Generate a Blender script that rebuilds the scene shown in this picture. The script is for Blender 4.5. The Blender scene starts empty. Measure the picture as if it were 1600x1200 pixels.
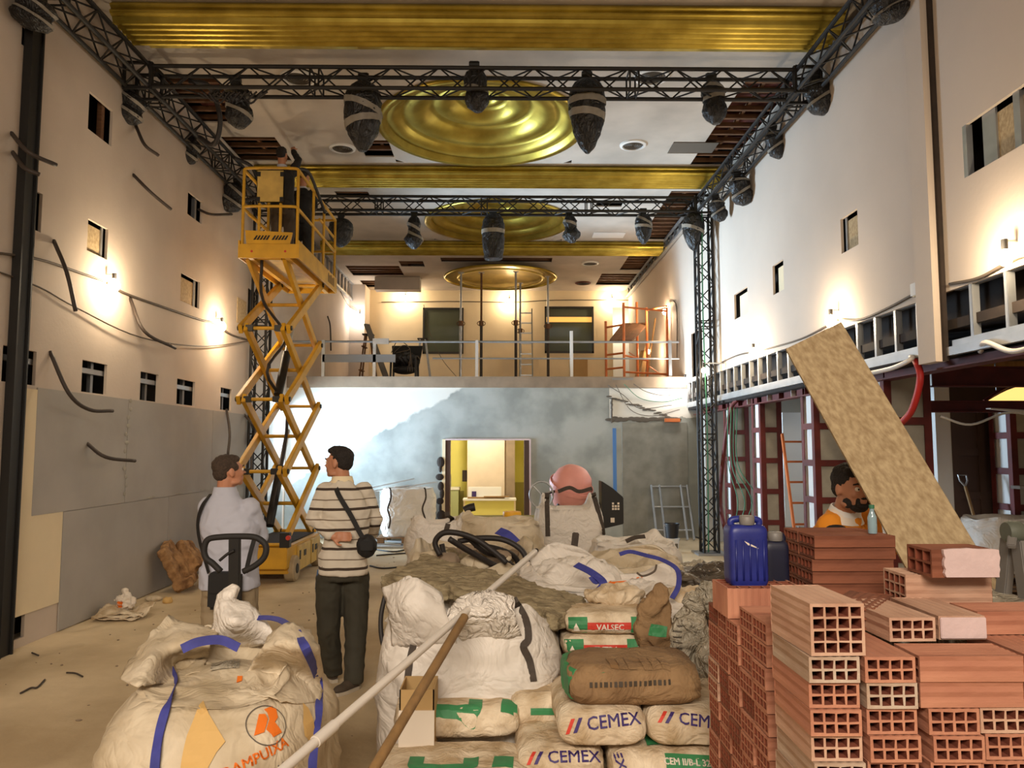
import bpy, bmesh, math, random
from math import sin, cos, pi, radians, atan2, sqrt
from mathutils import Vector, Matrix, noise, Euler
from mathutils.bvhtree import BVHTree

SC = bpy.context.scene
COL = SC.collection
V = Vector
random.seed(7)

# ------------------------------------------------------------ camera
FPX, HCAM = 1202.0, 1.75
PITCH, YAW = radians(4.76), radians(-0.715)
cd = bpy.data.cameras.new('camera')
cam = bpy.data.objects.new('camera', cd)
COL.objects.link(cam)
cam.location = (0, 0, HCAM)
cam.rotation_euler = (pi/2 + PITCH, 0, YAW)
cd.sensor_width = 36.0
cd.lens = FPX/1600*36.0
cd.clip_start = 0.05
cd.clip_end = 200
SC.camera = cam
# ------------------------------------------------------------ colour management
SC.view_settings.view_transform = 'Standard'
SC.view_settings.look = 'None'
SC.view_settings.gamma = 1.0
SC.view_settings.use_curve_mapping = False
SC.view_settings.exposure = 0.0
# ------------------------------------------------------------ world: soft light coming in through the open rear of the hall
W = bpy.data.worlds.new('world')
SC.world = W
W.use_nodes = True
bg = W.node_tree.nodes['Background']
bg.inputs[0].default_value = (1.0, 0.86, 0.72, 1)
bg.inputs[1].default_value = 0.40

def area_light(name, loc, rot, sx, sy, power, color, spread=None):
    d = bpy.data.lights.new(name, 'AREA')
    d.shape = 'RECTANGLE'; d.size = sx; d.size_y = sy
    d.energy = power; d.color = color
    if spread: d.spread = spread
    o = bpy.data.objects.new(name, d); COL.objects.link(o)
    o.location = loc; o.rotation_euler = rot
    return o
# daylight through the big opening at the far end of the left wall
_d = V((3.65, 12.4, 4.6))-V((-4.75, 14.55, 1.35))
area_light('daylight_left_opening', (-4.75, 14.55, 1.35), _d.to_track_quat('-Z', 'Y').to_euler(), 1.2, 2.5, 560, (0.58, 0.79, 1.0), radians(92))
# daylight falling into the side bay on the right
area_light('daylight_side_bay', (6.4, 11.6, 2.3), Euler((0, radians(50), 0)), 1.0, 1.6, 45, (0.75, 0.88, 1.0))
# added warm fill from behind the camera, stands for no known lamp
area_light('added_front_fill', (-0.8, -3.4, 4.7), Euler((radians(58), 0, 0)), 4.5, 1.4, 215, (1.0, 0.86, 0.70), radians(105))

# ------------------------------------------------------------ helpers
_R = Euler(cam.rotation_euler).to_matrix()
def ray(px, py):
    return _R @ V(((px-800)/FPX, (600-py)/FPX, -1.0))
def onY(px, py, Y):
    d = ray(px, py); return V((0, 0, HCAM)) + d*(Y/d.y)
def onX(px, py, X):
    d = ray(px, py); return V((0, 0, HCAM)) + d*(X/d.x)
def onZ(px, py, Z):
    d = ray(px, py); return V((0, 0, HCAM)) + d*((Z-HCAM)/d.z)

def wm(o):
    M = Matrix.LocRotScale(o.location, o.rotation_euler, o.scale)
    return (wm(o.parent) @ M) if o.parent else M
def tag(o, label=None, cat=None, group=None, kind=None):
    if label: o['label'] = label
    if cat: o['category'] = cat
    if group: o['group'] = group
    if kind: o['kind'] = kind
    return o
def thing(name, loc, label, cat, group=None, rz=0.0):
    o = bpy.data.objects.new(name, None); COL.objects.link(o)
    o.empty_display_size = 0.1
    o.location = loc; o.rotation_euler = (0, 0, rz)
    return tag(o, label, cat, group)

class MB:
    """collects geometry in world space and links it as one mesh object"""
    def __init__(s): s.v = []; s.f = []; s.inner = set()
    def add(s, vs, fs):
        n = len(s.v); s.v += [V(p) for p in vs]; s.f += [[i+n for i in f] for f in fs]; return s
    def box(s, c, size, rot=None):
        x, y, z = size[0]/2, size[1]/2, size[2]/2
        vs = [V((a*x, b*y, d*z)) for a in (-1, 1) for b in (-1, 1) for d in (-1, 1)]
        if rot is not None: vs = [rot @ p for p in vs]
        return s.add([V(c)+p for p in vs], [(0,1,3,2),(4,6,7,5),(0,4,5,1),(2,3,7,6),(0,2,6,4),(1,5,7,3)])
    def bb(s, x0, x1, y0, y1, z0, z1):
        return s.box(((x0+x1)/2, (y0+y1)/2, (z0+z1)/2), (abs(x1-x0), abs(y1-y0), abs(z1-z0)))
    def bar(s, p0, p1, w, h, up=V((0, 0, 1)), ext=0.0):
        p0, p1 = V(p0), V(p1); d = (p1-p0); L = d.length; d.normalize()
        if abs(d.dot(up)) > 0.98: up = V((0, 1, 0))
        sx = d.cross(up).normalized(); uz = sx.cross(d).normalized()
        R = Matrix((sx, d, uz)).transposed()
        return s.box((p0+p1)/2, (w, L+2*ext, h), R)
    def tube(s, pts, r, n=8, caps=True, flat=1.0):
        pts = [V(p) for p in pts]; N = len(pts)
        rs = r if isinstance(r, (list, tuple)) else [r]*N
        base = len(s.v)
        t = (pts[1]-pts[0]).normalized()
        a = t.cross(V((0, 0, 1)))
        if a.length < 0.1: a = t.cross(V((0, 1, 0)))
        a.normalize()
        for i, p in enumerate(pts):
            if i == 0: t = pts[1]-pts[0]
            elif i == N-1: t = pts[-1]-pts[-2]
            else: t = (pts[i+1]-pts[i]).normalized()+(pts[i]-pts[i-1]).normalized()
            if t.length < 1e-9: t = V((0,0,1))
            t.normalize(); a = (a - t*a.dot(t)); a.normalize(); b = t.cross(a)
            for k in range(n):
                q = 2*pi*k/n
                s.v.append(p + a*(cos(q)*rs[i]) + b*(sin(q)*rs[i]*flat))
        for i in range(N-1):
            for k in range(n):
                k2 = (k+1) % n
                s.f.append([base+i*n+k, base+i*n+k2, base+(i+1)*n+k2, base+(i+1)*n+k])
        if caps:
            s.f.append([base+k for k in range(n)][::-1]); s.f.append([base+(N-1)*n+k for k in range(n)])
        return s
    def cyl(s, p0, p1, r, n=12, r1=None): return s.tube([p0, p1], [r, r if r1 is None else r1], n)
    def ell(s, c, r, nu=16, nv=10, rot=None):
        c = V(c); vs = [V((0, 0, -r[2]))]
        for j in range(1, nv):
            a = -pi/2 + pi*j/nv
            for i in range(nu):
                b = 2*pi*i/nu; vs.append(V((r[0]*cos(a)*cos(b), r[1]*cos(a)*sin(b), r[2]*sin(a))))
        vs.append(V((0, 0, r[2])))
        if rot is not None: vs = [rot @ p for p in vs]
        fs = []
        for i in range(nu): fs.append([0, 1+(i+1) % nu, 1+i])
        for j in range(nv-2):
            for i in range(nu):
                a = 1+j*nu+i; b = 1+j*nu+(i+1) % nu; fs.append([a, b, b+nu, a+nu])
        L = len(vs)-1; o = 1+(nv-2)*nu
        for i in range(nu): fs.append([o+i, o+(i+1) % nu, L])
        return s.add([c+p for p in vs], fs)
    def lathe(s, c, prof, n=32, axis='z'):
        base = len(s.v); c = V(c)
        for r, h in prof:
            for k in range(n):
                q = 2*pi*k/n; p = V((r*cos(q), r*sin(q), h))
                if axis == 'x': p = V((p.z, p.x, p.y))
                if axis == 'y': p = V((p.x, p.z, p.y))
                s.v.append(c+p)
        for i in range(len(prof)-1):
            for k in range(n):
                k2 = (k+1) % n
                s.f.append([base+i*n+k, base+i*n+k2, base+(i+1)*n+k2, base+(i+1)*n+k])
        return s
    def prism(s, poly, d):
        """poly: world points of a planar polygon, d: extrusion vector"""
        n = len(poly); d = V(d); vs = [V(p) for p in poly]+[V(p)+d for p in poly]
        fs = [list(range(n))[::-1], list(range(n, 2*n))]+[[i, (i+1) % n, (i+1) % n+n, i+n] for i in range(n)]
        return s.add(vs, fs)
    def loft(s, rings, caps=True):
        base = len(s.v); n = len(rings[0])
        for r in rings: s.v += [V(p) for p in r]
        for i in range(len(rings)-1):
            for k in range(n):
                k2 = (k+1) % n
                s.f.append([base+i*n+k, base+i*n+k2, base+(i+1)*n+k2, base+(i+1)*n+k])
        if caps:
            s.f.append([base+k for k in range(n)][::-1]); s.f.append([base+(len(rings)-1)*n+k for k in range(n)])
        return s
    def grid(s, fn, nu, nv):
        base = len(s.v)
        for j in range(nv+1):
            for i in range(nu+1): s.v.append(V(fn(i/nu, j/nv)))
        for j in range(nv):
            for i in range(nu):
                a = base+j*(nu+1)+i; s.f.append([a, a+1, a+nu+2, a+nu+1])
        return s
    def build(s, name, mat, parent=None, smooth=None, bevel=0.0, solid=0.0, kind=None, origin=None):
        me = bpy.data.meshes.new(name)
        if parent is not None:
            Mi = wm(parent).inverted(); vs = [Mi @ p for p in s.v]; loc = V((0, 0, 0))
        else:
            if origin is None:
                xs = [p.x for p in s.v]; ys = [p.y for p in s.v]; zs = [p.z for p in s.v]
                loc = V(((min(xs)+max(xs))/2, (min(ys)+max(ys))/2, min(zs)))
            else: loc = V(origin)
            vs = [p-loc for p in s.v]
        me.from_pydata([tuple(p) for p in vs], [], s.f)
        bm = bmesh.new(); bm.from_mesh(me); bmesh.ops.recalc_face_normals(bm, faces=bm.faces)
        if bevel > 0:
            es = [e for e in bm.edges if len(e.link_faces) == 2 and e.calc_face_angle(0) > 0.5]
            bmesh.ops.bevel(bm, geom=es, offset=bevel, segments=2, affect='EDGES', clamp_overlap=True)
        bm.to_mesh(me); bm.free()
        if smooth is not None:
            me.shade_smooth()
            if smooth < 3: me.set_sharp_from_angle(angle=smooth)
        if mat is not None: me.materials.append(mat)
        o = bpy.data.objects.new(name, me); COL.objects.link(o)
        o.location = loc
        if parent is not None: o.parent = parent
        if solid:
            m = o.modifiers.new('solid', 'SOLIDIFY'); m.thickness = solid; m.offset = 0
        if kind: o['kind'] = kind
        return o

def bvh_of(o):
    M = wm(o); me = o.data
    return BVHTree.FromPolygons([M @ v.co for v in me.vertices], [tuple(p.vertices) for p in me.polygons])

def organic(mb, voxel=0.01, smooth=6, amp=0.0, freq=6.0, seed=0.0, ridged=False, stretch=(1, 1, 1)):
    """fuse overlapping closed shapes into one continuous skin, in place"""
    me = bpy.data.meshes.new('tmp'); me.from_pydata([tuple(p) for p in mb.v], [], mb.f)
    bm = bmesh.new(); bm.from_mesh(me); bmesh.ops.recalc_face_normals(bm, faces=bm.faces); bm.to_mesh(me); bm.free()
    o = bpy.data.objects.new('tmp', me); COL.objects.link(o)
    m = o.modifiers.new('r', 'REMESH'); m.mode = 'VOXEL'; m.voxel_size = voxel
    if smooth:
        m = o.modifiers.new('s', 'SMOOTH'); m.iterations = smooth; m.factor = 0.5
    dg = bpy.context.evaluated_depsgraph_get()
    e = o.evaluated_get(dg); em = e.to_mesh()
    vs = [v.co.copy() for v in em.vertices]; ns = [v.normal.copy() for v in em.vertices]
    fs = [list(p.vertices) for p in em.polygons]
    e.to_mesh_clear()
    bpy.data.objects.remove(o); bpy.data.meshes.remove(me)
    if amp:
        st = V(stretch)
        for i, p in enumerate(vs):
            q = V((p.x*st.x, p.y*st.y, p.z*st.z))*freq + V((seed, seed*1.7, seed*.3))
            vs[i] = p + ns[i]*(amp*fold(q) if ridged else amp*noise.fractal(q, 1.0, 2.0, 3))
    mb.v = vs; mb.f = fs
    return mb

def fold(q):
    """cloth-like creases: sharp ridges from warped noise, about -0.6 .. 1"""
    w = V((noise.noise(q*0.6), noise.noise(q*0.6+V((9, 2, 5))), noise.noise(q*0.6+V((3, 8, 1)))))
    a = 1-abs(noise.noise(q+w*1.6))*2.4
    b = 1-abs(noise.noise(q*2.1+w*2.0+V((5, 5, 5))))*2.4
    return 0.65*a+0.35*b-0.35

def smoothpts(pts, k=5):
    """Catmull-Rom through the points"""
    pts = [V(p) for p in pts]; P = [pts[0]*2-pts[1]]+pts+[pts[-1]*2-pts[-2]]; out = []
    for i in range(1, len(P)-2):
        for j in range(k):
            t = j/k; a, b, c, d = P[i-1], P[i], P[i+1], P[i+2]
            out.append(0.5*((2*b)+(c-a)*t+(2*a-5*b+4*c-d)*t*t+(3*b-a-3*c+d)*t*t*t))
    out.append(pts[-1]); return out

def copy_tree(o, parent=None):
    c = o.copy(); COL.objects.link(c)
    if parent is not None: c.parent = parent; c.matrix_parent_inverse = Matrix()
    for ch in list(o.children): copy_tree(ch, c)
    return c

def text_geo(txt, size, bold=0.0, shear=0.0):
    cu = bpy.data.curves.new('txt', 'FONT'); cu.body = txt; cu.size = size; cu.align_x = 'CENTER'; cu.align_y = 'CENTER'
    cu.shear = shear; cu.resolution_u = 2
    o = bpy.data.objects.new('txt', cu); COL.objects.link(o)
    dg = bpy.context.evaluated_depsgraph_get(); e = o.evaluated_get(dg); me = e.to_mesh()
    bm = bmesh.new(); bm.from_mesh(me); e.to_mesh_clear()
    xs = [v.co.x for v in bm.verts]; ys = [v.co.y for v in bm.verts]
    for ax, lo, hi in ((0, min(xs), max(xs)), (1, min(ys), max(ys))):
        t = lo+size*.14
        while t < hi:
            co = [0, 0, 0]; no = [0, 0, 0]; co[ax] = t; no[ax] = 1
            bmesh.ops.bisect_plane(bm, geom=list(bm.verts)+list(bm.edges)+list(bm.faces), plane_co=co, plane_no=no)
            t += size*.14
    bm.verts.index_update()
    vs = [(v.co.x, v.co.y) for v in bm.verts]; fs = [[v.index for v in f.verts] for f in bm.faces]
    bm.free(); bpy.data.objects.remove(o); bpy.data.curves.remove(cu)
    if bold:      # heavier strokes
        n = len(vs); V0, F0 = vs, fs; vs, fs = [], []
        for k, (dx, dy) in enumerate(((-1, 0), (1, 0), (0, -1), (0, 1))):
            vs += [(x+dx*bold, y+dy*bold) for x, y in V0]; fs += [[i+n*k for i in f] for f in F0]
    return vs, fs

def poly_geo(pts, step):
    """2D polygon cut into small pieces so it can follow a surface"""
    bm = bmesh.new(); vv = [bm.verts.new((x, y, 0)) for x, y in pts]; bm.faces.new(vv)
    xs = [p[0] for p in pts]; ys = [p[1] for p in pts]
    for ax, lo, hi in ((0, min(xs), max(xs)), (1, min(ys), max(ys))):
        t = lo+step
        while t < hi:
            co = [0, 0, 0]; no = [0, 0, 0]; co[ax] = t; no[ax] = 1
            bmesh.ops.bisect_plane(bm, geom=list(bm.verts)+list(bm.edges)+list(bm.faces), plane_co=co, plane_no=no)
            t += step
    bmesh.ops.triangulate(bm, faces=bm.faces)
    bm.verts.index_update()
    r = ([(v.co.x, v.co.y) for v in bm.verts], [[v.index for v in f.verts] for f in bm.faces]); bm.free()
    return r

def decal(name, geo, c, right, up, target, mat, off=0.003, bvh=None, tol=.07):
    """lay flat print onto a bag: project it along the print's normal onto the target's surface"""
    b = bvh or bvh_of(target); c = V(c); right = V(right).normalized(); up = V(up).normalized(); n = right.cross(up).normalized()
    off = max(off, .005); hits = []
    for x, y in geo[0]:
        p = c+right*x+up*y
        h = b.ray_cast(p+n*0.6, -n, 1.2)
        hits.append((p, h, (h[0]-p).dot(n)) if h[0] is not None else None)
    ds = sorted(q[2] for q in hits if q)
    if not ds: return None
    keep = {}; vs = []
    for i, q in enumerate(hits):
        if q and abs(q[2]-ds[len(ds)//2]) < tol+.5*max(abs(geo[0][i][0]), abs(geo[0][i][1])):
            keep[i] = len(vs); vs.append(q[1][0]+n*off)
    fs = [[keep[j] for j in f] for f in geo[1] if all(j in keep for j in f)]
    if not fs: return None
    mb = MB(); mb.add(vs, fs)
    return mb.build(name, mat, target)

def hitpx(b, px, py, far=30):
    h = b.ray_cast(V((0, 0, HCAM)), ray(px, py).normalized(), far); return h
def pdec(name, geo, px, py, m, tgt, b, deg=0, off=.005, rad=22, tol=.07):
    """print laid on the visible face of a bag around a point"""
    n = V((0, 0, 0)); c = None
    for dx in (-1, 0, 1):
        for dy in (-1, 0, 1):
            h = hitpx(b, px+dx*rad, py+dy*rad)
            if h[0] is None: continue
            q = h[1] if h[1].dot(ray(px, py)) < 0 else -h[1]
            n += q
            if dx == 0 and dy == 0: c = h[0]
    if c is None: return None
    n.normalize(); r = V((0, 0, 1)).cross(n).normalized(); u = n.cross(r).normalized(); t = radians(deg)
    return decal(name, geo, c, r*cos(t)+u*sin(t), u*cos(t)-r*sin(t), tgt, M[m] if isinstance(m, str) else m, off, b, tol)
def snap(b, p, sink=.004):
    d = (V(p)-V((0, 0, HCAM))).normalized(); h = b.ray_cast(V((0, 0, HCAM)), d, 30)
    return h[0]+d*sink if h[0] is not None else V(p)

def cloth(name, net, m, parent=None, amp=.01, freq=8, seed=0, th=.004, label=None, cat=None, k=7):
    """sheet of fabric through a net of points"""
    rows = [smoothpts(r, k) for r in net]; cols = [smoothpts(list(c), k) for c in zip(*rows)]
    nu, nv = len(cols), len(cols[0]); mb = MB(); P = [[cols[i][j] for i in range(nu)] for j in range(nv)]
    for j in range(nv):
        for i in range(nu):
            t1 = P[j][min(i+1, nu-1)]-P[j][max(i-1, 0)]; t2 = P[min(j+1, nv-1)][i]-P[max(j-1, 0)][i]; n = t1.cross(t2)
            n = n.normalized() if n.length > 1e-9 else V((0, 0, 1)); q = P[j][i]*freq+V((seed, seed*2, seed))
            mb.v.append(P[j][i]+n*amp*(fold(q)+.5*fold(q*2.2)))
    for j in range(nv-1):
        for i in range(nu-1):
            b = j*nu+i; mb.f.append([b, b+1, b+nu+1, b+nu])
    o = mb.build(name, M[m] if isinstance(m, str) else m, parent, smooth=5, solid=th)
    if label: tag(o, label, cat)
    return o

def ribbon(name, pts, w, mat, target=None, parent=None, n_dir=None, off=0.004, th=0.004, k=5):
    """webbing strap through points; with a target it is pressed onto the surface along n_dir"""
    P = smoothpts(pts, k); b = bvh_of(target) if target else None; nd = V(n_dir).normalized() if n_dir is not None else V((0, -1, 0))
    Q = []
    for p in P:
        if b:
            h = b.ray_cast(p+nd*0.5, -nd, 1.5)
            if h[0] is not None: p = h[0]+nd*off
        Q.append(p)
    mb = MB(); rings = []
    for i, p in enumerate(Q):
        t = (Q[min(i+1, len(Q)-1)]-Q[max(i-1, 0)]).normalized(); sd = t.cross(nd)
        if sd.length < .05: sd = t.cross(V((1, 0, 0)))
        sd.normalize(); u = sd.cross(t).normalized()
        rings.append([p-sd*w/2-u*th/2, p+sd*w/2-u*th/2, p+sd*w/2+u*th/2, p-sd*w/2+u*th/2])
    mb.loft(rings)
    return mb.build(name, mat, parent or target, smooth=0.6)

# ------------------------------------------------------------ materials
def mat(name, col, rough=0.7, metal=0.0, var=0.0, vscale=3.0, col2=None, bump=0.0, bscale=20.0, stretch=(1, 1, 1), emit=None, estr=0.0, detail=5.0, alpha=None, spec=None, contrast=(0.35, 0.65), crumple=0.0, cscale=5.0):
    m = bpy.data.materials.new(name); m.use_nodes = True; nt = m.node_tree; N = nt.nodes; L = nt.links
    P = N['Principled BSDF']
    P.inputs['Base Color'].default_value = (*col, 1); P.inputs['Roughness'].default_value = rough; P.inputs['Metallic'].default_value = metal
    if spec is not None: P.inputs['Specular IOR Level'].default_value = spec
    if var or col2 or bump or crumple:
        tc = N.new('ShaderNodeTexCoord'); mp = N.new('ShaderNodeMapping'); mp.inputs['Scale'].default_value = stretch
        L.new(tc.outputs['Object'], mp.inputs[0])
    if var or col2:
        n = N.new('ShaderNodeTexNoise'); n.inputs['Scale'].default_value = vscale; n.inputs['Detail'].default_value = detail; L.new(mp.outputs[0], n.inputs['Vector'])
        r = N.new('ShaderNodeValToRGB'); c2 = col2 or tuple(max(0, c*(1-var)) for c in col)
        r.color_ramp.elements[0].position = contrast[0]; r.color_ramp.elements[1].position = contrast[1]
        r.color_ramp.elements[0].color = (*c2, 1); r.color_ramp.elements[1].color = (*col, 1)
        L.new(n.outputs[0], r.inputs[0]); L.new(r.outputs[0], P.inputs['Base Color'])
    if bump:
        n2 = N.new('ShaderNodeTexNoise'); n2.inputs['Scale'].default_value = bscale; n2.inputs['Detail'].default_value = 4; L.new(mp.outputs[0], n2.inputs['Vector'])
        b = N.new('ShaderNodeBump'); b.inputs['Strength'].default_value = bump; b.inputs['Distance'].default_value = 0.01
        L.new(n2.outputs[0], b.inputs['Height']); L.new(b.outputs[0], P.inputs['Normal'])
        if crumple:
            v = N.new('ShaderNodeTexNoise'); v.inputs['Scale'].default_value = cscale; v.inputs['Detail'].default_value = 3; v.inputs['Distortion'].default_value = 1.6; L.new(mp.outputs[0], v.inputs['Vector'])
            s_ = N.new('ShaderNodeMath'); s_.operation = 'SUBTRACT'; s_.inputs[1].default_value = .5; L.new(v.outputs[0], s_.inputs[0])
            ab = N.new('ShaderNodeMath'); ab.operation = 'ABSOLUTE'; L.new(s_.outputs[0], ab.inputs[0])
            b2 = N.new('ShaderNodeBump'); b2.inputs['Strength'].default_value = crumple; b2.inputs['Distance'].default_value = .09
            L.new(ab.outputs[0], b2.inputs['Height']); L.new(b.outputs[0], b2.inputs['Normal']); L.new(b2.outputs[0], P.inputs['Normal'])
    if emit:
        P.inputs['Emission Color'].default_value = (*emit, 1); P.inputs['Emission Strength'].default_value = estr
    if alpha is not None: P.inputs['Alpha'].default_value = alpha
    return m
def rgb(r, g, b):
    f = lambda c: (c/255/12.92) if c/255 <= 0.04045 else ((c/255+0.055)/1.055)**2.4
    return (f(r), f(g), f(b))

M = {}
M['plaster'] = mat('plaster', rgb(206, 190, 174), 0.85, var=0.18, vscale=0.7, bump=0.15, bscale=30)
M['plaster_r'] = mat('plaster_right', rgb(208, 192, 176), 0.85, var=0.14, vscale=0.5, bump=0.1, bscale=30)
M['ceiling'] = mat('ceiling_paint', rgb(196, 185, 172), 0.9, var=0.26, vscale=1.1, bump=0.15, bscale=12)
M['cream'] = mat('cream_paint', rgb(232, 214, 178), 0.8, var=0.08, vscale=1.5)
M['greyboard'] = mat('grey_board', rgb(172, 166, 158), 0.8, var=0.14, vscale=1.3, bump=0.08)
M['floor'] = mat('floor_screed', rgb(214, 194, 160), 0.85, col2=rgb(172, 150, 116), vscale=0.9, bump=0.6, bscale=14, detail=9)
M['slab'] = mat('slab_concrete', rgb(150, 130, 108), 0.85, var=0.25, vscale=4)
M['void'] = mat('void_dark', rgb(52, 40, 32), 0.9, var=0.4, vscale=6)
M['woodbrown'] = mat('lath_brown', rgb(120, 82, 52), 0.8, var=0.4, vscale=5, stretch=(1, 8, 8))
M['redbrown'] = mat('clay_red', rgb(96, 40, 28), 0.8, var=0.4, vscale=5)
M['gold'] = mat('gold_leaf', rgb(190, 168, 76), 0.36, 0.85, col2=rgb(158, 136, 52), vscale=3, bump=0.12, bscale=5)
M['goldlite'] = mat('gold_leaf_pale', rgb(214, 192, 100), 0.45, 0.7, var=0.12, vscale=6)
M['truss'] = mat('black_truss', rgb(30, 26, 23), 0.6, 0.2)
M['yellow'] = mat('lift_yellow', rgb(208, 156, 30), 0.5, 0.0, var=0.22, vscale=4)
M['yellowpale'] = mat('lift_panel', rgb(205, 170, 90), 0.55, var=0.25, vscale=6)
M['darkmetal'] = mat('dark_metal', rgb(38, 36, 34), 0.5, 0.4)
M['rubber'] = mat('dusty_rubber', rgb(170, 150, 118), 0.9, var=0.2, vscale=10)
M['blackrub'] = mat('black_rubber', rgb(28, 25, 23), 0.7)
M['steel'] = mat('galvanised', rgb(176, 178, 180), 0.4, 0.7, var=0.15, vscale=6)
M['redsteel'] = mat('red_primer', rgb(104, 34, 28), 0.6, 0.1, var=0.4, vscale=5)
M['infill'] = mat('grey_infill', rgb(172, 166, 152), 0.85, var=0.22, vscale=5)
M['brownpanel'] = mat('brown_panel', rgb(84, 62, 52), 0.7, var=0.2, vscale=2)
M['osb'] = mat('osb', rgb(188, 166, 128), 0.75, col2=rgb(152, 128, 92), vscale=14, stretch=(.25, .25, 1.6), detail=9, contrast=(.32, .66), bump=0.12, bscale=20)
_m = M['osb'].node_tree.nodes['Mapping']; _m.vector_type = 'TEXTURE'; _m.inputs['Rotation'].default_value = (0, -radians(31), 0)
M['osbedge'] = mat('osb_edge', rgb(204, 180, 136), 0.8, var=0.3, vscale=30)
M['bag'] = mat('black_film', rgb(29, 26, 25), 0.42, var=0.35, vscale=8, bump=0.4, bscale=30, crumple=.9, cscale=9, stretch=(1, 1, .45))
M['tape'] = mat('grey_tape', rgb(142, 134, 122), 0.5, var=0.15, vscale=20)
M['glass'] = mat('dark_glass', rgb(88, 94, 78), 0.08, 0.0, spec=0.9)
M['winframe'] = mat('window_frame', rgb(40, 36, 30), 0.5)
M['orange'] = mat('orange_paint', rgb(206, 112, 54), 0.5, var=0.2, vscale=8)
M['white'] = mat('white_paint', rgb(226, 224, 220), 0.6)
M['cable'] = mat('cable_black', rgb(34, 28, 26), 0.6)
M['conduit'] = mat('conduit_dark', rgb(58, 48, 42), 0.6)
M['wire'] = mat('thin_wire', rgb(86, 74, 62), 0.7)
M['redhose'] = mat('red_conduit', rgb(190, 44, 40), 0.5)
M['green'] = mat('green_cable', rgb(52, 112, 82), 0.5)
M['bulb'] = mat('bulb', (1, .9, .7), 0.3, emit=(1.0, 0.74, 0.42), estr=60)
M['bulbcool'] = mat('bulb_white', (1, 1, 1), 0.3, emit=(1.0, 0.93, 0.85), estr=60)
M['woven'] = mat('woven_white', rgb(222, 214, 204), 0.58, var=0.12, vscale=3.5, bump=0.25, bscale=30, crumple=.5, cscale=4.2)
M['wovendirty'] = mat('woven_dusty', rgb(214, 200, 176), 0.72, col2=rgb(172, 154, 124), vscale=3.2, bump=0.3, bscale=24, detail=8, crumple=.4, cscale=4.5)
M['strapblue'] = mat('blue_webbing', rgb(62, 66, 148), 0.7, var=0.25, vscale=20)
M['strapdark'] = mat('dark_webbing', rgb(72, 62, 54), 0.8, var=0.3, vscale=40)
M['inkorange'] = mat('ink_orange', rgb(224, 112, 22), 0.7)
M['inkyellow'] = mat('ink_yellow', rgb(204, 166, 102), 0.75)
M['inkgrey'] = mat('ink_grey', rgb(92, 84, 74), 0.7)
M['inkpurple'] = mat('ink_purple', rgb(58, 42, 108), 0.6)
M['inkred'] = mat('ink_red', rgb(204, 60, 44), 0.6)
M['inkgreen'] = mat('ink_green', rgb(56, 136, 84), 0.6, var=0.25, vscale=12)
M['inkdark'] = mat('ink_dark', rgb(66, 56, 44), 0.7)
M['inkwhite'] = mat('ink_white', rgb(228, 216, 200), 0.7)
M['paper'] = mat('cement_paper', rgb(228, 212, 186), 0.85, col2=rgb(178, 154, 120), vscale=7, detail=9, bump=0.25, bscale=30, crumple=.35, cscale=9)
M['kraft'] = mat('kraft_paper', rgb(152, 122, 86), 0.85, col2=rgb(120, 92, 62), vscale=5, detail=8, bump=0.2, bscale=30, crumple=.4, cscale=8)
M['wool'] = mat('mineral_wool', rgb(158, 144, 114), 0.95, col2=rgb(116, 102, 76), vscale=9, detail=8, bump=0.9, bscale=30, stretch=(1, 3, 3))
M['woolbrown'] = mat('wool_brown', rgb(176, 136, 92), 0.95, col2=rgb(110, 76, 46), vscale=9, detail=8, bump=0.9, bscale=30)
M['pvc'] = mat('pvc_white', rgb(214, 206, 196), 0.35)
M['stick'] = mat('handle_wood', rgb(150, 116, 72), 0.7, var=0.25, vscale=4, stretch=(6, 6, 1))
M['card'] = mat('cardboard', rgb(190, 156, 104), 0.8, var=0.1, vscale=3)
M['bluecan'] = mat('blue_plastic', rgb(34, 44, 128), 0.42, var=0.3, vscale=9, bump=0.1)
M['darkcan'] = mat('dark_blue_plastic', rgb(26, 28, 52), 0.45, var=0.3, vscale=9)
M['greycap'] = mat('grey_plastic', rgb(120, 116, 112), 0.5)
M['bucket'] = mat('bucket_black', rgb(30, 28, 28), 0.5)
M['filmdark'] = mat('dusty_film', rgb(104, 92, 76), 0.4, col2=rgb(52, 44, 38), vscale=5, bump=0.5, bscale=20, crumple=.8, cscale=7, stretch=(.5, 1, 2))
M['clear'] = mat('pale_film', rgb(190, 180, 160), 0.35, var=0.35, vscale=8, bump=0.4, bscale=20, crumple=.8, cscale=11)
M['pink'] = mat('mixer_pink', rgb(232, 160, 150), 0.5, var=0.1, vscale=4)
M['palletwood'] = mat('pallet_wood', rgb(140, 108, 76), 0.85, var=0.3, vscale=6)
M['yroom'] = mat('yellow_room', rgb(224, 214, 120), 0.8, var=0.05, vscale=2)
M['yroomdark'] = mat('olive_dado', rgb(160, 150, 84), 0.8)
M['skin'] = mat('skin', rgb(196, 136, 104), 0.55, var=0.12, vscale=14)
M['skin2'] = mat('skin_tan', rgb(188, 130, 98), 0.55, var=0.12, vscale=14)
M['hairgrey'] = mat('hair_greying', rgb(74, 58, 46), 0.8, var=0.4, vscale=60, bump=0.8, bscale=120)
M['hairblack'] = mat('hair_black', rgb(34, 26, 22), 0.75, var=0.4, vscale=60, bump=0.8, bscale=120)
M['shirt'] = mat('pale_blue_shirt', rgb(188, 190, 204), 0.85, var=0.06, vscale=3)
M['chino'] = mat('beige_trousers', rgb(158, 140, 112), 0.85, var=0.15, vscale=4)
M['darktrouser'] = mat('dark_trousers', rgb(58, 54, 42), 0.85, var=0.25, vscale=5)
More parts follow.
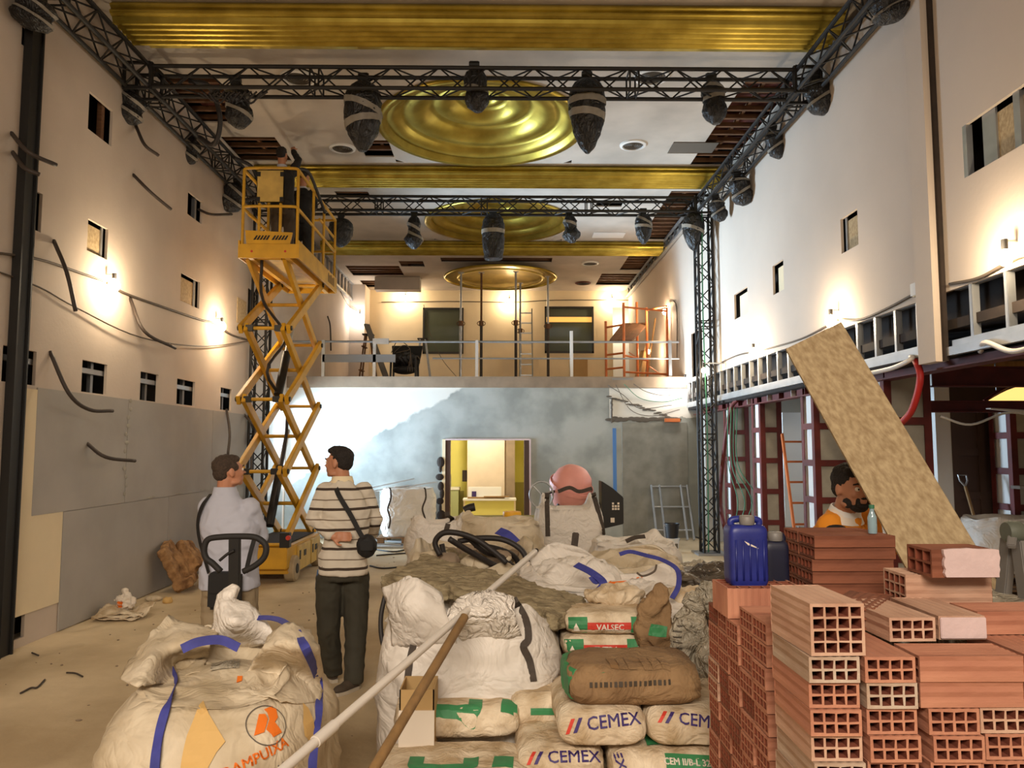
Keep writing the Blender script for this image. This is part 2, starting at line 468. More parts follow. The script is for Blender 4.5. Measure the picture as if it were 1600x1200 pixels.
M['blackcloth'] = mat('black_cloth', rgb(24, 22, 22), 0.75)
M['shoe'] = mat('grey_shoe', rgb(70, 58, 46), 0.8)
M['sole'] = mat('shoe_sole', rgb(180, 168, 150), 0.8)
M['orangeshirt'] = mat('orange_workwear', rgb(226, 140, 26), 0.8, var=0.12, vscale=5)
M['bluetrim'] = mat('blue_trim', rgb(56, 84, 120), 0.8)
M['redplastic'] = mat('red_knob', rgb(190, 50, 30), 0.5)
M['whiteplaster'] = mat('white_plaster_coat', rgb(214, 190, 188), 0.8, var=0.08, vscale=12, bump=0.3, bscale=40)
# ============================================================ THE SHELL
XL, XR, YB, ZC, ZB = -4.25, 3.65, 22.0, 6.30, 3.04
def holed(name, axis, c, th, u0, u1, v0, v1, holes, m, kind='structure', extra=None):
    """flat wall or ceiling with rectangular openings; axis = direction of its normal"""
    us = sorted({u0, u1, *[min(max(h[i], u0), u1) for h in holes for i in (0, 1)]})
    vs = sorted({v0, v1, *[min(max(h[i], v0), v1) for h in holes for i in (2, 3)]})
    def P(u, v, w):
        return {'x': V((c+w, u, v)), 'y': V((u, c+w, v)), 'z': V((u, v, c+w))}[axis]
    solid = {}
    for i in range(len(us)-1):
        for j in range(len(vs)-1):
            a, b = (us[i]+us[i+1])/2, (vs[j]+vs[j+1])/2
            solid[i, j] = not any(h[0] < a < h[1] and h[2] < b < h[3] for h in holes)
    mb = MB()
    for (i, j), s in solid.items():
        if not s: continue
        q = [(us[i], vs[j]), (us[i+1], vs[j]), (us[i+1], vs[j+1]), (us[i], vs[j+1])]
        mb.add([P(u, v, 0) for u, v in q], [(0, 1, 2, 3)]); mb.add([P(u, v, th) for u, v in q], [(0, 1, 2, 3)])
        for k, (di, dj) in enumerate(((0, -1), (1, 0), (0, 1), (-1, 0))):
            if not solid.get((i+di, j+dj), False):
                a, b = q[k], q[(k+1) % 4]
                mb.add([P(*a, 0), P(*b, 0), P(*b, th), P(*a, th)], [(0, 1, 2, 3)])
    if extra: extra(mb)
    o = mb.build(name, m, kind=kind)
    bm = bmesh.new(); bm.from_mesh(o.data); bmesh.ops.remove_doubles(bm, verts=bm.verts, dist=1e-4); bmesh.ops.recalc_face_normals(bm, faces=bm.faces); bm.to_mesh(o.data); bm.free()
    return o

MB().bb(-6.5, 9, -5, YB+.3, -0.12, 0).build('floor', M['floor'], kind='structure')

def hx(X, px0, px1, pt, pb):
    """opening in a side wall: left and right pixel columns, top and bottom at the left edge"""
    a = onX(px0, pt, X); b = onX(px0, pb, X); c = onX(px1, pt, X)
    return (min(a.y, c.y), max(a.y, c.y), b.z, a.z)
LH = [hx(XL, 140, 178, 142, 203), hx(XL, 26, 68, 281, 346), hx(XL, 138, 170, 341, 392), hx(XL, 294, 317, 298, 335),
      hx(XL, 283, 313, 425, 470), hx(XL, 388, 402, 449, 500), hx(XL, 5, 58, 539, 596), hx(XL, 129, 168, 562, 612),
      hx(XL, 220, 248, 580, 625), hx(XL, 277, 305, 591, 631), hx(XL, 345, 362, 605, 640), hx(XL, 35, 57, 38, 70)]
low = (5.2, onX(40, 940, XL).y, 0.08, 0.42)
OPEN_L = (13.95, 15.15, -.01, 2.6)
wl = holed('wall_left', 'x', XL, -0.03, 5.0, YB, 0, ZC, LH+[low, OPEN_L], M['plaster'])
holed('wall_left_near', 'x', XL, -0.03, -4.5, 5.0, 0, ZC, [], M['plaster'])
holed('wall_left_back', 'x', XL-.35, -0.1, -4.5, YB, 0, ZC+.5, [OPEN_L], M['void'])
MB().bb(XL-.35, XL, 13.85, 13.94, 0, 2.7).build('trim_1', M['white'], kind='structure')
# dark steel upright standing against the left wall
t = thing('wall_column', (XL+.05, 6.62, 0), 'dark steel upright against the left wall nearest the camera', 'column')
MB().bb(XL+.01, XL+.06, 6.62, 6.76, 0, 6.25).build('web', M['darkmetal'], t)
MB().bb(XL+.005, XL+.08, 6.60, 6.62, 0, 6.25).build('flange', M['darkmetal'], t)
MB().bb(XL+.005, XL+.08, 6.76, 6.78, 0, 6.25).build('flange', M['darkmetal'], t)
# grey boards screwed over the lower left wall
zt, zm = 2.30, 1.14
ya, yb_ = onX(55, 700, XL+.02).y, onX(105, 700, XL+.02).y
def sheet(name, y0, y1, z0, z1, lab, x=XL+.004, m='greyboard'):
    o = MB().bb(x, x+.014, y0, y1, z0, z1).build(name, M[m], bevel=.002)
    return tag(o, lab, 'board')
sheet('wall_board', ya, 8.75, zm, zt, 'grey wall board on the left wall, upper one nearest the camera, with two cut cables poking out')
sheet('wall_board', 8.756, 11.3, zm, zt, 'grey wall board on the left wall, upper one behind the joint of filler dabs')
sheet('wall_board', 11.306, 13.9, zm, zt, 'grey wall board on the left wall, upper one farthest back behind the lift')
sheet('wall_board', yb_, 9.9, 0.01, zm-.004, 'grey wall board on the left wall, lower one nearest the camera beside the crumpled paper')
sheet('wall_board', 9.906, 13.9, 0.01, zm-.004, 'grey wall board on the left wall, lower one behind the brown wool roll')
mb = MB()
for k in range(12): mb.ell((XL+.0235, 8.75+random.uniform(-.05, .05), zm+.1+k*.095), (.004, .03+.02*random.random(), .025))
for k in range(5): mb.ell((XL+.0225, 9.4+.8*k, zm+.02), (.003, .12, .012))
tag(mb.build('filler_blobs', M['infill']), 'row of dried filler dabs down the joint of the grey boards', 'plaster', kind='stuff')
sheet('wall_board', onX(12, 700, XL).y, yb_-.01, 0.28, 2.28, 'cream wall board at the near end of the left wall beside the grey one', x=XL+.002, m='cream')

# right wall: upper part hangs over an open side bay
RH = [hx(XR, 1313, 1340, 343, 398), hx(XR, 1207, 1224, 416, 462), hx(XR, 1147, 1168, 461, 500), (onX(1620, 300, XR).y-1.2, onX(1508, 300, XR).y, onX(1508, 278, XR).z, onX(1508, 195, XR).z),
      (13.9, 14.7, 3.1, 3.95)]
RH[0] = hx(XR, 1313, 1340, 343, 398); 
holed('wall_right', 'x', XR, 0.03, 3.0, YB, 3.03, ZC-.18, RH, M['plaster_r'])
holed('wall_right_near', 'x', XR, 0.03, -4.5, 3.0, 0, ZC, [], M['plaster_r'])
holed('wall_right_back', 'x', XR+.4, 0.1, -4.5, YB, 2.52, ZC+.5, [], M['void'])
MB().bb(XR-.09, XR, 6.24, 6.5, 2.46, ZC).build('trim_2', M['plaster_r'], kind='structure')
MB().bb(XR-.035, XR+.0, 6.2, 6.235, 2.46, ZC).build('trim_3', M['void'], kind='structure')
MB().bb(XR+.03, XR+.4, 3.0, 15.2, 2.50, 2.55).build('trim_4', M['void'], kind='structure')

def stud_band(y0, y1, z0, z1, step, lab, X=XR, sgn=1, skew=0):
    t = thing('stud_frame', (X, (y0+y1)/2, z0), lab, 'metal frame')
    MB().bb(X+.0*sgn, X+.07*sgn, y0, y1, z0-.05, z0).build('track', M['steel'], t)
    MB().bb(X+.04*sgn, X+.09*sgn, y0, y1, z1, z1+.04).build('track', M['steel'], t)
    n = int((y1-y0)/step)
    for k in range(n+1):
        y = y0+.05+k*step
        MB().bb(X+.005*sgn, X+.065*sgn, y-.004, y+.004, z0, z1).bb(X+.005*sgn, X+.009*sgn, y, y+.035, z0, z1).build('stud', M['steel'], t)
    return t
stud_band(6.6, 15.1, 2.64, 3.03, .385, 'band of galvanised studs along the foot of the right wall beyond the pilaster')
stud_band(3.3, 6.15, 2.62, 3.03, .42, 'band of galvanised studs on the right wall this side of the pilaster')
stud_band(15.6, 21.9, ZC-.42, ZC-.02, .42, 'band of galvanised studs under the ceiling at the top of the left balcony wall', X=XL+.02, sgn=1)
stud_band(13.5, 21.9, ZC-.18, ZC-.02, .42, 'band of galvanised studs under the ceiling above the right balcony wall', X=XR-.02, sgn=-1)
MB().bb(XR-.02, XR+.10, 6.5, 15.1, 2.54, 2.60).build('trim_5', M['steel'], kind='structure')
MB().bb(XR-.02, XR+.10, 3.2, 6.2, 2.50, 2.57).build('trim_6', M['steel'], kind='structure')

# rear lower wall with the door opening, concrete with white plaster at the upper left
def rearmat():
    m = mat('rear_concrete', rgb(172, 175, 170), 0.85, col2=rgb(142, 146, 141), vscale=1.3, detail=9, bump=.12, bscale=10, contrast=(.42, .6)); nt = m.node_tree; N = nt.nodes; L = nt.links
    P = N['Principled BSDF']; src = P.inputs['Base Color'].links[0].from_socket
    g = N.new('ShaderNodeNewGeometry'); s = N.new('ShaderNodeSeparateXYZ'); L.new(g.outputs['Position'], s.inputs[0])
    n = N.new('ShaderNodeTexNoise'); n.inputs['Scale'].default_value = 4.5; n.inputs['Detail'].default_value = 8; L.new(g.outputs['Position'], n.inputs['Vector'])
    # line from (-3.9,1.3) up to (-.7,3.04):  z - 0.56 x - 3.45 + noise > 0
    a = N.new('ShaderNodeMath'); a.operation = 'MULTIPLY_ADD'; a.inputs[1].default_value = -0.56; L.new(s.outputs[0], a.inputs[0]); L.new(s.outputs[2], a.inputs[2])
    b = N.new('ShaderNodeMath'); b.operation = 'MULTIPLY_ADD'; b.inputs[1].default_value = .30; L.new(n.outputs[0], b.inputs[0]); L.new(a.outputs[0], b.inputs[2])
    r = N.new('ShaderNodeValToRGB'); r.color_ramp.elements[0].position = .0; r.color_ramp.elements[1].position = .06
    c = N.new('ShaderNodeMath'); c.operation = 'SUBTRACT'; c.inputs[1].default_value = 3.50; L.new(b.outputs[0], c.inputs[0]); L.new(c.outputs[0], r.inputs[0])
    # patch at the upper right: x>2.15, z>2.2
    x1 = N.new('ShaderNodeMath'); x1.operation = 'GREATER_THAN'; x1.inputs[1].default_value = 2.12; L.new(s.outputs[0], x1.inputs[0])
    z1 = N.new('ShaderNodeMath'); z1.operation = 'MULTIPLY_ADD'; z1.inputs[1].default_value = .3; L.new(n.outputs[0], z1.inputs[0]); L.new(s.outputs[2], z1.inputs[2])
    z2 = N.new('ShaderNodeMath'); z2.operation = 'GREATER_THAN'; z2.inputs[1].default_value = 2.5; L.new(z1.outputs[0], z2.inputs[0])
    mm = N.new('ShaderNodeMath'); mm.operation = 'MULTIPLY'; L.new(x1.outputs[0], mm.inputs[0]); L.new(z2.outputs[0], mm.inputs[1])
    mx = N.new('ShaderNodeMath'); mx.operation = 'MAXIMUM'; L.new(r.outputs[0], mx.inputs[0]); L.new(mm.outputs[0], mx.inputs[1])
    mix = N.new('ShaderNodeMix'); mix.data_type = 'RGBA'; L.new(mx.outputs[0], mix.inputs[0]); L.new(src, mix.inputs[6]); mix.inputs[7].default_value = (*rgb(216, 214, 206), 1)
    L.new(mix.outputs[2], P.inputs['Base Color'])
    return m
DX0, DX1, DZ = onY(696, 700, 15.2).x, onY(827, 700, 15.2).x, onY(760, 688, 15.2).z
holed('wall_rear', 'y', 15.2, 0.25, XL-.4, XR+.4, 0, ZB-.1, [(DX0, DX1, -.01, DZ)], rearmat())
MB().bb(XL, XR, 15.16, 15.5, ZB-.1, ZB+.12).build('trim_7', M['slab'], kind='structure')
MB().bb(XL-.3, XR+.3, 15.5, YB, ZB-.15, ZB).build('floor_balcony', M['slab'], kind='structure')
for a, b, n in ((DX0, DX0+.09, 'trim_8'), (DX1-.1, DX1, 'trim_9')): MB().bb(a, b, 15.19, 15.46, 0, DZ).build(n, mat('jamb_wood', rgb(66, 40, 26), .6), kind='structure')
MB().bb(DX0-.06, DX0, 15.18, 15.21, 0, DZ+.02).build('trim_10', M['cream'], kind='structure')
MB().bb(DX1, DX1+.03, 15.18, 15.21, 0, DZ+.02).bb(DX0, DX1, 15.18, 15.21, DZ, DZ+.03).build('trim_11', M['whiteplaster'], kind='structure')
# broken patch in the plaster at the upper right of the rear wall
mb = MB(); random.seed(3)
xp0, zp0, xp1, zp1 = onY(952, 658, 15.2).x, onY(952, 658, 15.2).z, onY(1060, 658, 15.2).x, onY(952, 622, 15.2).z
for k in range(26):
    f = k/25; x = xp0+(xp1-xp0)*f
    mb.ell((x, 15.188, zp0+.02+.03*random.random()), (.06+.05*random.random(), .01, .02+.03*random.random()), 8, 6)
    mb.ell((x, 15.19, zp1-(zp1-zp0)*f*1.0+.05*random.random()), (.06, .009, .012+.01*random.random()), 8, 6)
for k in range(14): mb.ell((xp0+.04+.02*random.random(), 15.19, zp0+(zp1-zp0)*k/14), (.02, .012, .04), 8, 6)
tag(mb.build('broken_plaster', M['inkgrey']), 'ragged broken edge of the plaster at the upper right of the rear wall', 'plaster', kind='stuff')
tag(MB().bb(3.2, 3.5, 15.10, 15.17, zp0-.02, zp0+.05).build('brick', M['orange'], bevel=.004), 'bare orange brick showing in the broken plaster of the rear wall', 'brick')
for k, (px, a, b, w) in enumerate(((960, 669, 780, .035), (1060, 680, 720, .02))):
    p = onY(px, a, 15.19); q = onY(px, b, 15.19)
    mb = MB().bb(p.x-w, p.x+w, 15.188, 15.196, q.z, p.z)
    tag(mb.build('blue_tape', mat('tape_blue', rgb(70, 120, 180), .6)), ('long' if k == 0 else 'short thin')+' vertical strip of blue tape on the grey rear wall', 'tape')
mb = MB().bb(2.36, XR, 15.17, 15.2, 0, zp0-.03)
mb.build('trim_12', mat('rear_patch', rgb(140, 138, 128), .85, col2=rgb(118, 116, 106), vscale=3, detail=8), kind='structure')
mb = MB(); random.seed(5)
for k in range(9): mb.ell((DX0-.06-.05*random.random(), 15.18, 1.45-.14*k+random.uniform(-.05, .05)), (.03+.06*random.random(), .02, .06+.05*random.random()), 9, 7)
tag(mb.build('broken_plaster', M['void']), 'chipped brown hole in the wall left of the doorway', 'plaster', kind='stuff')

# room behind the door opening
MB().bb(-2.2, 1.8, 18.2, 18.3, 0, 2.9).build('wall_inner_rear', M['yroom'], kind='structure')
MB().bb(-2.3, -2.2, 15.45, 18.3, 0, 2.9).build('wall_inner_left', M['yroom'], kind='structure')
MB().bb(1.2, 1.3, 15.45, 18.3, 0, 2.9).build('wall_inner_right', M['yroom'], kind='structure')
MB().bb(.2, 1.2, 18.17, 18.2, 0, .95).bb(-2.2, -.9, 18.17, 18.2, 0, .75).build('trim_13', M['yroomdark'], kind='structure')
MB().bb(-.78, .05, 17.2, 17.6, 0, 2.9).build('wall_inner_chimney', mat('bare_plaster', rgb(214, 196, 176), .85, var=.12, vscale=3), kind='structure')
MB().bb(.05, .28, 17.25, 17.6, 0, 2.9).build('trim_14', M['slab'], kind='structure')
t = thing('work_bench', (-.35, 16.9, 0), 'pale bench with boards and a tray in the yellow room behind the doorway', 'bench')
MB().bb(-.85, .3, 16.7, 17.15, .62, .66).build('top', M['white'], t, bevel=.004)
MB().bb(-.8, .25, 16.75, 17.1, .30, .62).build('front_panel', M['yroom'], t)
MB().bb(-.84, -.8, 16.75, 17.1, 0, .62).bb(.25, .29, 16.75, 17.1, 0, .62).build('side_panel', M['cream'], t)
tag(MB().bb(-.75, .05, 16.75, 16.95, .665, .69).bb(-.4, .15, 16.72, 16.9, .695, .71).build('timber_offcut', M['stick']), 'loose wooden boards lying on the bench behind the doorway', 'board')
tag(MB().lathe((-.62, 17.0, .665), [(0, 0), (.05, 0), (.05, .14), (0, .14)], 14).build('paint_tin', M['inkpurple']), 'small purple tin on the bench behind the doorway', 'tin')
tag(MB().bb(-.75, -.02, 17.05, 17.1, .665, .9).build('backsplash_tray', M['white'], bevel=.01), 'white upright tray at the back of the bench behind the doorway', 'tray')
t = thing('basin_unit', (-1.3, 17.9, 0), 'small grey-green basin unit with a tap at the left of the room behind the doorway', 'basin')
MB().bb(-1.7, -1.0, 17.7, 18.15, 0, .8).build('cabinet', mat('basin_green', rgb(170, 176, 130), .6), t)
MB().bb(-1.72, -.98, 17.68, 18.16, .8, .85).build('top', M['white'], t)
MB().tube(smoothpts([(-1.2, 18, .85), (-1.2, 18, 1.1), (-1.2, 17.9, 1.15), (-1.2, 17.85, 1.08)]), .012).build('tap', M['steel'], t)
MB().bb(-.9, -.8, 17.4, 17.6, 1.0, 1.25).build('trim_15', M['void'], kind='structure')
tag(MB().bb(.6, .75, 18.1, 18.18, 1.2, 1.6).build('wall_panel', M['inkgrey']), 'grey switch panel on the yellow wall behind the doorway', 'panel')
ld = bpy.data.lights.new('inner_room_lamp', 'POINT'); ld.energy = 150; ld.color = (1, .90, .70); ld.shadow_soft_size = .12
lo = bpy.data.objects.new('inner_room_lamp', ld); COL.objects.link(lo); lo.location = (-.6, 16.2, 2.6)

# upper rear wall with two windows and a doorway
def RW(px0, px1, py0, py1):
    a = onY(px0, py0, YB); b = onY(px1, py1, YB); return (a.x, b.x, b.z, a.z)
w1, w2, dd = RW(661, 724, 481, 553), RW(851, 928, 479, 552), RW(957, 997, 480, 600)
dd = (dd[0], dd[1], ZB, dd[3])
holed('wall_upper_rear', 'y', YB, .15, XL, XR+.3, ZB-.1, ZC, [w1, w2, dd], M['cream'])
for k, w in enumerate((w1, w2)):
    t = MB()
    fr = MB().bb(w[0], w[1], YB-.03, YB+.08, w[3]-.05, w[3]).bb(w[0], w[1], YB-.03, YB+.08, w[2], w[2]+.06).bb(w[0], w[0]+.05, YB-.03, YB+.08, w[2], w[3]).bb(w[1]-.05, w[1], YB-.03, YB+.08, w[2], w[3]).build('window_%d' % (k+1), M['winframe'], kind='structure')
    MB().bb(w[0]+.05, w[1]-.05, YB+.03, YB+.045, w[2]+.06, w[3]-.05).build('pane', M['glass'], fr)
w = w2
tag(MB().bb(w[0]+.05, w[1]-.05, YB+.02, YB+.027, w[3]-.45, w[3]-.3).build('window_reflection', mat('amber_reflection', (1, .6, .15), .5, emit=(1.0, .55, .12), estr=.7)), 'amber strip of painted reflection in the right balcony window', 'lamp')  # reflection in the pane painted as a glowing strip, no lamp
MB().bb(dd[0]-.2, dd[1]+.3, YB+.9, YB+1.0, ZB-.1, ZC).build('wall_corridor', M['white'], kind='structure')
ld = bpy.data.lights.new('corridor_lamp', 'POINT'); ld.energy = 30; ld.color = (1, .85, .6); ld.shadow_soft_size = .1
lo = bpy.data.objects.new('corridor_lamp', ld); COL.objects.link(lo); lo.location = ((dd[0]+dd[1])/2, YB+.45, 5.4)
# boxed pier at the left end of the balcony
MB().bb(XL, XL+.42, 21.2, YB, ZB, ZC).build('wall_pier', M['plaster'], kind='structure')

# ceiling with torn-out areas and two gold domes let into it
MED = [(-.30, 10.58, 1.47), (-.10, 15.2, 1.47)]
CH = [(3.02, XR+.01, 9.1, 12.05), (2.55, 3.02, 11.2, 11.55), (XL+.05, -3.55, 9.2, 10.5), (XL+.1, -3.35, 11.0, 11.95), (-2.15, -1.62, 11.1, 11.75),
      (3.0, XR+.01, 13.3, 16.5), (-3.0, -2.4, 13.4, 13.7), (1.75, 2.25, 13.9, 14.2),
      (2.6, XR+.01, 19.8, 21.2), (3.0, XR+.01, 17.6, 19.4), (-3.95, -2.6, 19.0, 20.1), (-2.55, -1.95, 18.5, 19.1), (-1.5, 1.2, 18.15, 18.6), (-3.9, -2.6, 20.7, 21.6), (-.6, .1, 9.25, 9.3)]
CH = [h for h in CH if h[0] != -.6]
sq = [(x-1.40, x+1.40, y-1.40, y+1.40) for x, y, r in MED]
def rings(mb):
    for x, y, r in MED:
        N = 64; inn = []; out = []
        for k in range(N):
            a = 2*pi*(k+.5)/N; c, s = cos(a), sin(a); q = 1.40/max(abs(c), abs(s))
            inn.append(V((x+1.35*c, y+1.35*s, ZC))); out.append(V((x+q*c, y+q*s, ZC)))
        for k in range(N):
            k2 = (k+1) % N; mb.add([inn[k], inn[k2], out[k2], out[k]], [(0, 1, 2, 3)])
holed('ceiling', 'z', ZC, .02, XL-.1, XR+.1, -4.5, YB, CH+sq, M['ceiling'], extra=rings)
MB().bb(XL-.5, XR+.6, -4.5, YB+.4, 7.0, 7.4).bb(XL-.5, XL-.4, -4.5, YB+.4, ZC, 7.0).bb(XR+.5, XR+.6, -4.5, YB+.4, ZC, 7.0).bb(XL-.5, XR+.6, YB+.3, YB+.4, ZC+.03, 7.0).bb(XL-.5, XR+.6, -4.6, -4.5, ZC+.03, 7.0).build('ceiling_slab', M['void'], kind='structure')
# laths and red pots seen through the torn areas
random.seed(11)
mb = MB(); m2 = MB()
for h in CH:
    y = h[2]-.05
    while y < h[3]+.1:
        mb.bb(h[0]-.1, min(h[1]+(.0 if h[0] == -2.15 else .2), XR+.3), y, y+.05, ZC+.06, ZC+.12)
        if random.random() < .6: m2.bb(h[0], min(h[1]+(.0 if h[0] == -2.15 else .2), XR+.3), y+.05, y+.3, ZC+.16+random.random()*.1, ZC+.3)
        y += .27
    mb.bb(h[0]+(h[1]-h[0])*.5, h[0]+(h[1]-h[0])*.5+.04, h[2], h[3], ZC+.12, ZC+.16)
tag(mb.build('ceiling_laths', M['woodbrown']), 'bare wooden laths in the torn areas of the ceiling', 'laths', kind='structure')
tag(m2.build('ceiling_pots', M['redbrown']), 'red clay blocks above the laths', 'blocks', kind='structure')

# domes
def dome_profile(r):
    P = [(r, .0), (r, -.035), (r*.92, -.04), (r*.915, .05)]
    # four quarter-round rolls stepping upwards
    steps = [(r*.915, r*.755, .05, .16), (r*.755, r*.48, .16, .31), (r*.48, r*.23, .31, .43), (r*.23, r*.10, .43, .49)]
    for r0, r1, z0, z1 in steps:
        for k in range(1, 9):
            f = k/8
            P.append((r0+(r1-r0)*f, z0+(z1-z0)*f - sin(pi*f)*.075*(r0-r1)/.32))
    P.append((.0, .52))
    return P
for k, (x, y, r) in enumerate(MED):
    o = MB().lathe((x, y, ZC-.003), dome_profile(r), 72).build('ceiling_dome', M['gold'], smooth=5)
    tag(o, ('large gold leaf ceiling dome of stepped rings over the front of the hall', 'gold leaf ceiling dome of stepped rings, the farther one behind the second truss')[k], 'ceiling dome')
t = thing('ceiling_dome', (-.05, 19.4, ZC-.22), 'loose gold dome disc held up under the balcony ceiling by steel props', 'ceiling dome')
MB().lathe((-.05, 19.4, ZC-.24), [(1.42, 0), (1.45, .04), (1.38, .05), (1.3, .03)]+[(1.3-1.25*f/8, .03+.14*sin(pi/2*f/8)) for f in range(1, 9)]+[(0, .17)], 64).build('disc', M['gold'], t, smooth=5)
MB().lathe((-.05, 19.4, ZC-.25), [(1.1, 0), (1.12, .03), (1.08, .03), (1.06, 0), (1.1, 0)], 64).build('rim', M['goldlite'], t, smooth=5)
# gold fluted ribs across the ceiling
for k, (y0, lab) in enumerate(((7.58, 'gold fluted ceiling rib nearest the camera, in front of the first truss'), (12.12, 'gold fluted ceiling rib between the two domes'), (16.65, 'gold fluted ceiling rib above the balcony edge'))):
    t = thing('ceiling_rib', (-.3, y0, ZC-.2), lab, 'ceiling rib', 'gold ribs across the ceiling')
    x0, x1 = XL+.25, XR-.1
    prof = [(y0-.02, ZC-.005)]+[(y0-.02-.035*abs(sin(pi*q/5)), ZC-.01-.14*q/10) for q in range(11)]
    for j in range(5):
        for q in range(7): prof.append((y0+(.5/5)*(j+q/6), ZC-.15-.065*abs(sin(pi*q/6))))
    prof += [(y0+.51, ZC-.16), (y0+.51, ZC-.005)]
    MB().prism([V((x0, a, b)) for a, b in prof], (x1-x0, 0, 0)).build('fluting', M['gold'], t)
    MB().bb(x0+.1, x1-.05, y0+.512, y0+.66, ZC-.13, ZC-.003).build('edge_strip', M['goldlite'], t)
    MB().bb(x0-.2, x1+.05, y0+.66, y0+.70, ZC-.05, ZC-.002).build('cornice', M['ceiling'], t)
# round ceiling vents
for px, py, r, lab, dk in ((535, 231, .2, 'round ceiling vent left of the large gold dome', 0), (989, 226, .2, 'round ceiling vent right of the large gold dome', 0), (1018, 119, .22, 'round ceiling vent just behind the first truss at the right', 0), (466, 121, .22, 'round ceiling vent just behind the first truss at the left', 0),
                       (922, 411, .22, 'pale round ceiling vent over the balcony', 0), (911, 442, .22, 'dark round hole in the ceiling over the balcony', 1)):
    p = onZ(px, py, ZC)
    t = thing('ceiling_vent', (p.x, p.y, ZC-.03), lab, 'vent')
    MB().lathe((p.x, p.y, ZC), [(r, 0), (r*.98, -.02), (r*.8, -.03), (r*.78, -.005)], 32).build('rim', M['redbrown' if dk else 'white'], t, smooth=.7)
    mb = MB()
    for j in range(5): mb.lathe((p.x, p.y, ZC-.004), [(r*(.74-.14*j), 0), (r*(.70-.14*j), -.018), (r*(.67-.14*j), -.018), (r*(.66-.14*j), 0)], 28)
    mb.build('louvre', M['void' if dk else 'inkgrey'], t, smooth=.7)
for px, py, sx, sy, lab, mm in ((1083, 230, .34, .2, 'grey hatch cover in the ceiling beside the torn strip on the right', 'inkgrey'), (951, 367, .34, .2, 'pale square hatch in the ceiling behind the second truss', 'white')):
    p = onZ(px, py, ZC)
    tag(MB().bb(p.x-sx, p.x+sx, p.y-sy, p.y+sy, ZC-.012, ZC-.001).build('ceiling_hatch', M[mm], bevel=.003), lab, 'hatch')
# lowered soffit box at the balcony's left
tag(MB().bb(-3.4, -2.2, 20.2, 20.55, ZC-.35, ZC-.01).build('soffit_box', M['ceiling']), 'pale boxed soffit under the balcony ceiling at the left', 'soffit')

# what shows in the wall openings
def infill(h, X, sg, kind, lab, i):
    """sg: into the wall"""
    y0, y1, z0, z1 = h; w = y1-y0
    if kind == 'osb':
        tag(MB().bb(X+sg*.05, X+sg*.065, y0-.05, y1-w*.18, z0-.05, z1-.1*(z1-z0)).build('osb_panel', M['osb']), lab, 'board')
        MB().bb(X+sg*.035, X+sg*.05, y1-w*.18, y1-w*.10, z0-.05, z1+.05).build('trim_%d' % (40+i), M['steel'], kind='structure')
    elif kind == 'pale':
        tag(MB().bb(X+sg*.05, X+sg*.065, y0-.05, y1-w*.2, z0-.05, z1-.12*(z1-z0)).build('plasterboard', M['cream']), lab, 'board')
    elif kind == 'track':
        t = thing('stud_frame', (X+sg*.1, (y0+y1)/2, z0), lab, 'metal frame')
        MB().bb(X+sg*.04, X+sg*.09, y0-.03, y1+.03, z0+.62*(z1-z0), z0+.78*(z1-z0)).build('track', M['steel'], t)
        MB().bb(X+sg*.09, X+sg*.13, y0+w*.68, y0+w*.78, z0-.03, z1+.03).build('stud', M['steel'], t)
    else:
        MB().bb(X+sg*.05, X+sg*.1, y1-w*.28, y1-w*.16, z0-.04, z1+.04).build('trim_%d' % (40+i), M['steel' if kind == 'stud' else 'woodbrown'], kind='structure')
kinds = ['wood', 'stud', 'osb', 'stud', 'osb', 'stud', 'track', 'track', 'track', 'track', 'track', 'stud']
labs = ['', '', 'chipboard piece filling the small opening above the left work bulb', '', 'chipboard piece in the small opening left of the lift', '', 'metal stud frame in the lowest row opening of the left wall nearest the dark upright',
        'metal stud frame in the second opening of the row over the grey boards', 'metal stud frame in the third opening of the row over the grey boards', 'metal stud frame in the fourth opening of the row over the grey boards', 'metal stud frame in the small last opening of the row over the grey boards', '']
for i, h in enumerate(LH): infill(h, XL, -1, kinds[i], labs[i], i)
infill(RH[0], XR, 1, 'osb', 'chipboard piece in the opening high on the middle of the right wall', 20)
infill(RH[1], XR, 1, 'pale', 'pale panel in the middle small opening of the right wall', 21)
infill(RH[2], XR, 1, 'pale', 'pale panel in the small opening of the right wall nearest the truss upright', 22)
infill(RH[3], XR, 1, 'osb', 'large chipboard panel in the wide opening high at the right edge', 23)
h = RH[3]; MB().bb(XR+.02, XR+.06, (h[0]+h[1])/2+.35, (h[0]+h[1])/2+.42, h[2], h[3]).bb(XR+.0, XR+.05, h[1]-.05, h[1], h[2], h[3]).build('trim_70', M['steel'], kind='structure')
tag(MB().bb(XL+.001, XL+.012, onX(370, 480, XL).y, onX(384, 480, XL).y, onX(370, 504, XL).z, onX(370, 464, XL).z).build('osb_panel', M['osb']), 'thin chipboard sheet fixed to the left wall beside the lift', 'board')

# ============================================================ SIDE BAY ON THE RIGHT
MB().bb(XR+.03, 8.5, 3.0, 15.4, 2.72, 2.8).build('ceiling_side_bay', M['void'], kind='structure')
MB().bb(7.6, 7.7, 3.0, 15.4, 0, 2.8).build('wall_side_bay', M['infill'], kind='structure')
MB().bb(XR+.2, 7.7, 14.6, 14.7, 0, 2.8).build('wall_side_bay_rear', mat('bay_rear', rgb(196, 190, 180), .85, var=.12, vscale=2), kind='structure')
MB().bb(6.66, 7.7, 9.6, 9.7, 0, 2.7).build('wall_side_bay_partition', M['brownpanel'], kind='structure')
MB().bb(5.38, 5.57, 9.5, 9.6, 0, 2.7).build('trim_16', M['white'], kind='structure')
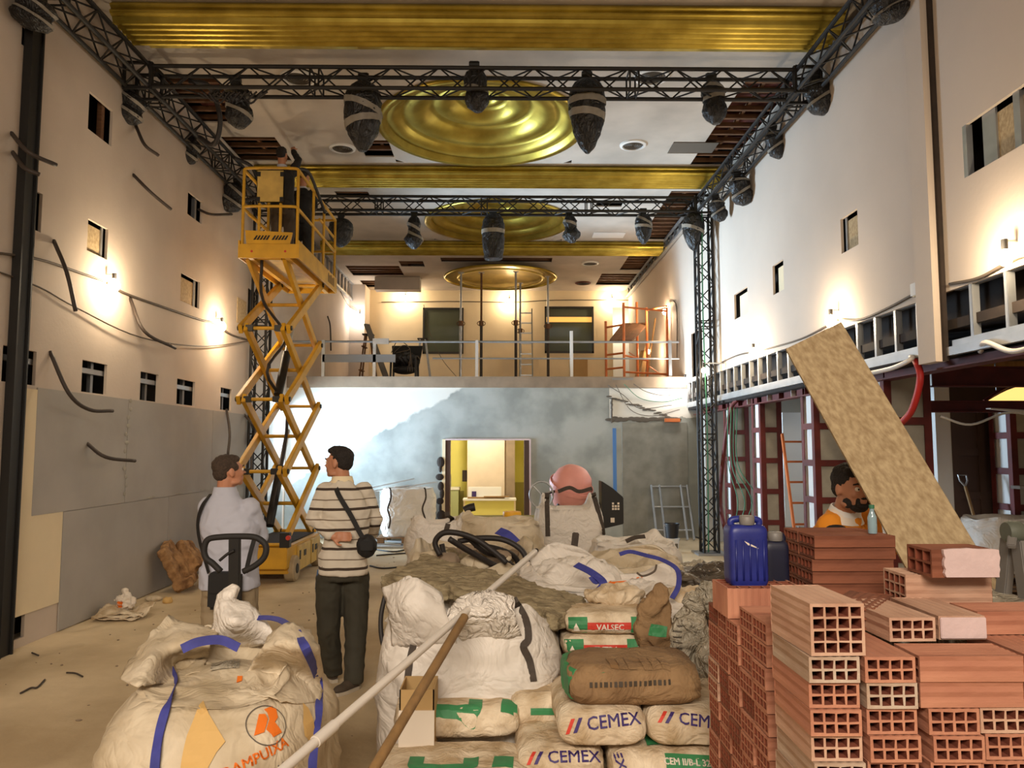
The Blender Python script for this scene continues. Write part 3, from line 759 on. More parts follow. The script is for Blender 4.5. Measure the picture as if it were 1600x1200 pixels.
# panelled door
t = MB().bb(5.57, 6.62, 9.52, 9.57, 0, 2.3).build('door_1', M['brownpanel'], kind='structure')
for i in range(4):
    x = 5.57+.33*i; MB().bb(x, x+.08, 9.49, 9.52, 0, 2.3).build('stile', M['brownpanel'], t)
for j in range(5):
    z = .05+.535*j; MB().bb(5.57, 6.62, 9.495, 9.52, z, z+.09).build('rail', M['brownpanel'], t)
MB().bb(5.57, 7.6, 9.6, 9.7, 2.3, 2.72).build('trim_17', M['brownpanel'], kind='structure')

def red_frame(x0, x1, y, z1, lab, side=.4, rows=.45, m2='infill', narrow=False, z0b=.18):
    """upright of red steel angles and battens with grey board let in; open faces to the hall and to the camera"""
    t = thing('steel_column', ((x0+x1)/2, y+side/2, 0), lab, 'column')
    w = .075
    for a in ((x0, x0+w), (x1-w, x1)):
        MB().bb(a[0], a[1], y, y+.012, 0, z1).build('angle', M['redsteel'], t)
    MB().bb(x0-.0, x0+.012, y+.012, y+w, 0, z1).build('angle', M['redsteel'], t)
    MB().bb(x0-.0, x0+.012, y+side-w, y+side, 0, z1).build('angle', M['redsteel'], t)
    z = z0b
    while z < z1-.1:
        MB().bb(x0+w, x1-w, y, y+.01, z, z+.075).build('batten', M['redsteel'], t)
        MB().bb(x0, x0+.01, y+w, y+side-w, z, z+.075).build('batten', M['redsteel'], t)
        z += rows
    MB().bb(x0+.03, x1-.02, y+.03, y+.06, 0.01, z1-.02).build('infill_board', M[m2], t)
    MB().bb(x0+.035, x0+.06, y+.06, y+side-.02, 0.01, z1-.02).build('infill_board', M['white'], t)
    return t
red_frame(3.86, 4.18, 13.0, 2.5, 'red steel column with grey infill, farthest along the right side behind the truss upright')
red_frame(3.80, 4.12, 11.3, 2.5, 'red steel column with grey infill, between the truss upright and the orange ladder')
red_frame(3.80, 4.62, 9.35, 2.5, 'wide red steel column with grey infill behind the worker in orange')
red_frame(3.80, 4.27, 7.6, 2.52, 'red steel column with grey infill behind the leaning chipboard, below the pilaster')
red_frame(5.95, 6.65, 8.95, 2.25, 'red steel column with white infill at the right edge beside the brown door', rows=.42)
# beams
for (x0, x1, y0, y1, z0, z1, lab) in ((3.76, 3.9, 9.3, 15.1, 2.40, 2.53, 'red steel beam over the far columns under the right wall'), (3.74, 3.9, 3.6, 9.0, 2.42, 2.55, 'red steel beam under the right wall near the pilaster'),
        (4.3, 7.6, 7.55, 7.68, 2.36, 2.56, 'dark red cross beam above the opening to the brown door'), (4.3, 7.6, 7.9, 8.0, 2.12, 2.24, 'lower red cross beam over the opening to the brown door')):
    t = thing('steel_beam', ((x0+x1)/2, (y0+y1)/2, z0), lab, 'beam')
    MB().bb(x0, x1, y0, y1, z0, z0+.015).build('flange', M['redsteel'], t)
    MB().bb(x0, x1, y0, y1, z1-.015, z1).build('flange', M['redsteel'], t)
    if x1-x0 > y1-y0: MB().bb(x0, x1, (y0+y1)/2-.01, (y0+y1)/2+.01, z0, z1).build('web', M['redsteel'], t)
    else: MB().bb((x0+x1)/2-.01, (x0+x1)/2+.01, y0, y1, z0, z1).build('web', M['redsteel'], t)
    if y1-y0 > 5.5:
        for k in range(12):
            MB().bb(x0, x0+.06, y0+.2+k*.45, y0+.208+k*.45, z0, z1).build('stiffener', M['white' if k % 2 else 'redsteel'], t)
for k, (y, z) in enumerate(((7.1, 2.6), (8.5, 2.6), (9.9, 2.6))):
    tag(MB().bb(3.95, 7.6, y, y+.13, z, z+.12).build('timber_joist', M['stick']), ('pale timber joist over the side bay nearest the camera', 'pale timber joist over the side bay above the brown door', 'pale timber joist over the side bay farthest back')[k], 'joist')
# arched lit opening above the red cross beam
t = thing('arched_lamp', (5.7, 8.3, 2.25), 'glowing orange arched lamp above the brown door at the right', 'lamp')
pts = [V((5.3+.9*k/12, 8.3, 2.26+.17*sin(pi*k/12))) for k in range(13)]
MB().prism(pts, (0, .03, 0)).build('shade', mat('lit_shade', (1, .6, .2), .5, emit=(1.0, .55, .16), estr=1.6), t)
MB().tube([V((5.24+1.02*k/12, 8.29, 2.26+.22*sin(pi*k/12))) for k in range(13)], .018).build('rim', M['redsteel'], t)
for a in (5.4, 6.1): MB().cyl((a, 8.32, 2.38), (a, 8.32, 2.72), .008).build('hanger', M['steel'], t)
# ============================================================ TRUSS RIG
def truss(name, p0, p1, lab, s=.24, side=V((0, 0, 1)), pitch=.26, r=.024):
    """box truss: p0,p1 = axis ends; four chords and zigzag lacing"""
    p0, p1 = V(p0), V(p1); d = (p1-p0).normalized(); a = d.cross(side).normalized(); b = a.cross(d).normalized(); L = (p1-p0).length
    t = thing(name, (p0+p1)/2 if abs(d.z) < .5 else p0, lab, 'truss')
    cs = [(1, 1), (1, -1), (-1, -1), (-1, 1)]
    off = [a*(i*s/2)+b*(j*s/2) for i, j in cs]
    for o in off: MB().cyl(p0+o, p1+o, r, 8).build('chord', M['truss'], t, smooth=.7)
    mb = MB(); n = max(2, int(L/pitch))
    for k in range(n):
        q0 = p0+d*(L*k/n); q1 = p0+d*(L*(k+1)/n)
        for f in range(4):
            u, v = off[f], off[(f+1) % 4]
            if (k+f) % 2: u, v = v, u
            mb.tube([q0+u, q1+v], .010, 5, caps=False)
    m = max(1, round(L/2.0))
    for k in range(m+1):
        q = p0+d*(L*k/m)
        for e in (-.05, .05) if 0 < k < m else (0,):
            for f in range(4): mb.tube([q+d*e+off[f], q+d*e+off[(f+1) % 4]], .011, 5, caps=False)
    mb.build('lacing', M['truss'], t)
    return t
ZT = 5.89
TXL, TXR = -4.07, 3.44
Y1, Y2 = 8.45, 12.9
truss('box_truss', (TXL+.16, Y1, ZT), (TXR-.16, Y1, ZT), 'black box truss crossing the hall nearest the camera with wrapped lamps under it')
truss('box_truss', (TXL+.16, Y2, ZT), (TXR-.16, Y2, ZT), 'black box truss crossing the hall behind the lift platform, the farther one', r=.026)
truss('box_truss', (TXL, 4.6, ZT), (TXL, Y2+.1, ZT), 'long black box truss running under the ceiling along the left wall')
truss('box_truss', (TXR, 4.6, ZT), (TXR, Y2+.1, ZT), 'long black box truss running under the ceiling along the right wall')
for x, s in ((TXL, 'left'), (TXR, 'right')):
    truss('truss_upright', (x, Y2, .03), (x, Y2, ZT-.15), 'upright black truss column at the '+s+' wall carrying the rig', pitch=.24, side=V((0, 1, 0)))
for x, y, s in ((TXL, Y1, 'left end of the nearer cross truss'), (TXR, Y1, 'right end of the nearer cross truss'), (TXL, Y2, 'left end of the farther cross truss'), (TXR, Y2, 'right end of the farther cross truss')):
    mb = MB()
    for a in (-1, 1):
        for b in (-1, 1):
            mb.bar((x+a*.145, y+b*.145, ZT-.145), (x+a*.145, y+b*.145, ZT+.145), .03, .03)
            mb.bar((x-.145, y+a*.145, ZT+b*.145), (x+.145, y+a*.145, ZT+b*.145), .03, .03)
            mb.bar((x+a*.145, y-.145, ZT+b*.145), (x+a*.145, y+.145, ZT+b*.145), .03, .03)
    tag(mb.build('truss_corner', M['truss']), 'black corner block joining the rig at the '+s, 'truss corner')
for x, s in ((TXL, 'left'), (TXR, 'right')):
    tag(MB().bb(x-.25, x+.25, Y2-.25, Y2+.25, .0, .03).build('base_plate', M['steel'], bevel=.004), 'steel base plate under the '+s+' upright truss', 'plate')

# lamps wrapped in black film and tape, hanging from the rig
def wrapped_lamp(x, y, ztop, h, w, lab, seed, bands=((.38, 0.1), (.6, -.05)), prof=None, tilt=0.0, m='bag'):
    t = thing('wrapped_lamp', (x, y, ztop-h), lab, 'stage lamp', 'stage lamps wrapped in black film')
    random.seed(seed)
    prof = prof or [(0, .25), (.06, .62), (.2, .95), (.38, 1), (.58, .95), (.75, .8), (.9, .5), (1, .22)]
    def R(f):
        for i in range(len(prof)-1):
            if prof[i][0] <= f <= prof[i+1][0]:
                g = (f-prof[i][0])/(prof[i+1][0]-prof[i][0]); return prof[i][1]*(1-g)+prof[i+1][1]*g
        return prof[-1][1]
    c0 = V((x, y, ztop)); rot = Matrix.Rotation(tilt, 3, 'Y')
    def P(f, a, ex=0.0):
        q = V((cos(a)*.8+seed, sin(a)*.8, f*3.2))
        r = w/2*R(f)*(1+.10*fold(q*1.4)+.05*noise.noise(q*5))+ex
        return c0 + rot @ V((r*cos(a), r*.85*sin(a), -h*f))
    nu = 40; rings = [[P(j/28, 2*pi*k/nu) for k in range(nu)] for j in range(29)]
    MB().loft(rings).build('film_wrap', M[m], t, smooth=1.0)
    for f0, sl in bands:
        mb = MB(); rr = []
        for k in range(nu+1):
            a = 2*pi*k/nu; ff = f0+sl*cos(a)
            rr.append([P(ff-.045, a, .004), P(ff+.045, a, .004), P(ff+.045, a, .009), P(ff-.045, a, .009)])
        mb.loft(rr, caps=False).build('tape_band', M['tape'], t, smooth=.8)
    MB().bb(x-.05, x+.05, y-.03, y+.03, ztop-.03, ztop+.09).cyl((x-.06, y, ztop+.06), (x+.06, y, ztop+.06), .035, 10).build('hook_clamp', M['darkmetal'], t)
    return t
def lamp_px(px, y0, y1, w, Y, lab, seed, **k):
    a = onY(px, y0, Y); b = onY(px, y1, Y)
    wrapped_lamp(a.x, Y, a.z, a.z-b.z, w*Y/FPX, lab, seed, **k)
slim = [(0, .2), (.08, .5), (.25, .75), (.42, .6), (.52, .62), (.7, 1), (.85, .8), (1, .25)]
two = [(0, .3), (.08, .7), (.25, .9), (.42, .8), (.5, .78), (.68, .95), (.85, .8), (1, .3)]
taper = [(0, .3), (.05, .7), (.15, .95), (.35, 1), (.55, .95), (.75, .72), (.92, .4), (1, .1)]
lamp_px(568, 127, 236, 60, 8.58, 'tall wrapped lamp with two tape bands under the nearer truss, left of the gold dome', 1)
lamp_px(741, 109, 175, 43, 8.5, 'short wrapped lamp with a pinched waist hanging in front of the gold dome', 2, prof=two, bands=((.5, .1),), tilt=-.1)
lamp_px(917, 124, 240, 58, 8.58, 'tall wrapped lamp tapering to a point under the nearer truss, right of the gold dome', 3, prof=taper, bands=((.32, 0), (.5, .02)))
lamp_px(368, 134, 201, 46, 8.58, 'wrapped lamp under the left end of the nearer truss', 4, prof=two, bands=((.25, .12), (.62, .2)), tilt=-.15)
lamp_px(1111, 127, 194, 42, 8.58, 'wrapped lamp under the right end of the nearer truss', 5, prof=two, bands=((.15, .05), (.4, -.03)), tilt=-.1)
lamp_px(533, 341, 386, 38, 12.98, 'wrapped lamp under the farther truss right beside the lift platform', 6, bands=())
lamp_px(647, 337, 389, 30, 12.98, 'wrapped lamp with a narrow neck under the farther truss, second from the lift', 7, prof=slim, bands=((.35, .1), (.6, .12)))
lamp_px(771, 335, 405, 36, 12.98, 'tallest wrapped lamp under the middle of the farther truss', 8, prof=[(0, .5), (.1, .85), (.3, 1), (.6, .95), (.85, .88), (1, .8)], bands=((.4, .0),))
lamp_px(889, 336, 380, 30, 12.98, 'small wrapped lamp with a narrow neck under the farther truss, right of its middle', 9, prof=slim, bands=((.3, .1),), tilt=-.12)
lamp_px(1005, 334, 381, 27, 12.98, 'slender wrapped lamp under the farther truss between the small one and the right upright', 10, bands=((.45, .02), (.25, .15)))
lamp_px(1083, 333, 392, 34, 12.85, 'blue-grey wrapped lamp with a pointed foot beside the top of the right upright', 11, prof=taper, bands=((.45, .1),))
# along the side trusses
for i, (px, y0, y1, w, d, lab) in enumerate(((62, 0, 46, 72, 6.45, 'wrapped lamp with loose pale tape at the top left corner'), (208, 146, 194, 60, 8.5, 'wrapped lamp on the left wall truss below the near corner block'),
        (300, 216, 258, 42, 10.2, 'wrapped lamp on the left wall truss midway to the lift'), (371, 288, 333, 42, 11.6, 'dark wrapped lamp behind the left corner of the lift platform'))):
    X = onY(px, y0, d).x; lamp_px(px, y0, y1, w, d, lab, 20+i, prof=two, bands=((.2, .15), (.6, .1)), tilt=.35)
for i, (px, y0, y1, w, d, lab) in enumerate(((1386, -6, 34, 70, 6.5, 'wrapped lamp at the top right corner under the right wall truss'), (1273, 126, 180, 52, 8.35, 'round wrapped lamp on the right wall truss below the near corner block'),
        (1206, 205, 249, 34, 9.75, 'wrapped lamp on the right wall truss, second beyond the corner block'), (1151, 277, 322, 38, 11.0, 'wrapped lamp on the right wall truss, third beyond the corner block'), (1117, 312, 347, 28, 12.0, 'bluish wrapped lamp on the right wall truss right before the far corner'))):
    lamp_px(px, y0, y1, w, d, lab, 30+i, prof=two, bands=((.15, .1), (.55, -.1)), tilt=-.3)

# ============================================================ WORK BULBS AND CABLES
def work_bulb(p, n, lab, power, cool=False, r=.06, ext=0, stand=None):
    """p: point on the wall, n: direction out of the wall"""
    p = V(p); n = V(n); t = thing('work_bulb', p, lab, 'bulb', 'bare work bulbs strung round the hall')
    c = p+n*.09
    MB().ell(c-V((0, 0, .02)), (r, r, r*1.25), 14, 10).build('bulb', M['bulbcool' if cool else 'bulb'], t, smooth=5)
    MB().cyl(c+V((0, 0, .03)), c+V((0, 0, .11)), .022, 10).build('socket', M['blackrub'], t, smooth=.7)
    MB().bar(p+V((0, 0, .1)), c+V((0, 0, .1)), .015, .015).build('bracket', M['steel'], t)
    if ext: MB().bar(p-n*ext+V((0, 0, .1)), p+V((0, 0, .1)), .02, .02).build('bracket_arm', M['steel'], t)
    if stand is not None: MB().cyl((p.x, p.y, stand), (p.x, p.y, p.z+.1), .015, 8).build('stand', M['steel'], t)
    d = bpy.data.lights.new('bulb_light', 'POINT'); d.energy = power; d.shadow_soft_size = .05; d.color = (1, .93, .84) if cool else (1.0, .80, .55)
    o = bpy.data.objects.new('bulb_light', d); COL.objects.link(o); o.parent = t; o.location = n*.26+V((0, 0, -.03))
    return t
BL = 34
work_bulb(onX(165, 443, XL), (1, 0, 0), 'glowing work bulb on the left wall nearest the camera', BL*1.1)
work_bulb(onX(337, 508, XL), (1, 0, 0), 'glowing work bulb on the left wall between the two small openings and the lift', BL*1.25)
work_bulb(onX(1590, 398, XR), (-1, 0, 0), 'large glowing work bulb at the right edge beyond the pilaster', BL*1.1, r=.05)
work_bulb(onX(1311, 499, XR), (-1, 0, 0), 'work bulb on the right wall just above the leaning chipboard', BL)
work_bulb(onX(1187, 549, XR), (-1, 0, 0), 'work bulb on the right wall between the chipboard and the truss upright', BL)
work_bulb(onX(1108, 577, XR-.25), (-1, 0, 0), 'work bulb glowing behind the right upright truss', BL*.6, r=.04, ext=.25)
work_bulb(onX(1078, 594, XR), (-1, 0, 0), 'work bulb at the right corner of the balcony edge', BL*.9, True)
work_bulb(onY(634, 466, YB), (0, -1, 0), 'work bulb on the upper rear wall left of the two windows', BL*1.1, r=.07)
work_bulb(onY(796, 471, YB), (0, -1, 0), 'work bulb on the upper rear wall between the two windows', BL, r=.06)
work_bulb(onY(956, 470, YB), (0, -1, 0), 'work bulb on the upper rear wall above the balcony doorway', BL, r=.06)
work_bulb(onX(1045, 486, XR), (-1, 0, 0), 'work bulb on the right balcony wall above the orange scaffold', BL, r=.05)
work_bulb(onY(563, 494, 21.2), (0, -1, 0), 'white work bulb on the pier at the left end of the balcony', BL*.8, True, r=.05)
p = onY(1011, 549, 17.6)
work_bulb(p, (0, -1, 0), 'low work bulb glowing behind the orange scaffold', 22, r=.045, stand=ZB)

def cord(name, pts, r, m, lab, cat='cable', k=6, n=7, parent=None):
    o = MB().tube(smoothpts(pts, k), r, n).build(name, M[m], smooth=5)
    return tag(o, lab, cat)
def wallpts(lst, X, lift): return [onX(a, b, X+l) for (a, b), l in zip(lst, lift)]
# cut conduits sticking out of the left wall
CT = [([(18, 208), (45, 238), (88, 258)], 'upper one of two cut conduits beside the dark upright'), ([(20, 238), (38, 262), (62, 273)], 'lower one of two cut conduits beside the dark upright'),
      ([(212, 196), (226, 226), (248, 243)], 'cut conduit below the wrapped lamp of the left truss'), ([(208, 273), (236, 301), (267, 327)], 'straight cut conduit high in the middle of the left wall'),
      ([(84, 376), (104, 425), (118, 486)], 'cut conduit hanging left of the first work bulb'), ([(203, 465), (226, 518), (274, 544)], 'cut conduit hanging between the two left work bulbs'),
      ([(78, 549), (108, 615), (140, 640), (176, 642)], 'cut conduit curving down over the first grey board'), ([(135, 692), (165, 714), (211, 720)], 'cut conduit poking out of the grey board'),
      ([(354, 640), (359, 676), (356, 712)], 'conduit hanging straight above the head of the man in the pale shirt'), ([(310, 327), (330, 335), (362, 335)], 'short cut conduit beside the opening at the lift platform'),
      ([(382, 648), (392, 660), (400, 672), (396, 690)], 'short conduit in the grey board left of the lift scissors'), ([(402, 670), (394, 700), (393, 740)], 'black conduit looping behind the lift scissors')]
for pts, lab in CT:
    n = len(pts); cord('cut_conduit', wallpts(pts, XL, [.0]+[.12+.22*i/(n-1) for i in range(1, n)]), .019, 'conduit', lab, 'conduit')
cord('string_cable', wallpts([(-30, 392), (60, 405), (130, 428), (165, 440)], XL, [.02]*4), .012, 'wire', 'twisted lighting cable running to the first left work bulb')
cord('string_cable', wallpts([(168, 442), (195, 458), (250, 478), (314, 500), (335, 505), (362, 523), (392, 532)], XL, [.02]*7), .014, 'wire', 'twisted lighting cable between the two left work bulbs')
cord('string_cable', wallpts([(-30, 415), (60, 448), (118, 480), (220, 527), (320, 541), (395, 532)], XL, [.02, .02, .03, .05, .03, .02]), .008, 'wire', 'thin sagging wire below the work bulbs of the left wall')
cord('string_cable', wallpts([(1313, 499), (1345, 499), (1390, 480), (1436, 455)], XR, [-.02]*4), .012, 'wire', 'lighting cable from the junction box to the bulb above the chipboard')
cord('string_cable', wallpts([(1110, 575), (1150, 556), (1187, 548), (1250, 530), (1309, 500)], XR, [-.02]*5), .011, 'wire', 'lighting cable along the right wall behind the leaning chipboard')
cord('string_cable', wallpts([(1484, 444), (1530, 434), (1585, 405), (1640, 390)], XR, [-.02]*4), .013, 'wire', 'lighting cable beyond the pilaster to the bulb at the right edge')
cord('string_cable', wallpts([(1442, 462), (1448, 480), (1450, 500)], XR, [-.03, -.03, .02]), .008, 'wire', 'short cable dropping from the junction box')
cord('string_cable', [onY(a, b, YB-.03) for a, b in ((596, 472), (700, 471), (800, 472), (870, 469), (1000, 469))], .012, 'wire', 'lighting cable across the upper rear wall')
cord('string_cable', [onX(532, 455, XL+.02), onX(545, 478, XL+.02), onY(563, 488, 21.15)], .01, 'wire', 'lighting cable to the bulb of the left balcony wall')
cord('cut_conduit', wallpts([(512, 494), (516, 510), (517, 548)], XL, [.02, .1, .12]), .018, 'conduit', 'cut conduit hanging on the left balcony wall', 'conduit')
cord('string_cable', wallpts([(1046, 470), (1057, 480), (1058, 560)], XR, [-.02]*3), .012, 'wire', 'vertical cable on the right balcony wall beside the scaffold')
p = onX(1441, 452, XR)
t = thing('junction_box', p, 'pale junction box on the right wall beside the pilaster', 'junction box')
MB().bb(XR-.07, XR-.001, p.y-.06, p.y+.06, p.z-.06, p.z+.06).build('box', M['cream'], t, bevel=.008)
MB().bb(XR-.078, XR-.07, p.y-.055, p.y+.055, p.z-.055, p.z+.055).build('lid', M['white'], t, bevel=.003)
# loops dropping from the balcony onto the rear wall
for k, pts in enumerate(([(962, 601), (985, 640), (1020, 650), (1062, 640)], [(975, 600), (1000, 622), (1035, 628), (1066, 622)], [(990, 600), (1010, 612), (1040, 618), (1068, 612)], [(950, 602), (975, 618), (1000, 638), (1050, 633)])):
    cord('loose_wire', [onY(a, b, 15.08) for a, b in pts], .007, 'green' if k == 1 else 'wire', ('lowest grey wire loop', 'green wire loop', 'topmost wire loop', 'long grey wire loop')[k]+' hanging from the balcony edge at the right')
tag(MB().box(onY(972, 595, 15.25)+V((0, 0, .03)), (.42, .2, .04)).build('plank', M['greycap']), 'grey plank end lying on the balcony edge at the right', 'board')
# conduits and red hose under the right wall
cord('red_hose', [V((3.66, 6.75, 2.55)), onX(1438, 590, 3.62), onX(1425, 640, 3.64), onX(1405, 665, 3.66), V((3.72, 7.5, 1.75))], .03, 'redhose', 'thick red corrugated hose dropping from the pilaster behind the chipboard', 'hose')
cord('red_hose', [V((3.72, 12.1, 2.52)), onX(1142, 640, 3.7), onX(1132, 700, 3.66), onX(1126, 790, 3.66), V((3.66, 12.35, .04))], .035, 'redsteel', 'dull red hose hanging beside the right upright truss', 'hose')
cord('grey_conduit', [V((3.72, 7.0, 2.6)), onX(1425, 560, 3.6), onX(1395, 575, 3.58), onX(1350, 585, 3.6), V((3.7, 8.3, 2.5))], .022, 'pvc', 'pale conduit sagging under the studs left of the pilaster', 'conduit')
cord('grey_conduit', [V((3.72, 5.9, 2.5)), onX(1540, 535, 3.6), onX(1580, 549, 3.58), onX(1620, 540, 3.6)], .02, 'pvc', 'pale conduit sagging under the studs at the right edge', 'conduit')
cord('grey_conduit', [V((4.3, 7.5, 2.06)), V((4.6, 7.5, 1.98)), V((5.0, 7.5, 2.10)), V((5.5, 7.5, 2.02)), V((5.9, 7.5, 2.1))], .012, 'white', 'loose white wires across the opening to the brown door', 'cable')
tag(MB().loft([[V((4.75+.13*i, 7.42, 2.08+.05*abs(i-4)*.25-.0)), V((4.75+.13*i, 7.50, 2.08+.05*abs(i-4)*.25)), V((4.75+.13*i, 7.50, 2.11+.03*abs(i-4)*.25)), V((4.75+.13*i, 7.42, 2.11+.03*abs(i-4)*.25))] for i in range(9)]).build('fluorescent_trough', M['white'], bevel=.003), 'sagging white lamp trough above the brown door', 'lamp')
for k in range(4):
    x = 3.72+.05*k; cord('green_cable', [V((x-.1, 12.3, 2.4)), V((x-.14, 12.2, 1.5)), V((x-.05+.06*k, 12.05, .9)), V((x-.12, 12.2, .35)), V((x-.1+.05*k, 12.1, .02))], .008, 'green', ('first', 'second', 'third', 'fourth', 'fifth')[k]+' green cable from the left in the bunch beside the right upright truss')
# power cable up the left and right uprights
cord('black_cable', [V((TXR-.05, Y2-.14, ZT-.1)), V((TXR-.07, Y2-.15, 4)), V((TXR-.04, Y2-.15, 2)), V((TXR-.06, Y2-.15, .05))], .012, 'green', 'green cable tied to the right upright truss', 'cable')
random.seed(4)
pts = [V((-3.7+.05*sin(k*2.3), 8.62+.6*k/10, ZT-.05+.14*sin(k*1.9))) for k in range(9)]
cord('black_cable', [V((-3.62, 8.62, 5.98)), V((-3.48, 8.85, 6.02)), V((-3.4, 9.0, 5.7)), V((-3.5, 9.1, 5.42)), V((-3.72, 9.2, 5.55))], .03, 'cable', 'thick black cable loop hanging behind the left end of the nearer truss', 'cable')
cord('black_cable', [V((-3.9, 10.9, 5.95)), V((-3.72, 11.2, 5.9)), V((-3.66, 11.3, 5.55)), V((-3.85, 11.2, 5.4))], .028, 'cable', 'black cable loop on the left wall truss near the lift platform', 'cable')
mb = MB()
for k in range(10):
    x = -3.45+.06*k; mb.tube(smoothpts([V((x, 8.45, ZT-.13)), V((x+.1, 8.5, ZT-.17-.03*(k % 3))), V((x+.25, 8.42, ZT-.13))], 4), .012, 5)
tag(mb.build('cable_bundle', M['cable']), 'bundled cables lying in the left end of the nearer truss', 'cables', kind='stuff')

# ============================================================ SCISSOR LIFT
t = thing('scissor_lift', (-3.16, 10.95, 0), 'raised yellow scissor lift with two workers on its platform', 'scissor lift')
LX0, LX1, LY0, LY1 = -3.55, -2.77, 10.05, 11.9
ch = MB().bb(LX0+.04, LX1-.0, LY0+.12, LY1-.05, .12, .47).build('chassis', M['yellow'], t, bevel=.012)
MB().bb(LX0+.02, LX1+.005, LY0, LY0+.13, .2, .47).build('end_plate', M['yellow'], t, bevel=.01)
for y0, y1 in ((LY0+.5, LY0+1.15), (LY0+1.2, LY0+1.72)):
    d = MB().bb(LX1-.0, LX1+.03, y0, y1, .1, .44).build('side_door', M['yellowpale'], t, bevel=.008)
    MB().bb(LX1+.03, LX1+.036, (y0+y1)/2-.06, (y0+y1)/2+.06, .27, .35).build('latch', M['darkmetal'], d)
    MB().bb(LX1+.03, LX1+.036, y0+.04, y0+.1, .25, .37).build('label_plate', M['darkmetal'], d)
MB().bb(LX0+.1, LX1-.08, LY0+.15, LY1-.1, .47, .49).build('tray', M['void'], t)
for y in (LY0+.2, LY1-.28):
    for x in (LX0+.0, LX1-.07):
        w = MB().lathe((x-.005, y+.1, .17), [(0, 0), (.15, 0), (.17, .02), (.17, .12), (.15, .14), (0, .14)], 28, 'x').build('wheel', M['rubber'], t, smooth=.6)
        MB().lathe((x+.13, y+.1, .17), [(0, .014), (.06, .014), (.07, 0)], 16, 'x').build('hub', M['darkmetal'], w)
# scissor arms: two side planes, four stages
NZ, ZA0, ZA1 = 4, .50, 4.28
st = (ZA1-ZA0)/NZ
ya_, yb2 = LY0+.10, LY1-.02
mb_y = [(ya_, yb2)]
for sx, xo in ((LX0+.12, 0.045), (LX1-.10, -0.045)):
    for k in range(NZ):
        z0, z1 = ZA0+st*k, ZA0+st*(k+1)
        for a, (s0, s1) in enumerate(((ya_, yb2), (yb2, ya_))):
            x = sx+(xo if a else -xo)*.8
            arm = MB().bar((x, s0, z0), (x, s1, z1), .055, .125, up=V((0, 0, 1)), ext=.04).build('scissor_arm', M['yellow'], t, bevel=.006)
            for yy, zz in ((s0, z0), (s1, z1)):
                MB().cyl((x-.045, yy, zz), (x+.045, yy, zz), .033, 12).build('pin', M['darkmetal'], arm, smooth=.7)
for k in range(NZ+1):
    z = ZA0+st*k
    for y in (ya_, yb2):
        MB().cyl((LX0+.08, y, z), (LX1-.06, y, z), .024, 10).build('cross_tube', M['yellow'], t, smooth=.7)
        if y == ya_ and 0 < k < NZ:
            for x in (LX0+.2, LX1-.2): MB().bb(x-.05, x+.05, y-.04, y+.04, z-.04, z+.04).build('knuckle', M['darkmetal'], t, bevel=.006)
    if k < NZ: MB().cyl((LX0+.08, (ya_+yb2)/2, z+st/2), (LX1-.06, (ya_+yb2)/2, z+st/2), .026, 10).build('cross_tube', M['yellow'], t, smooth=.7)
# hydraulic rams and hoses
for a, b in (((-3.16, ya_+.45, ZA0+.2), (-3.16, yb2-.5, ZA0+st*1.6)), ((-3.1, ya_+.5, ZA0+st*2.1), (-3.1, yb2-.6, ZA0+st*3.2))):
    MB().cyl(a, V(a).lerp(V(b), .6), .06, 14).build('ram', M['darkmetal'], t, smooth=.7); MB().cyl(V(a).lerp(V(b), .55), b, .035, 12).build('ram_rod', M['steel'], t, smooth=.7)
MB().tube(smoothpts([(-3.25, ya_+.1, ZA1), (-3.3, ya_+.35, ZA1-.5), (-3.1, ya_+.8, ZA1-.95), (-3.2, ya_+.3, ZA1-1.5), (-3.05, ya_+.8, ZA1-2.1), (-3.15, ya_+.5, ZA0+.3)]), .022, 7).build('hydraulic_hose', M['cable'], t, smooth=5)
MB().cyl((LX1+.02, LY0+.03, .6), (LX1+.02, LY0-.02, .6), .03, 12).build('emergency_knob', M['redplastic'], t)
MB().bb(LX1-.1, LX1+.03, LY0+.02, LY0+.12, .47, .66).build('control_box', M['darkmetal'], t, bevel=.006)
# platform
PZ, PX0, PX1, PY0, PY1 = 4.36, -3.46, -2.70, 10.0, 12.3
MB().bb(PX0, PX1, PY0, PY1, PZ-.04, PZ).build('deck', M['yellowpale'], t)
MB().bb(PX0, PX1, PY0-.02, PY0+.0, PZ-.12, PZ+.07).build('skirt', M['yellow'], t, bevel=.003)
sk = MB().bb(PX1, PX1+.02, PY0-.02, PY1, PZ-.12, PZ+.12).build('skirt', M['yellow'], t, bevel=.003)
MB().bb(PX0-.02, PX0, PY0-.02, PY1, PZ-.12, PZ+.12).build('skirt', M['yellow'], t, bevel=.003)
MB().bb(PX0, PX1, PY1, PY1+.02, PZ-.12, PZ+.12).build('skirt', M['yellow'], t, bevel=.003)
for x in (PX0+.14, PX1-.14): MB().bb(x-.03, x+.03, PY0, PY1, PZ-.12, PZ-.04).build('deck_rail', M['yellow'], t)
for x in (PX0+.16, PX1-.16):
    MB().cyl((x, PY0-.025, PZ-.03), (x, PY0-.018, PZ-.03), .016, 10).build('bolt', M['redplastic'], t)
H = 1.08
def tub(name, pts, r=.02, m='yellow'): return MB().tube(pts, r, 9).build(name, M[m], t, smooth=.7)
cor = [(PX0+.02, PY0+.02), (PX1-.02, PY0+.02), (PX1-.02, PY1-.02), (PX0+.02, PY1-.02)]
def loop(z, r=.02): tub('guard_rail', smoothpts([V((cor[0][0], cor[0][1], z-.0)), V((cor[0][0]+.08, cor[0][1]-.02, z+.02)), V((cor[1][0]-.08, cor[1][1]-.02, z+.02)), V((cor[1][0], cor[1][1], z))], 4), r)
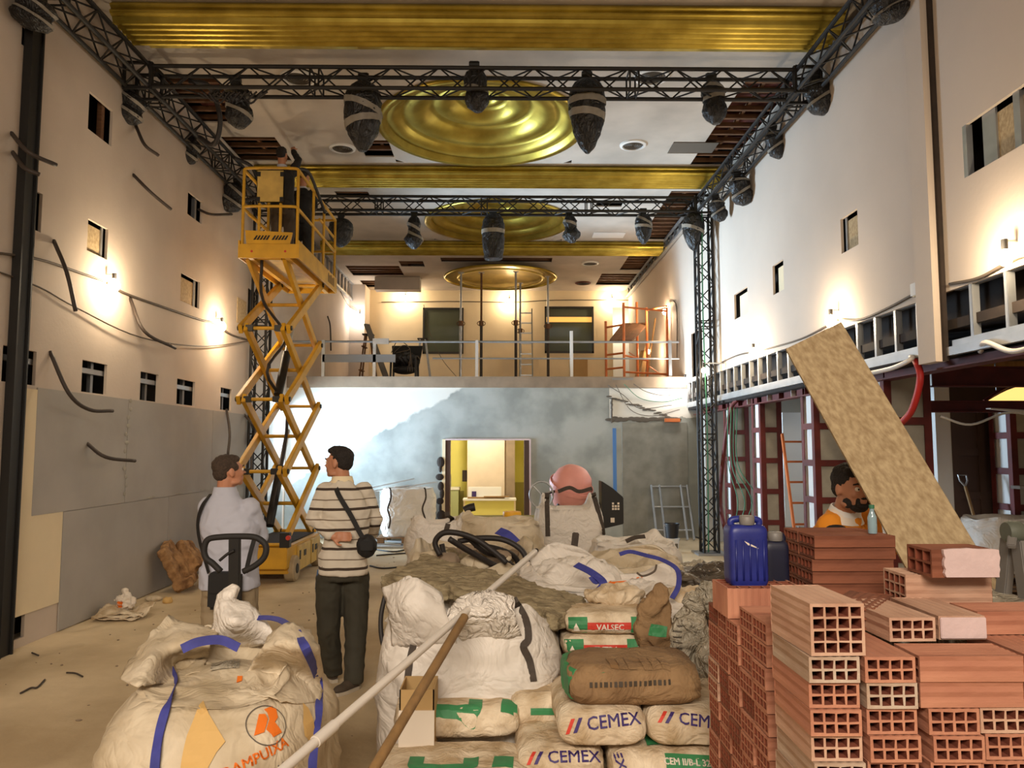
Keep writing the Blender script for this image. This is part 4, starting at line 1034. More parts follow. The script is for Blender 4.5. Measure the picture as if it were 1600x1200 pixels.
loop(PZ+H); loop(PZ+.56)
for z in (PZ+H, PZ+.56):
    for x in (cor[0][0], cor[1][0]): tub('guard_rail', [V((x, PY0+.02, z)), V((x, PY1-.02, z))], .022)
    tub('guard_rail', [V((cor[2][0], PY1-.02, z)), V((cor[3][0], PY1-.02, z))])
for x, y in cor+[(cor[1][0], PY0+.85), (cor[1][0], PY0+1.5), (cor[0][0], PY0+1.1)]: tub('guard_post', [V((x, y, PZ)), V((x, y, PZ+H))], .02)
for x in (PX0+.24, PX1-.24): tub('guard_post', [V((x, PY0, PZ+.05)), V((x, PY0, PZ+.62))], .02)
MB().bb(PX0+.21, PX1-.19, PY0-.05, PY0-.03, PZ+.62, PZ+1.06).build('sign_board', M['yellowpale'], t, bevel=.01)
for x in (PX0+.235, PX1-.215):
    for z in (.66, 1.0): MB().bb(x-.025, x+.025, PY0-.058, PY0-.05, PZ+z-.03, PZ+z+.03).build('clip', M['darkmetal'], t)
kp = MB().prism([V((PX0+.07, PY0-.03, PZ+.25)), V((PX1-.07, PY0-.03, PZ+.22)), V((PX1-.1, PY0-.03, PZ+.07)), V((PX0+.09, PY0-.03, PZ+.07))], (0, .03, 0)).build('kick_plate', M['yellow'], t)
for x in (PX0+.27, PX1-.25):
    mb = MB()
    for j in range(5): mb.prism([V((x-.09+.04*j, PY0-.034, PZ+.12)), V((x-.06+.04*j, PY0-.034, PZ+.12)), V((x-.03+.04*j, PY0-.034, PZ+.18)), V((x-.05+.04*j, PY0-.034, PZ+.18))], (0, .004, 0))
    mb.build('marking', M['darkmetal'], kp)
tub('brace', [V((PX0+.06, PY0+.1, PZ+.5)), V((PX1-.2, PY0+.2, PZ+.1))], .016)
tub('extension_rail', [V((cor[1][0]-.02, PY0+1.3, PZ+.8)), V((cor[1][0]-.02, PY1+.0, PZ+.8))], .02)
tub('hose_on_rail', smoothpts([V((cor[1][0]-.05, PY0+.1, PZ+H+.05)), V((cor[1][0]+.03, PY0+.4, PZ+H+.12)), V((cor[1][0]+.04, PY0+.9, PZ+H)), V((cor[1][0]+.06, PY0+1.3, PZ+.9))]), .022, 'cable')
# worn marking on the platform's side
mb = MB()
for k in range(5): mb.bb(PX1+.021, PX1+.024, PY1-.62+k*.09, PY1-.58+k*.09, PZ-.06, PZ+.08-.02*(k % 2))
mb.build('marking', M['inkdark'], sk)
# ============================================================ PEOPLE
def ring(c, lat, fwd, rx, ry, n=20, p=2.4):
    out = []
    for k in range(n):
        a = 2*pi*k/n; ca, sa = cos(a), sin(a)
        out.append(V(c)+lat*(rx*math.copysign(abs(ca)**(2/p), ca))+fwd*(ry*math.copysign(abs(sa)**(2/p), sa)))
    return out
def limb(mb, pts, rs, n=12):
    mb.tube(pts, rs, n)
    for p, r in zip(pts, rs): mb.ell(p, (r, r, r), 12, 8)
def hand(mb, wrist, d, n, s=1.0, curl=.5, thumb=1):
    """palm and five fingers; d: direction of the fingers, n: palm normal"""
    d = V(d).normalized(); n = V(n); n = (n-d*n.dot(d)).normalized(); sd = d.cross(n).normalized()*thumb
    R = Matrix((sd, d, n)).transposed()
    mb.ell(wrist+d*.045*s, (.040*s, .052*s, .016*s), 12, 8, R)
    mb.tube([wrist-d*.02*s, wrist+d*.03*s], [.024*s, .027*s], 8)
    for i, (o, L) in enumerate(((-.030, .062), (-.010, .075), (.011, .080), (.031, .070))):
        p = wrist+d*.085*s+sd*o*s; dd = d.copy(); pts = [wrist+d*.05*s+sd*o*s, p]
        for k in range(3):
            dd = (dd+n*curl*(.5+.25*k)).normalized(); p = p+dd*L*s*(.42, .32, .26)[k]; pts.append(p)
        mb.tube(pts, [.010*s, .0095*s, .009*s, .008*s, .0065*s], 8); mb.ell(pts[-1], (.0065*s,)*3, 8, 6)
    p = wrist+d*.02*s+sd*.030*s; q = p+(d*.6+sd*.7+n*.3).normalized()*.045*s; r = q+(d*.9+sd*.15+n*.4).normalized()*.032*s
    mb.tube([wrist+d*.02*s+sd*.01*s, p, q, r], [.013*s, .013*s, .011*s, .009*s], 8); mb.ell(r, (.009*s,)*3, 8, 6)
def headframe(face, up=V((0, 0, 1)), roll=0.0):
    f = V(face).normalized(); x = f.cross(up).normalized(); u = x.cross(f).normalized()
    return Matrix((x, f, u)).transposed()
def head(mb, c, R, s=1.0):
    c = V(c); P = lambda x, y, z: c+R @ (V((x, y, z))*s)
    E = lambda x, y, z, a, b, d, rr=None: mb.ell(P(x, y, z), (a*s, b*s, d*s), 20, 14, R if rr is None else R @ rr)
    E(0, -.015, .03, .074, .095, .085); E(0, .02, .0, .066, .075, .085); E(0, .035, -.045, .056, .058, .062)
    E(0, .075, -.085, .024, .020, .020); E(0, .085, .030, .05, .014, .012)
    for sx in (-1, 1):
        E(sx*.074, -.012, -.005, .010, .020, .033); E(sx*.036, .068, -.02, .022, .02, .022)
        E(sx*.05, .02, -.075, .018, .035, .018)
    mb.loft([[P(-.008, .088, .03), P(.008, .088, .03), P(0, .098, .03)], [P(-.012, .09, .0), P(.012, .09, .0), P(0, .113, -.002)], [P(-.019, .088, -.022), P(.019, .088, -.022), P(0, .124, -.018)], [P(-.014, .085, -.032), P(.014, .085, -.032), P(0, .108, -.032)]])
    E(0, .118, -.019, .010, .009, .009); E(0, .092, -.05, .024, .010, .0065); E(0, .090, -.062, .021, .011, .007)
def head_parts(t, body, c, R, s, hair, style, beard=None):
    c = V(c); P = lambda x, y, z: c+R @ (V((x, y, z))*s)
    h = MB(); hm = MB(); E = lambda x, y, z, a, b, d: hm.ell(P(x, y, z), (a*s, b*s, d*s), 20, 14, R)
    if style == 'short':
        E(0, -.028, .045, .080, .092, .082); E(0, -.062, .0, .068, .052, .062); E(0, .02, .085, .058, .062, .034)
        for sx in (-1, 1): E(sx*.066, .012, .035, .014, .03, .035)
    elif style == 'fade':
        E(0, -.030, .050, .0785, .093, .080); E(0, -.050, .015, .071, .068, .075); E(0, .030, .096, .058, .060, .030); E(0, .0, .112, .05, .07, .022)
    else:
        E(0, -.028, .05, .084, .096, .084); E(0, -.062, .0, .07, .05, .06)
        for k in range(34):
            a = random.uniform(-1, 1); b = random.uniform(-.07, .06); E(a*.06, b, .1+.018*random.random()-abs(a)*.02, .02, .02, .018)
    organic(hm, .006*s, 2, amp=.004, freq=45, seed=2).build('hair', M[hair], t, smooth=5)
    eb = MB()
    for sx in (-1, 1): eb.tube([P(sx*.018, .099, .030), P(sx*.036, .094, .036), P(sx*.054, .078, .030)], [.004*s, .0055*s, .003*s], 6)
    eb.build('eyebrows', M[hair], t, smooth=5)
    for sx in (-1, 1):
        e = MB().ell(P(sx*.031, .082, .008), (.0125*s,)*3, 12, 8).build('eye', M['inkwhite'], t, smooth=5)
        MB().ell(P(sx*.031, .0925, .008), (.0055*s, .003*s, .0055*s), 10, 6, R).build('iris', M['blackrub'], e, smooth=5)
    if beard:
        b = MB(); Eb = lambda x, y, z, a, bb, d: b.ell(P(x, y, z), (a*s, bb*s, d*s), 16, 10, R)
        Eb(0, .055, -.088, .048, .040, .026); Eb(0, .098, -.038, .026, .010, .006); Eb(0, .094, -.078, .026, .018, .016)
        for sx in (-1, 1): Eb(sx*.055, .035, -.068, .009, .036, .028); Eb(sx*.03, .086, -.06, .009, .016, .026)
        organic(b, .005*s, 1, amp=.002, freq=60).build('beard', M[beard], t, smooth=5)

def person(lab, J, face, cloth, hand_d, skin='skin', hair='hairblack', style='short', beard=None, s=1.0, feet=None, roll_sleeves=False, name='person', hand_n=None, tops=None, vox=.009, bulk=1.0, group=None):
    foot = (J['anL']+J['anR'])/2; t = thing(name, (foot.x, foot.y, J.get('base', 0)), lab, 'person', group)
    lat = (J['shR']-J['shL']); lat.z *= .3; lat.normalize(); up = (J['neck']-J['pel']).normalized(); fwd = up.cross(lat).normalized()
    hl = (J['hipR']-J['hipL']); hl.normalize(); hf = V((0, 0, 1)).cross(hl).normalized()
    sw = (J['shR']-J['shL']).length/2
    R = headframe(face)
    b = MB(); head(b, J['head'], R, s)
    limb(b, [J['head']+R @ V((0, -.025, -.05))*s, J['neck']+up*.0, J['neck']-up*.06], [.058*s, .06*s, .08*s])
    def torso(mb, g, z0=0.0, z1=1.0, sh=True):
        mb.loft([ring(J['pel']-up*.04, hl, hf, .155*s*bulk+g, .105*s*bulk+g), ring(J['pel']+up*.06, hl, hf, .16*s*bulk+g, .115*s*bulk+g), ring(J['waist'], (hl+lat).normalized(), (hf+fwd).normalized(), .145*s*bulk+g, .11*s*bulk+g),
                 ring(J['chest'], lat, fwd, .17*s*bulk+g, .12*s*bulk+g), ring(J['neck']-up*.09*s, lat, fwd, sw*.92+g, .095*s+g), ring(J['neck']-up*.035*s, lat, fwd, sw*.55+g, .075*s+g), ring(J['neck']+up*.005, lat, fwd, .066*s+g, .06*s+g)])
        for q in ('shL', 'shR'): mb.ell(J[q]-up*.01, (.062*s+g, .062*s+g, .062*s+g), 14, 10)
    torso(b, -.012)
    for q in 'LR':
        limb(b, [J['sh'+q], J['el'+q], J['wr'+q]], [.042*s, .034*s, .026*s])
        hand(b, J['wr'+q], hand_d[q], (hand_n or {}).get(q, fwd), s*.95, .5, 1 if q == 'L' else -1)
        limb(b, [J['hip'+q], J['kn'+q], J['an'+q]], [.072*s, .052*s, .036*s])
        b.tube([J['an'+q], J['an'+q]+V((0, 0, -.04))], [.036*s, .034*s], 10)
    organic(b, vox*.8, 3).build('body', M[skin], t, smooth=5)
    head_parts(t, None, J['head'], R, s, hair, style, beard)
    # trousers
    m = MB(); m.loft([ring(J['pel']+up*.075, hl, hf, .165*s*bulk, .12*s*bulk), ring(J['pel'], hl, hf, .175*s*bulk, .13*s*bulk), ring(J['pel']-V((0, 0, .09)), hl, hf, .165*s*bulk, .12*s*bulk)])
    for q in 'LR':
        a = J['an'+q]; limb(m, [J['hip'+q], J['hip'+q].lerp(J['kn'+q], .5), J['kn'+q], J['kn'+q].lerp(a, .6)], [.102*s, .097*s, .083*s, .076*s])
        m.tube([J['kn'+q].lerp(a, .6), a+V((0, 0, .0)), a+V((0, 0, -.035))], [.076*s, .072*s, .07*s], 12)
    organic(m, .011, 4, amp=.010, freq=7, seed=foot.x*3, ridged=True, stretch=(1, 1, .8)).build('trousers', M[cloth[1]], t, smooth=5)
    # top
    m = MB(); torso(m, .014); hem = cloth[2] if len(cloth) > 2 else .0
    m.loft([ring(J['pel']+up*.1, hl, hf, .175*s*bulk, .135*s*bulk), ring(J['pel']-up*hem, hl, hf, .182*s*bulk, .142*s*bulk)])
    for q in 'LR':
        e = J['wr'+q] if not roll_sleeves else J['el'+q].lerp(J['wr'+q], .3)
        limb(m, [J['sh'+q], J['sh'+q].lerp(J['el'+q], .5), J['el'+q], e.lerp(J['el'+q], .12)], [.070*s, .063*s, .055*s, .044*s])
    top = organic(m, .011, 4, amp=.011, freq=6.5, seed=foot.x*5+1, ridged=True).build('top', cloth[0] if not isinstance(cloth[0], str) else M[cloth[0]], t, smooth=5)
    cl = MB(); cn = J['neck']+up*.015
    cl.loft([ring(cn-up*.03, lat, fwd, .086*s, .080*s), ring(cn+up*.018, lat, fwd, .074*s, .070*s), ring(cn+up*.02, lat, fwd, .068*s, .064*s), ring(cn-up*.03, lat, fwd, .07*s, .066*s)], caps=False)
    cl.build('collar', M['shirt'] if tops is None else M[tops], t, smooth=1)
    # shoes
    for q in 'LR':
        fd = V((feet or {}).get(q, fwd)); fd.z = 0; fd.normalize(); a = J['an'+q]; z = J.get('base', 0)
        Rf = Matrix((fd.cross(V((0, 0, 1))), fd, V((0, 0, 1)))).transposed()
        m = MB(); cx = V((a.x, a.y, z)); m.ell(cx+fd*.0+V((0, 0, .05)), (.040, .05, .05), 14, 10, Rf); m.ell(cx+fd*.11+V((0, 0, .035)), (.045, .09, .034), 14, 10, Rf); m.ell(cx+fd*.05+V((0, 0, .045)), (.042, .08, .042), 14, 10, Rf)
        m.v = [V((p.x, p.y, max(p.z, z+.022))) for p in m.v]
        sh = organic(m, .008, 3).build('shoe', M['shoe'], t, smooth=5)
        so = MB().loft([[cx+Rf @ V((x*(.044 if y > -.02 else .036), y, zz)) for x, y in ((-1, -.02), (-.6, -.055), (.6, -.055), (1, -.02), (1.1, .1), (.8, .18), (0, .21), (-.8, .18), (-1.1, .1))] for zz in (.001, .024)])
        so.build('sole', M['sole'], sh)
    return t, lat, fwd, up

# ---- striped man
def stripemat():
    m = mat('striped_jersey', rgb(206, 196, 180), .9); nt = m.node_tree; N = nt.nodes; L = nt.links; P = N['Principled BSDF']
    tc = N.new('ShaderNodeTexCoord'); s = N.new('ShaderNodeSeparateXYZ'); L.new(tc.outputs['Object'], s.inputs[0])
    n = N.new('ShaderNodeTexNoise'); n.inputs['Scale'].default_value = 3; L.new(tc.outputs['Object'], n.inputs['Vector'])
    a = N.new('ShaderNodeMath'); a.operation = 'MULTIPLY_ADD'; a.inputs[1].default_value = .03; L.new(n.outputs[0], a.inputs[0]); L.new(s.outputs[2], a.inputs[2])
    f = N.new('ShaderNodeMath'); f.operation = 'MODULO'; f.inputs[1].default_value = .145; L.new(a.outputs[0], f.inputs[0])
    r = N.new('ShaderNodeValToRGB'); r.color_ramp.interpolation = 'CONSTANT'; e = r.color_ramp.elements
    base, dark, mid = rgb(206, 196, 180), rgb(62, 48, 38), rgb(120, 104, 88)
    d = N.new('ShaderNodeMath'); d.operation = 'DIVIDE'; d.inputs[1].default_value = .145; L.new(f.outputs[0], d.inputs[0]); L.new(d.outputs[0], r.inputs[0])
    e[0].position = 0; e[0].color = (*dark, 1); e[1].position = .13; e[1].color = (*base, 1)
    for p, c in ((.50, mid), (.56, base)):
        x = r.color_ramp.elements.new(p); x.color = (*c, 1)
    L.new(r.outputs[0], P.inputs['Base Color']); return m
Y0 = onZ(545, 1071, 0).y
j = lambda px, py, dy=0: onY(px, py, Y0+dy)
J = dict(head=j(529, 724), neck=j(535, 751), chest=j(541, 798), waist=j(540, 845), pel=j(536, 887), shL=j(509, 771, -.05), shR=j(570, 771, .08),
         elL=j(489, 812, -.06), wrL=j(519, 838, -.16), elR=j(587, 812, .12), wrR=j(580, 838, .32), hipL=j(515, 903), hipR=j(556, 903, .05), knL=j(513, 985, -.02), knR=j(556, 985, .0), anL=j(520, 1056, .1), anR=j(553, 1060, -.1))
J['anL'].z = .08; J['anR'].z = .08
J['shL'] = j(509, 768, -.03); J['shR'] = j(569, 767, .08)
t, lat, fwd, up = person('man in a cream striped jersey and dark trousers with a hand behind his back', J, (-.93, .35, 0.02), (stripemat(), 'darktrouser', .045), dict(L=(1, .15, -.05), R=(-.2, .9, .2)), 'skin2', 'hairblack', 'fade', beard=None, s=1.0, feet=dict(L=(-.5, .8, 0), R=(-.55, -.8, 0)), tops='cream', hand_n=dict(L=(0, -.9, .2), R=(0, 0, 1)))
tb = [o for o in t.children if o.name.startswith('trousers')][0]
MB().box(j(497, 905, -.02), (.02, .05, .15), Matrix.Rotation(.1, 3, 'Y')).build('side_stripe', M['bluetrim'], t, bevel=.004)
# cross-body bag
bg_ = thing('shoulder_bag', j(573, 872, -.2), 'small black cross-body bag hanging at the hip of the man in the striped jersey', 'bag')
m = MB(); m.ell(j(573, 853, -.17), (.075, .055, .085), 18, 12)
organic(m, .008, 3, amp=.008, freq=14, ridged=True).build('bag_body', M['blackcloth'], bg_, smooth=5)
MB().box(j(573, 853, -.232), (.09, .012, .07)).build('pocket', M['blackcloth'], bg_, bevel=.005)
ribbon('strap', [j(523, 757, -.06), j(530, 775, -.16), j(548, 805, -.17), j(562, 832, -.18), j(570, 845, -.2)], .035, M['blackcloth'], parent=bg_, n_dir=(0, -1, 0), th=.006)

# ---- man in the pale shirt
Y1m = 5.75
j = lambda px, py, dy=0: onY(px, py, Y1m+dy)
J = dict(head=j(358, 737), neck=j(352, 768), chest=j(360, 820), waist=j(361, 868), pel=j(359, 908), shL=j(326, 790), shR=j(389, 792),
         elL=j(324, 842, .06), wrL=j(362, 848, .30), elR=j(409, 838, .10), wrR=j(376, 842, .30), hipL=j(338, 922), hipR=j(380, 922), knL=j(336, 1005), knR=j(382, 1005), anL=j(336, 1060), anR=j(384, 1060))
J['anL'].z = .08; J['anR'].z = .08
t, lat, fwd, up = person('man in a pale blue shirt and beige trousers seen from behind, arms folded', J, (.72, .68, .10), ('shirt', 'chino', .05), dict(L=(1, .1, .1), R=(-1, .1, .1)), 'skin', 'hairgrey', 'short', s=1.04, feet=dict(L=(-.1, 1, 0), R=(.2, 1, 0)), bulk=1.13)
bg_ = thing('shoulder_bag', j(355, 950, -.25), 'larger black shoulder bag hanging behind the man in the pale shirt', 'bag')
MB().bb(j(328, 920, -.2).x, j(377, 920, -.2).x, Y1m-.26, Y1m-.16, j(350, 951, -.2).z, j(350, 893, -.2).z).build('bag_body', M['blackcloth'], bg_, bevel=.02, smooth=.8)
MB().bb(j(332, 920, -.2).x, j(373, 920, -.2).x, Y1m-.275, Y1m-.26, j(350, 925, -.2).z, j(350, 893, -.2).z).build('flap', M['blackcloth'], bg_, bevel=.006)
ribbon('strap', [j(329, 772, -.05), j(316, 790, -.1), j(309, 815, -.06), j(312, 845, -.08), j(326, 895, -.2)], .03, M['blackcloth'], parent=bg_, n_dir=(-.6, -.8, 0), th=.006)
ribbon('strap', [j(398, 840, -.18), j(391, 865, -.2), j(384, 895, -.2)], .03, M['blackcloth'], parent=bg_, n_dir=(0, -1, 0), th=.006)

# ---- worker in orange, bending behind the bricks
Yw = 4.1
j = lambda px, py, dy=0: onY(px, py, Yw+dy)
J = dict(head=j(1331, 764, -.1), neck=j(1320, 802, 0), chest=j(1312, 850, .06), waist=j(1300, 905, .14), pel=j(1292, 960, .2), shL=j(1351, 812, .1), shR=j(1298, 822, -.02),
         elL=j(1372, 868, .08), wrL=j(1402, 850, -.05), elR=j(1300, 895, -.15), wrR=j(1345, 905, -.28), hipL=j(1310, 985, .24), hipR=j(1275, 985, .14), knL=j(1325, 1090, .1), knR=j(1285, 1090, .0), anL=j(1320, 1190, .25), anR=j(1275, 1190, .15))
J['anL'].z = .08; J['anR'].z = .08; J['knL'].z = .5; J['knR'].z = .5; J['anL'].y = Yw+.3; J['anR'].y = Yw+.2
t, lat, fwd, up = person('bearded worker in an orange sweatshirt behind the brick stack and leaning chipboard', J, (.22, -.95, -.06), ('orangeshirt', 'darktrouser'), dict(L=(.4, -.8, .1), R=(.9, -.3, -.2)), 'skin2', 'hairblack', 'curly', beard='hairblack', s=1.0, tops='white')
m = MB(); m.loft([ring(J['neck']-up*.035+V((0, -.01, 0)), lat, fwd, .105, .085), ring(J['neck']+up*.005, lat, fwd, .082, .074), ring(J['neck']+up*.025, lat, fwd, .076, .068), ring(J['neck']+up*.0, lat, fwd, .07, .06)], caps=False).build('shirt_collar', M['inkwhite'], t, smooth=1)
m = MB(); m.ell(j(1307, 842, -.12), (.075, .05, .075), 16, 10); organic(m, .008, 2, amp=.006, freq=12, ridged=True).build('black_shoulder_pad', M['blackcloth'], t, smooth=5)

# ---- two workers on the lift platform
Yl = 10.75
j = lambda px, py, dy=0: onY(px, py, Yl+dy)
J = dict(base=PZ, head=j(441, 243), neck=j(441, 262), chest=j(441, 283), waist=j(442, 306), pel=j(442, 327), shL=j(424, 270), shR=j(458, 268),
         elL=j(419, 296, .05), wrL=j(428, 312, .25), elR=j(466, 250, .15), wrR=j(458, 236, .3), hipL=j(433, 333), hipR=j(451, 333), knL=j(432, 365), knR=j(452, 365), anL=j(432, 390), anR=j(452, 390))
J['anL'].z = PZ+.08; J['anR'].z = PZ+.08; J['knL'].z = PZ+.48; J['knR'].z = PZ+.48
t, *_ = person('worker in a dark sweatshirt standing with his back turned on the lift platform', J, (.1, .99, .12), ('blackcloth', 'shoe'), dict(L=(0, 1, 0), R=(-.2, .5, .8)), 'skin2', 'hairblack', 'fade', s=.93, feet=dict(L=(-.1, 1, 0), R=(.1, 1, 0)), vox=.012)
Yl = 11.45
J = dict(base=PZ, head=j(476, 278), neck=j(473, 296), chest=j(472, 315), waist=j(471, 334), pel=j(471, 350), shL=j(459, 304), shR=j(488, 302),
         elL=j(452, 322, .1), wrL=j(458, 335, .25), elR=j(492, 322, .1), wrR=j(486, 336, .3), hipL=j(464, 354), hipR=j(479, 354), knL=j(463, 375), knR=j(481, 375), anL=j(464, 392), anR=j(480, 392))
dz = PZ+.80-J['pel'].z
for q in ('anL', 'anR'): J[q].z = PZ+.08
for q in ('knL', 'knR'): J[q].z = PZ+.44
for q in ('hipL', 'hipR'): J[q].z = PZ+.78
J['pel'].z = PZ+.86
t, *_ = person('worker all in black at the far side of the lift platform, behind his mate', J, (.3, .9, -.3), ('blackcloth', 'blackcloth'), dict(L=(0, 1, 0), R=(0, 1, 0)), 'skin2', 'hairblack', 'fade', s=.85, feet=dict(L=(-.1, 1, 0), R=(.1, 1, 0)), vox=.012)
# ============================================================ BIG BAGS AND SACKS
def bigbag(name, c, half, h, m, lab, cat='bulk bag', peaks=(), rim=.06, dip=.12, seed=1, amp=.02, bulge=.04, wrinkle=.006, z0=0.0, nu=120, dome=0.0, sq=3.4, lean=(0, 0), foldf=1.0, group=None, shoulder=.10):
    """filled woven bag; half=(x,y) half sizes; peaks: (angle deg, height, width deg) of the rim"""
    c = V(c); ns = 26; nr = 8; ni = 16; rings = []
    hx_, hy_ = half
    def sec(a, k, ex=0.0):
        ca, sa = cos(a), sin(a)
        return V((math.copysign(abs(ca)**(2/sq), ca)*(hx_*k+ex), math.copysign(abs(sa)**(2/sq), sa)*(hy_*k+ex), 0))
    def rimh(a):
        d = math.degrees(a) % 360; r = 0
        for pa, ph, pw in peaks:
            q = abs((d-pa+180) % 360-180); r += ph*math.exp(-(q/pw)**2)
        return rim*(1+.9*noise.noise(V((cos(a)*2.2, sin(a)*2.2, seed))))+r
    def disp(p, a, k, up):
        q = V((p.x*1.6*foldf+seed*3, p.y*1.6*foldf, p.z*(3.2 if k < .8 else 1.8)*foldf))
        n_ = V((cos(a), sin(a), 0))
        w = wrinkle*sin(p.z*88+6*noise.noise(V((cos(a)*1.5+seed, sin(a)*1.5, p.z*3))))*max(0, noise.noise(V((cos(a)*1.3, sin(a)*1.3+seed, p.z*2.4)))+.35)
        return n_*(amp*(fold(q)+.45*fold(q*2.3))+w)
    for i in range(ns+1):
        f = i/ns; k = .9+.1*min(1, f*5)+bulge*sin(pi*f); k *= 1-shoulder*max(0, (f-.80)/.20)**1.5
        rg = []
        for j in range(nu):
            a = 2*pi*j/nu; p = sec(a, k)+V((lean[0]*f, lean[1]*f, z0+h*f)); p.z += (rimh(a)*.35*f**6)
            rg.append(c+p+disp(p, a, f, 0)*min(1, .25+f*1.5))
        rings.append(rg)
    for i in range(1, nr+1):
        f = i/nr; rg = []
        for j in range(nu):
            a = 2*pi*j/nu; k = (1-shoulder)-.05*f+.05*noise.noise(V((cos(a)*3, sin(a)*3, f+seed))); p = sec(a, k)+V((lean[0], lean[1], z0+h+rimh(a)*(.35+.65*f)))
            rg.append(c+p+disp(p, a, 1, 0)*1.4)
        rings.append(rg)
    for i in range(0, ni+1):
        f = i/ni; rg = []
        for j in range(nu):
            a = 2*pi*j/nu; k = (.93-shoulder)*(1-f)**.9; p = sec(a, k)+V((lean[0], lean[1], 0))
            zz = z0+h+rimh(a)*(1-min(1, f*5))-dip*min(1, f*4)*(1-.6*f)+dome*f+amp*1.6*fold(V((p.x*3.2, p.y*3.2, seed)))*min(1, f*4)
            rg.append(V((c.x+p.x, c.y+p.y, c.z+zz)))
        rings.append(rg)
    rings.insert(0, [c+V((lean[0]*0, 0, z0))+(p-c-V((0, 0, z0)))*.05 for p in rings[0]])
    o = MB().loft(rings).build(name, M[m] if isinstance(m, str) else m, smooth=5, origin=(c.x, c.y, c.z+z0))
    return tag(o, lab, cat, group)

# ---- the large printed bag in the left foreground
A = bigbag('bulk_bag', (-1.13, 3.27, 0), (.405, .45), .80, 'wovendirty', 'large dusty white bulk bag with an orange logo and blue straps, front left', peaks=((125, .13, 24), (345, .07, 15), (20, .10, 16), (75, .05, 22), (290, -.02, 25)), rim=.02, dip=.0, dome=.05, seed=1.3, amp=.026, bulge=.07, wrinkle=.005, shoulder=.24, sq=2.5)
bA = bvh_of(A)
def RU(deg): a = radians(deg); return V((cos(a), 0, sin(a))), V((-sin(a), 0, cos(a)))
def dec(name, geo, px, py, Y, mt, tgt, b, deg=0, off=.003):
    r, u = RU(deg); return decal(name, geo, onY(px, py, Y), r, u, tgt, M[mt], off, b)
yd = 2.83; S = yd/FPX
def circ(r, n=36): return [(r*cos(2*pi*k/n), r*sin(2*pi*k/n)) for k in range(n)]
def ringgeo(r0, r1, n=48):
    vs = circ(r0, n)+circ(r1, n); return vs, [[k, (k+1) % n, n+(k+1) % n, n+k] for k in range(n)]
pdec('logo_ring', ringgeo(.072, .076), 417, 1132, 'inkgrey', A, bA)
def P2(pts, cx, cy): return [((x-cx)*S, (cy-y)*S) for x, y in pts]
for pts in ([(392, 1143), (411, 1112), (420, 1115), (421, 1124), (408, 1143)], [(421, 1107), (436, 1105), (441, 1112), (438, 1126), (430, 1132), (437, 1150), (420, 1154), (412, 1140), (423, 1125), (424, 1114)]):
    pdec('logo_mark', poly_geo(P2(pts, 417, 1132), .012), 417, 1132, 'inkorange', A, bA)
pdec('print', text_geo('RAMPUIXA', .050, .0012), 404, 1184, 'inkorange', A, bA, 14)
pdec('print', text_geo('512', .046, .001), 436, 1203, 'inkgrey', A, bA, 14)
pdec('print', poly_geo(P2([(302, 1092), (318, 1118), (350, 1160), (340, 1175), (318, 1230), (290, 1230), (292, 1150)], 320, 1160), .02), 320, 1160, 'inkyellow', A, bA)
pdec('print', poly_geo(P2([(489, 1098), (497, 1110), (495, 1150), (481, 1165), (462, 1145), (468, 1125)], 480, 1130), .02), 480, 1130, 'inkyellow', A, bA)
pdec('print', poly_geo(P2([(371, 1053), (379, 1056), (378, 1069), (369, 1072)], 375, 1062), .01), 375, 1062, 'inkorange', A, bA)
g = poly_geo([(-.055, -.04), (.055, -.04), (.055, .04), (-.055, .04)], .015)
pdec('document_pouch', g, 352, 1036, 'clear', A, bA, -4, .006)
ribbon('strap', [snap(bA, onY(*q, 3), -.012) for q in ((268, 1048), (274, 1068), (262, 1098), (249, 1145), (242, 1195), (238, 1290))], .036, M['strapblue'], parent=A, n_dir=(-.2, -1, .2), k=9)
ribbon('strap', [onY(463, 985, 3.14), onY(480, 1018, 2.98)]+[snap(bA, onY(*q, 3), -.014) for q in ((497, 1062), (498, 1105), (492, 1150), (488, 1200), (486, 1290))], .034, M['strapblue'], parent=A, n_dir=(.5, -1, .2), k=9)
ribbon('strap', [onY(284, 1014, 3.0), onY(310, 1003, 3.02), onY(345, 1000, 3.05), onY(373, 1012, 3.05)], .035, M['strapblue'], parent=A, n_dir=(0, -1, 0))
ribbon('strap', [onY(378, 968, 3.5), onY(415, 965, 3.45), onY(440, 970, 3.35), onY(458, 984, 3.15)], .03, M['strapblue'], parent=A, n_dir=(0, -.5, 1))
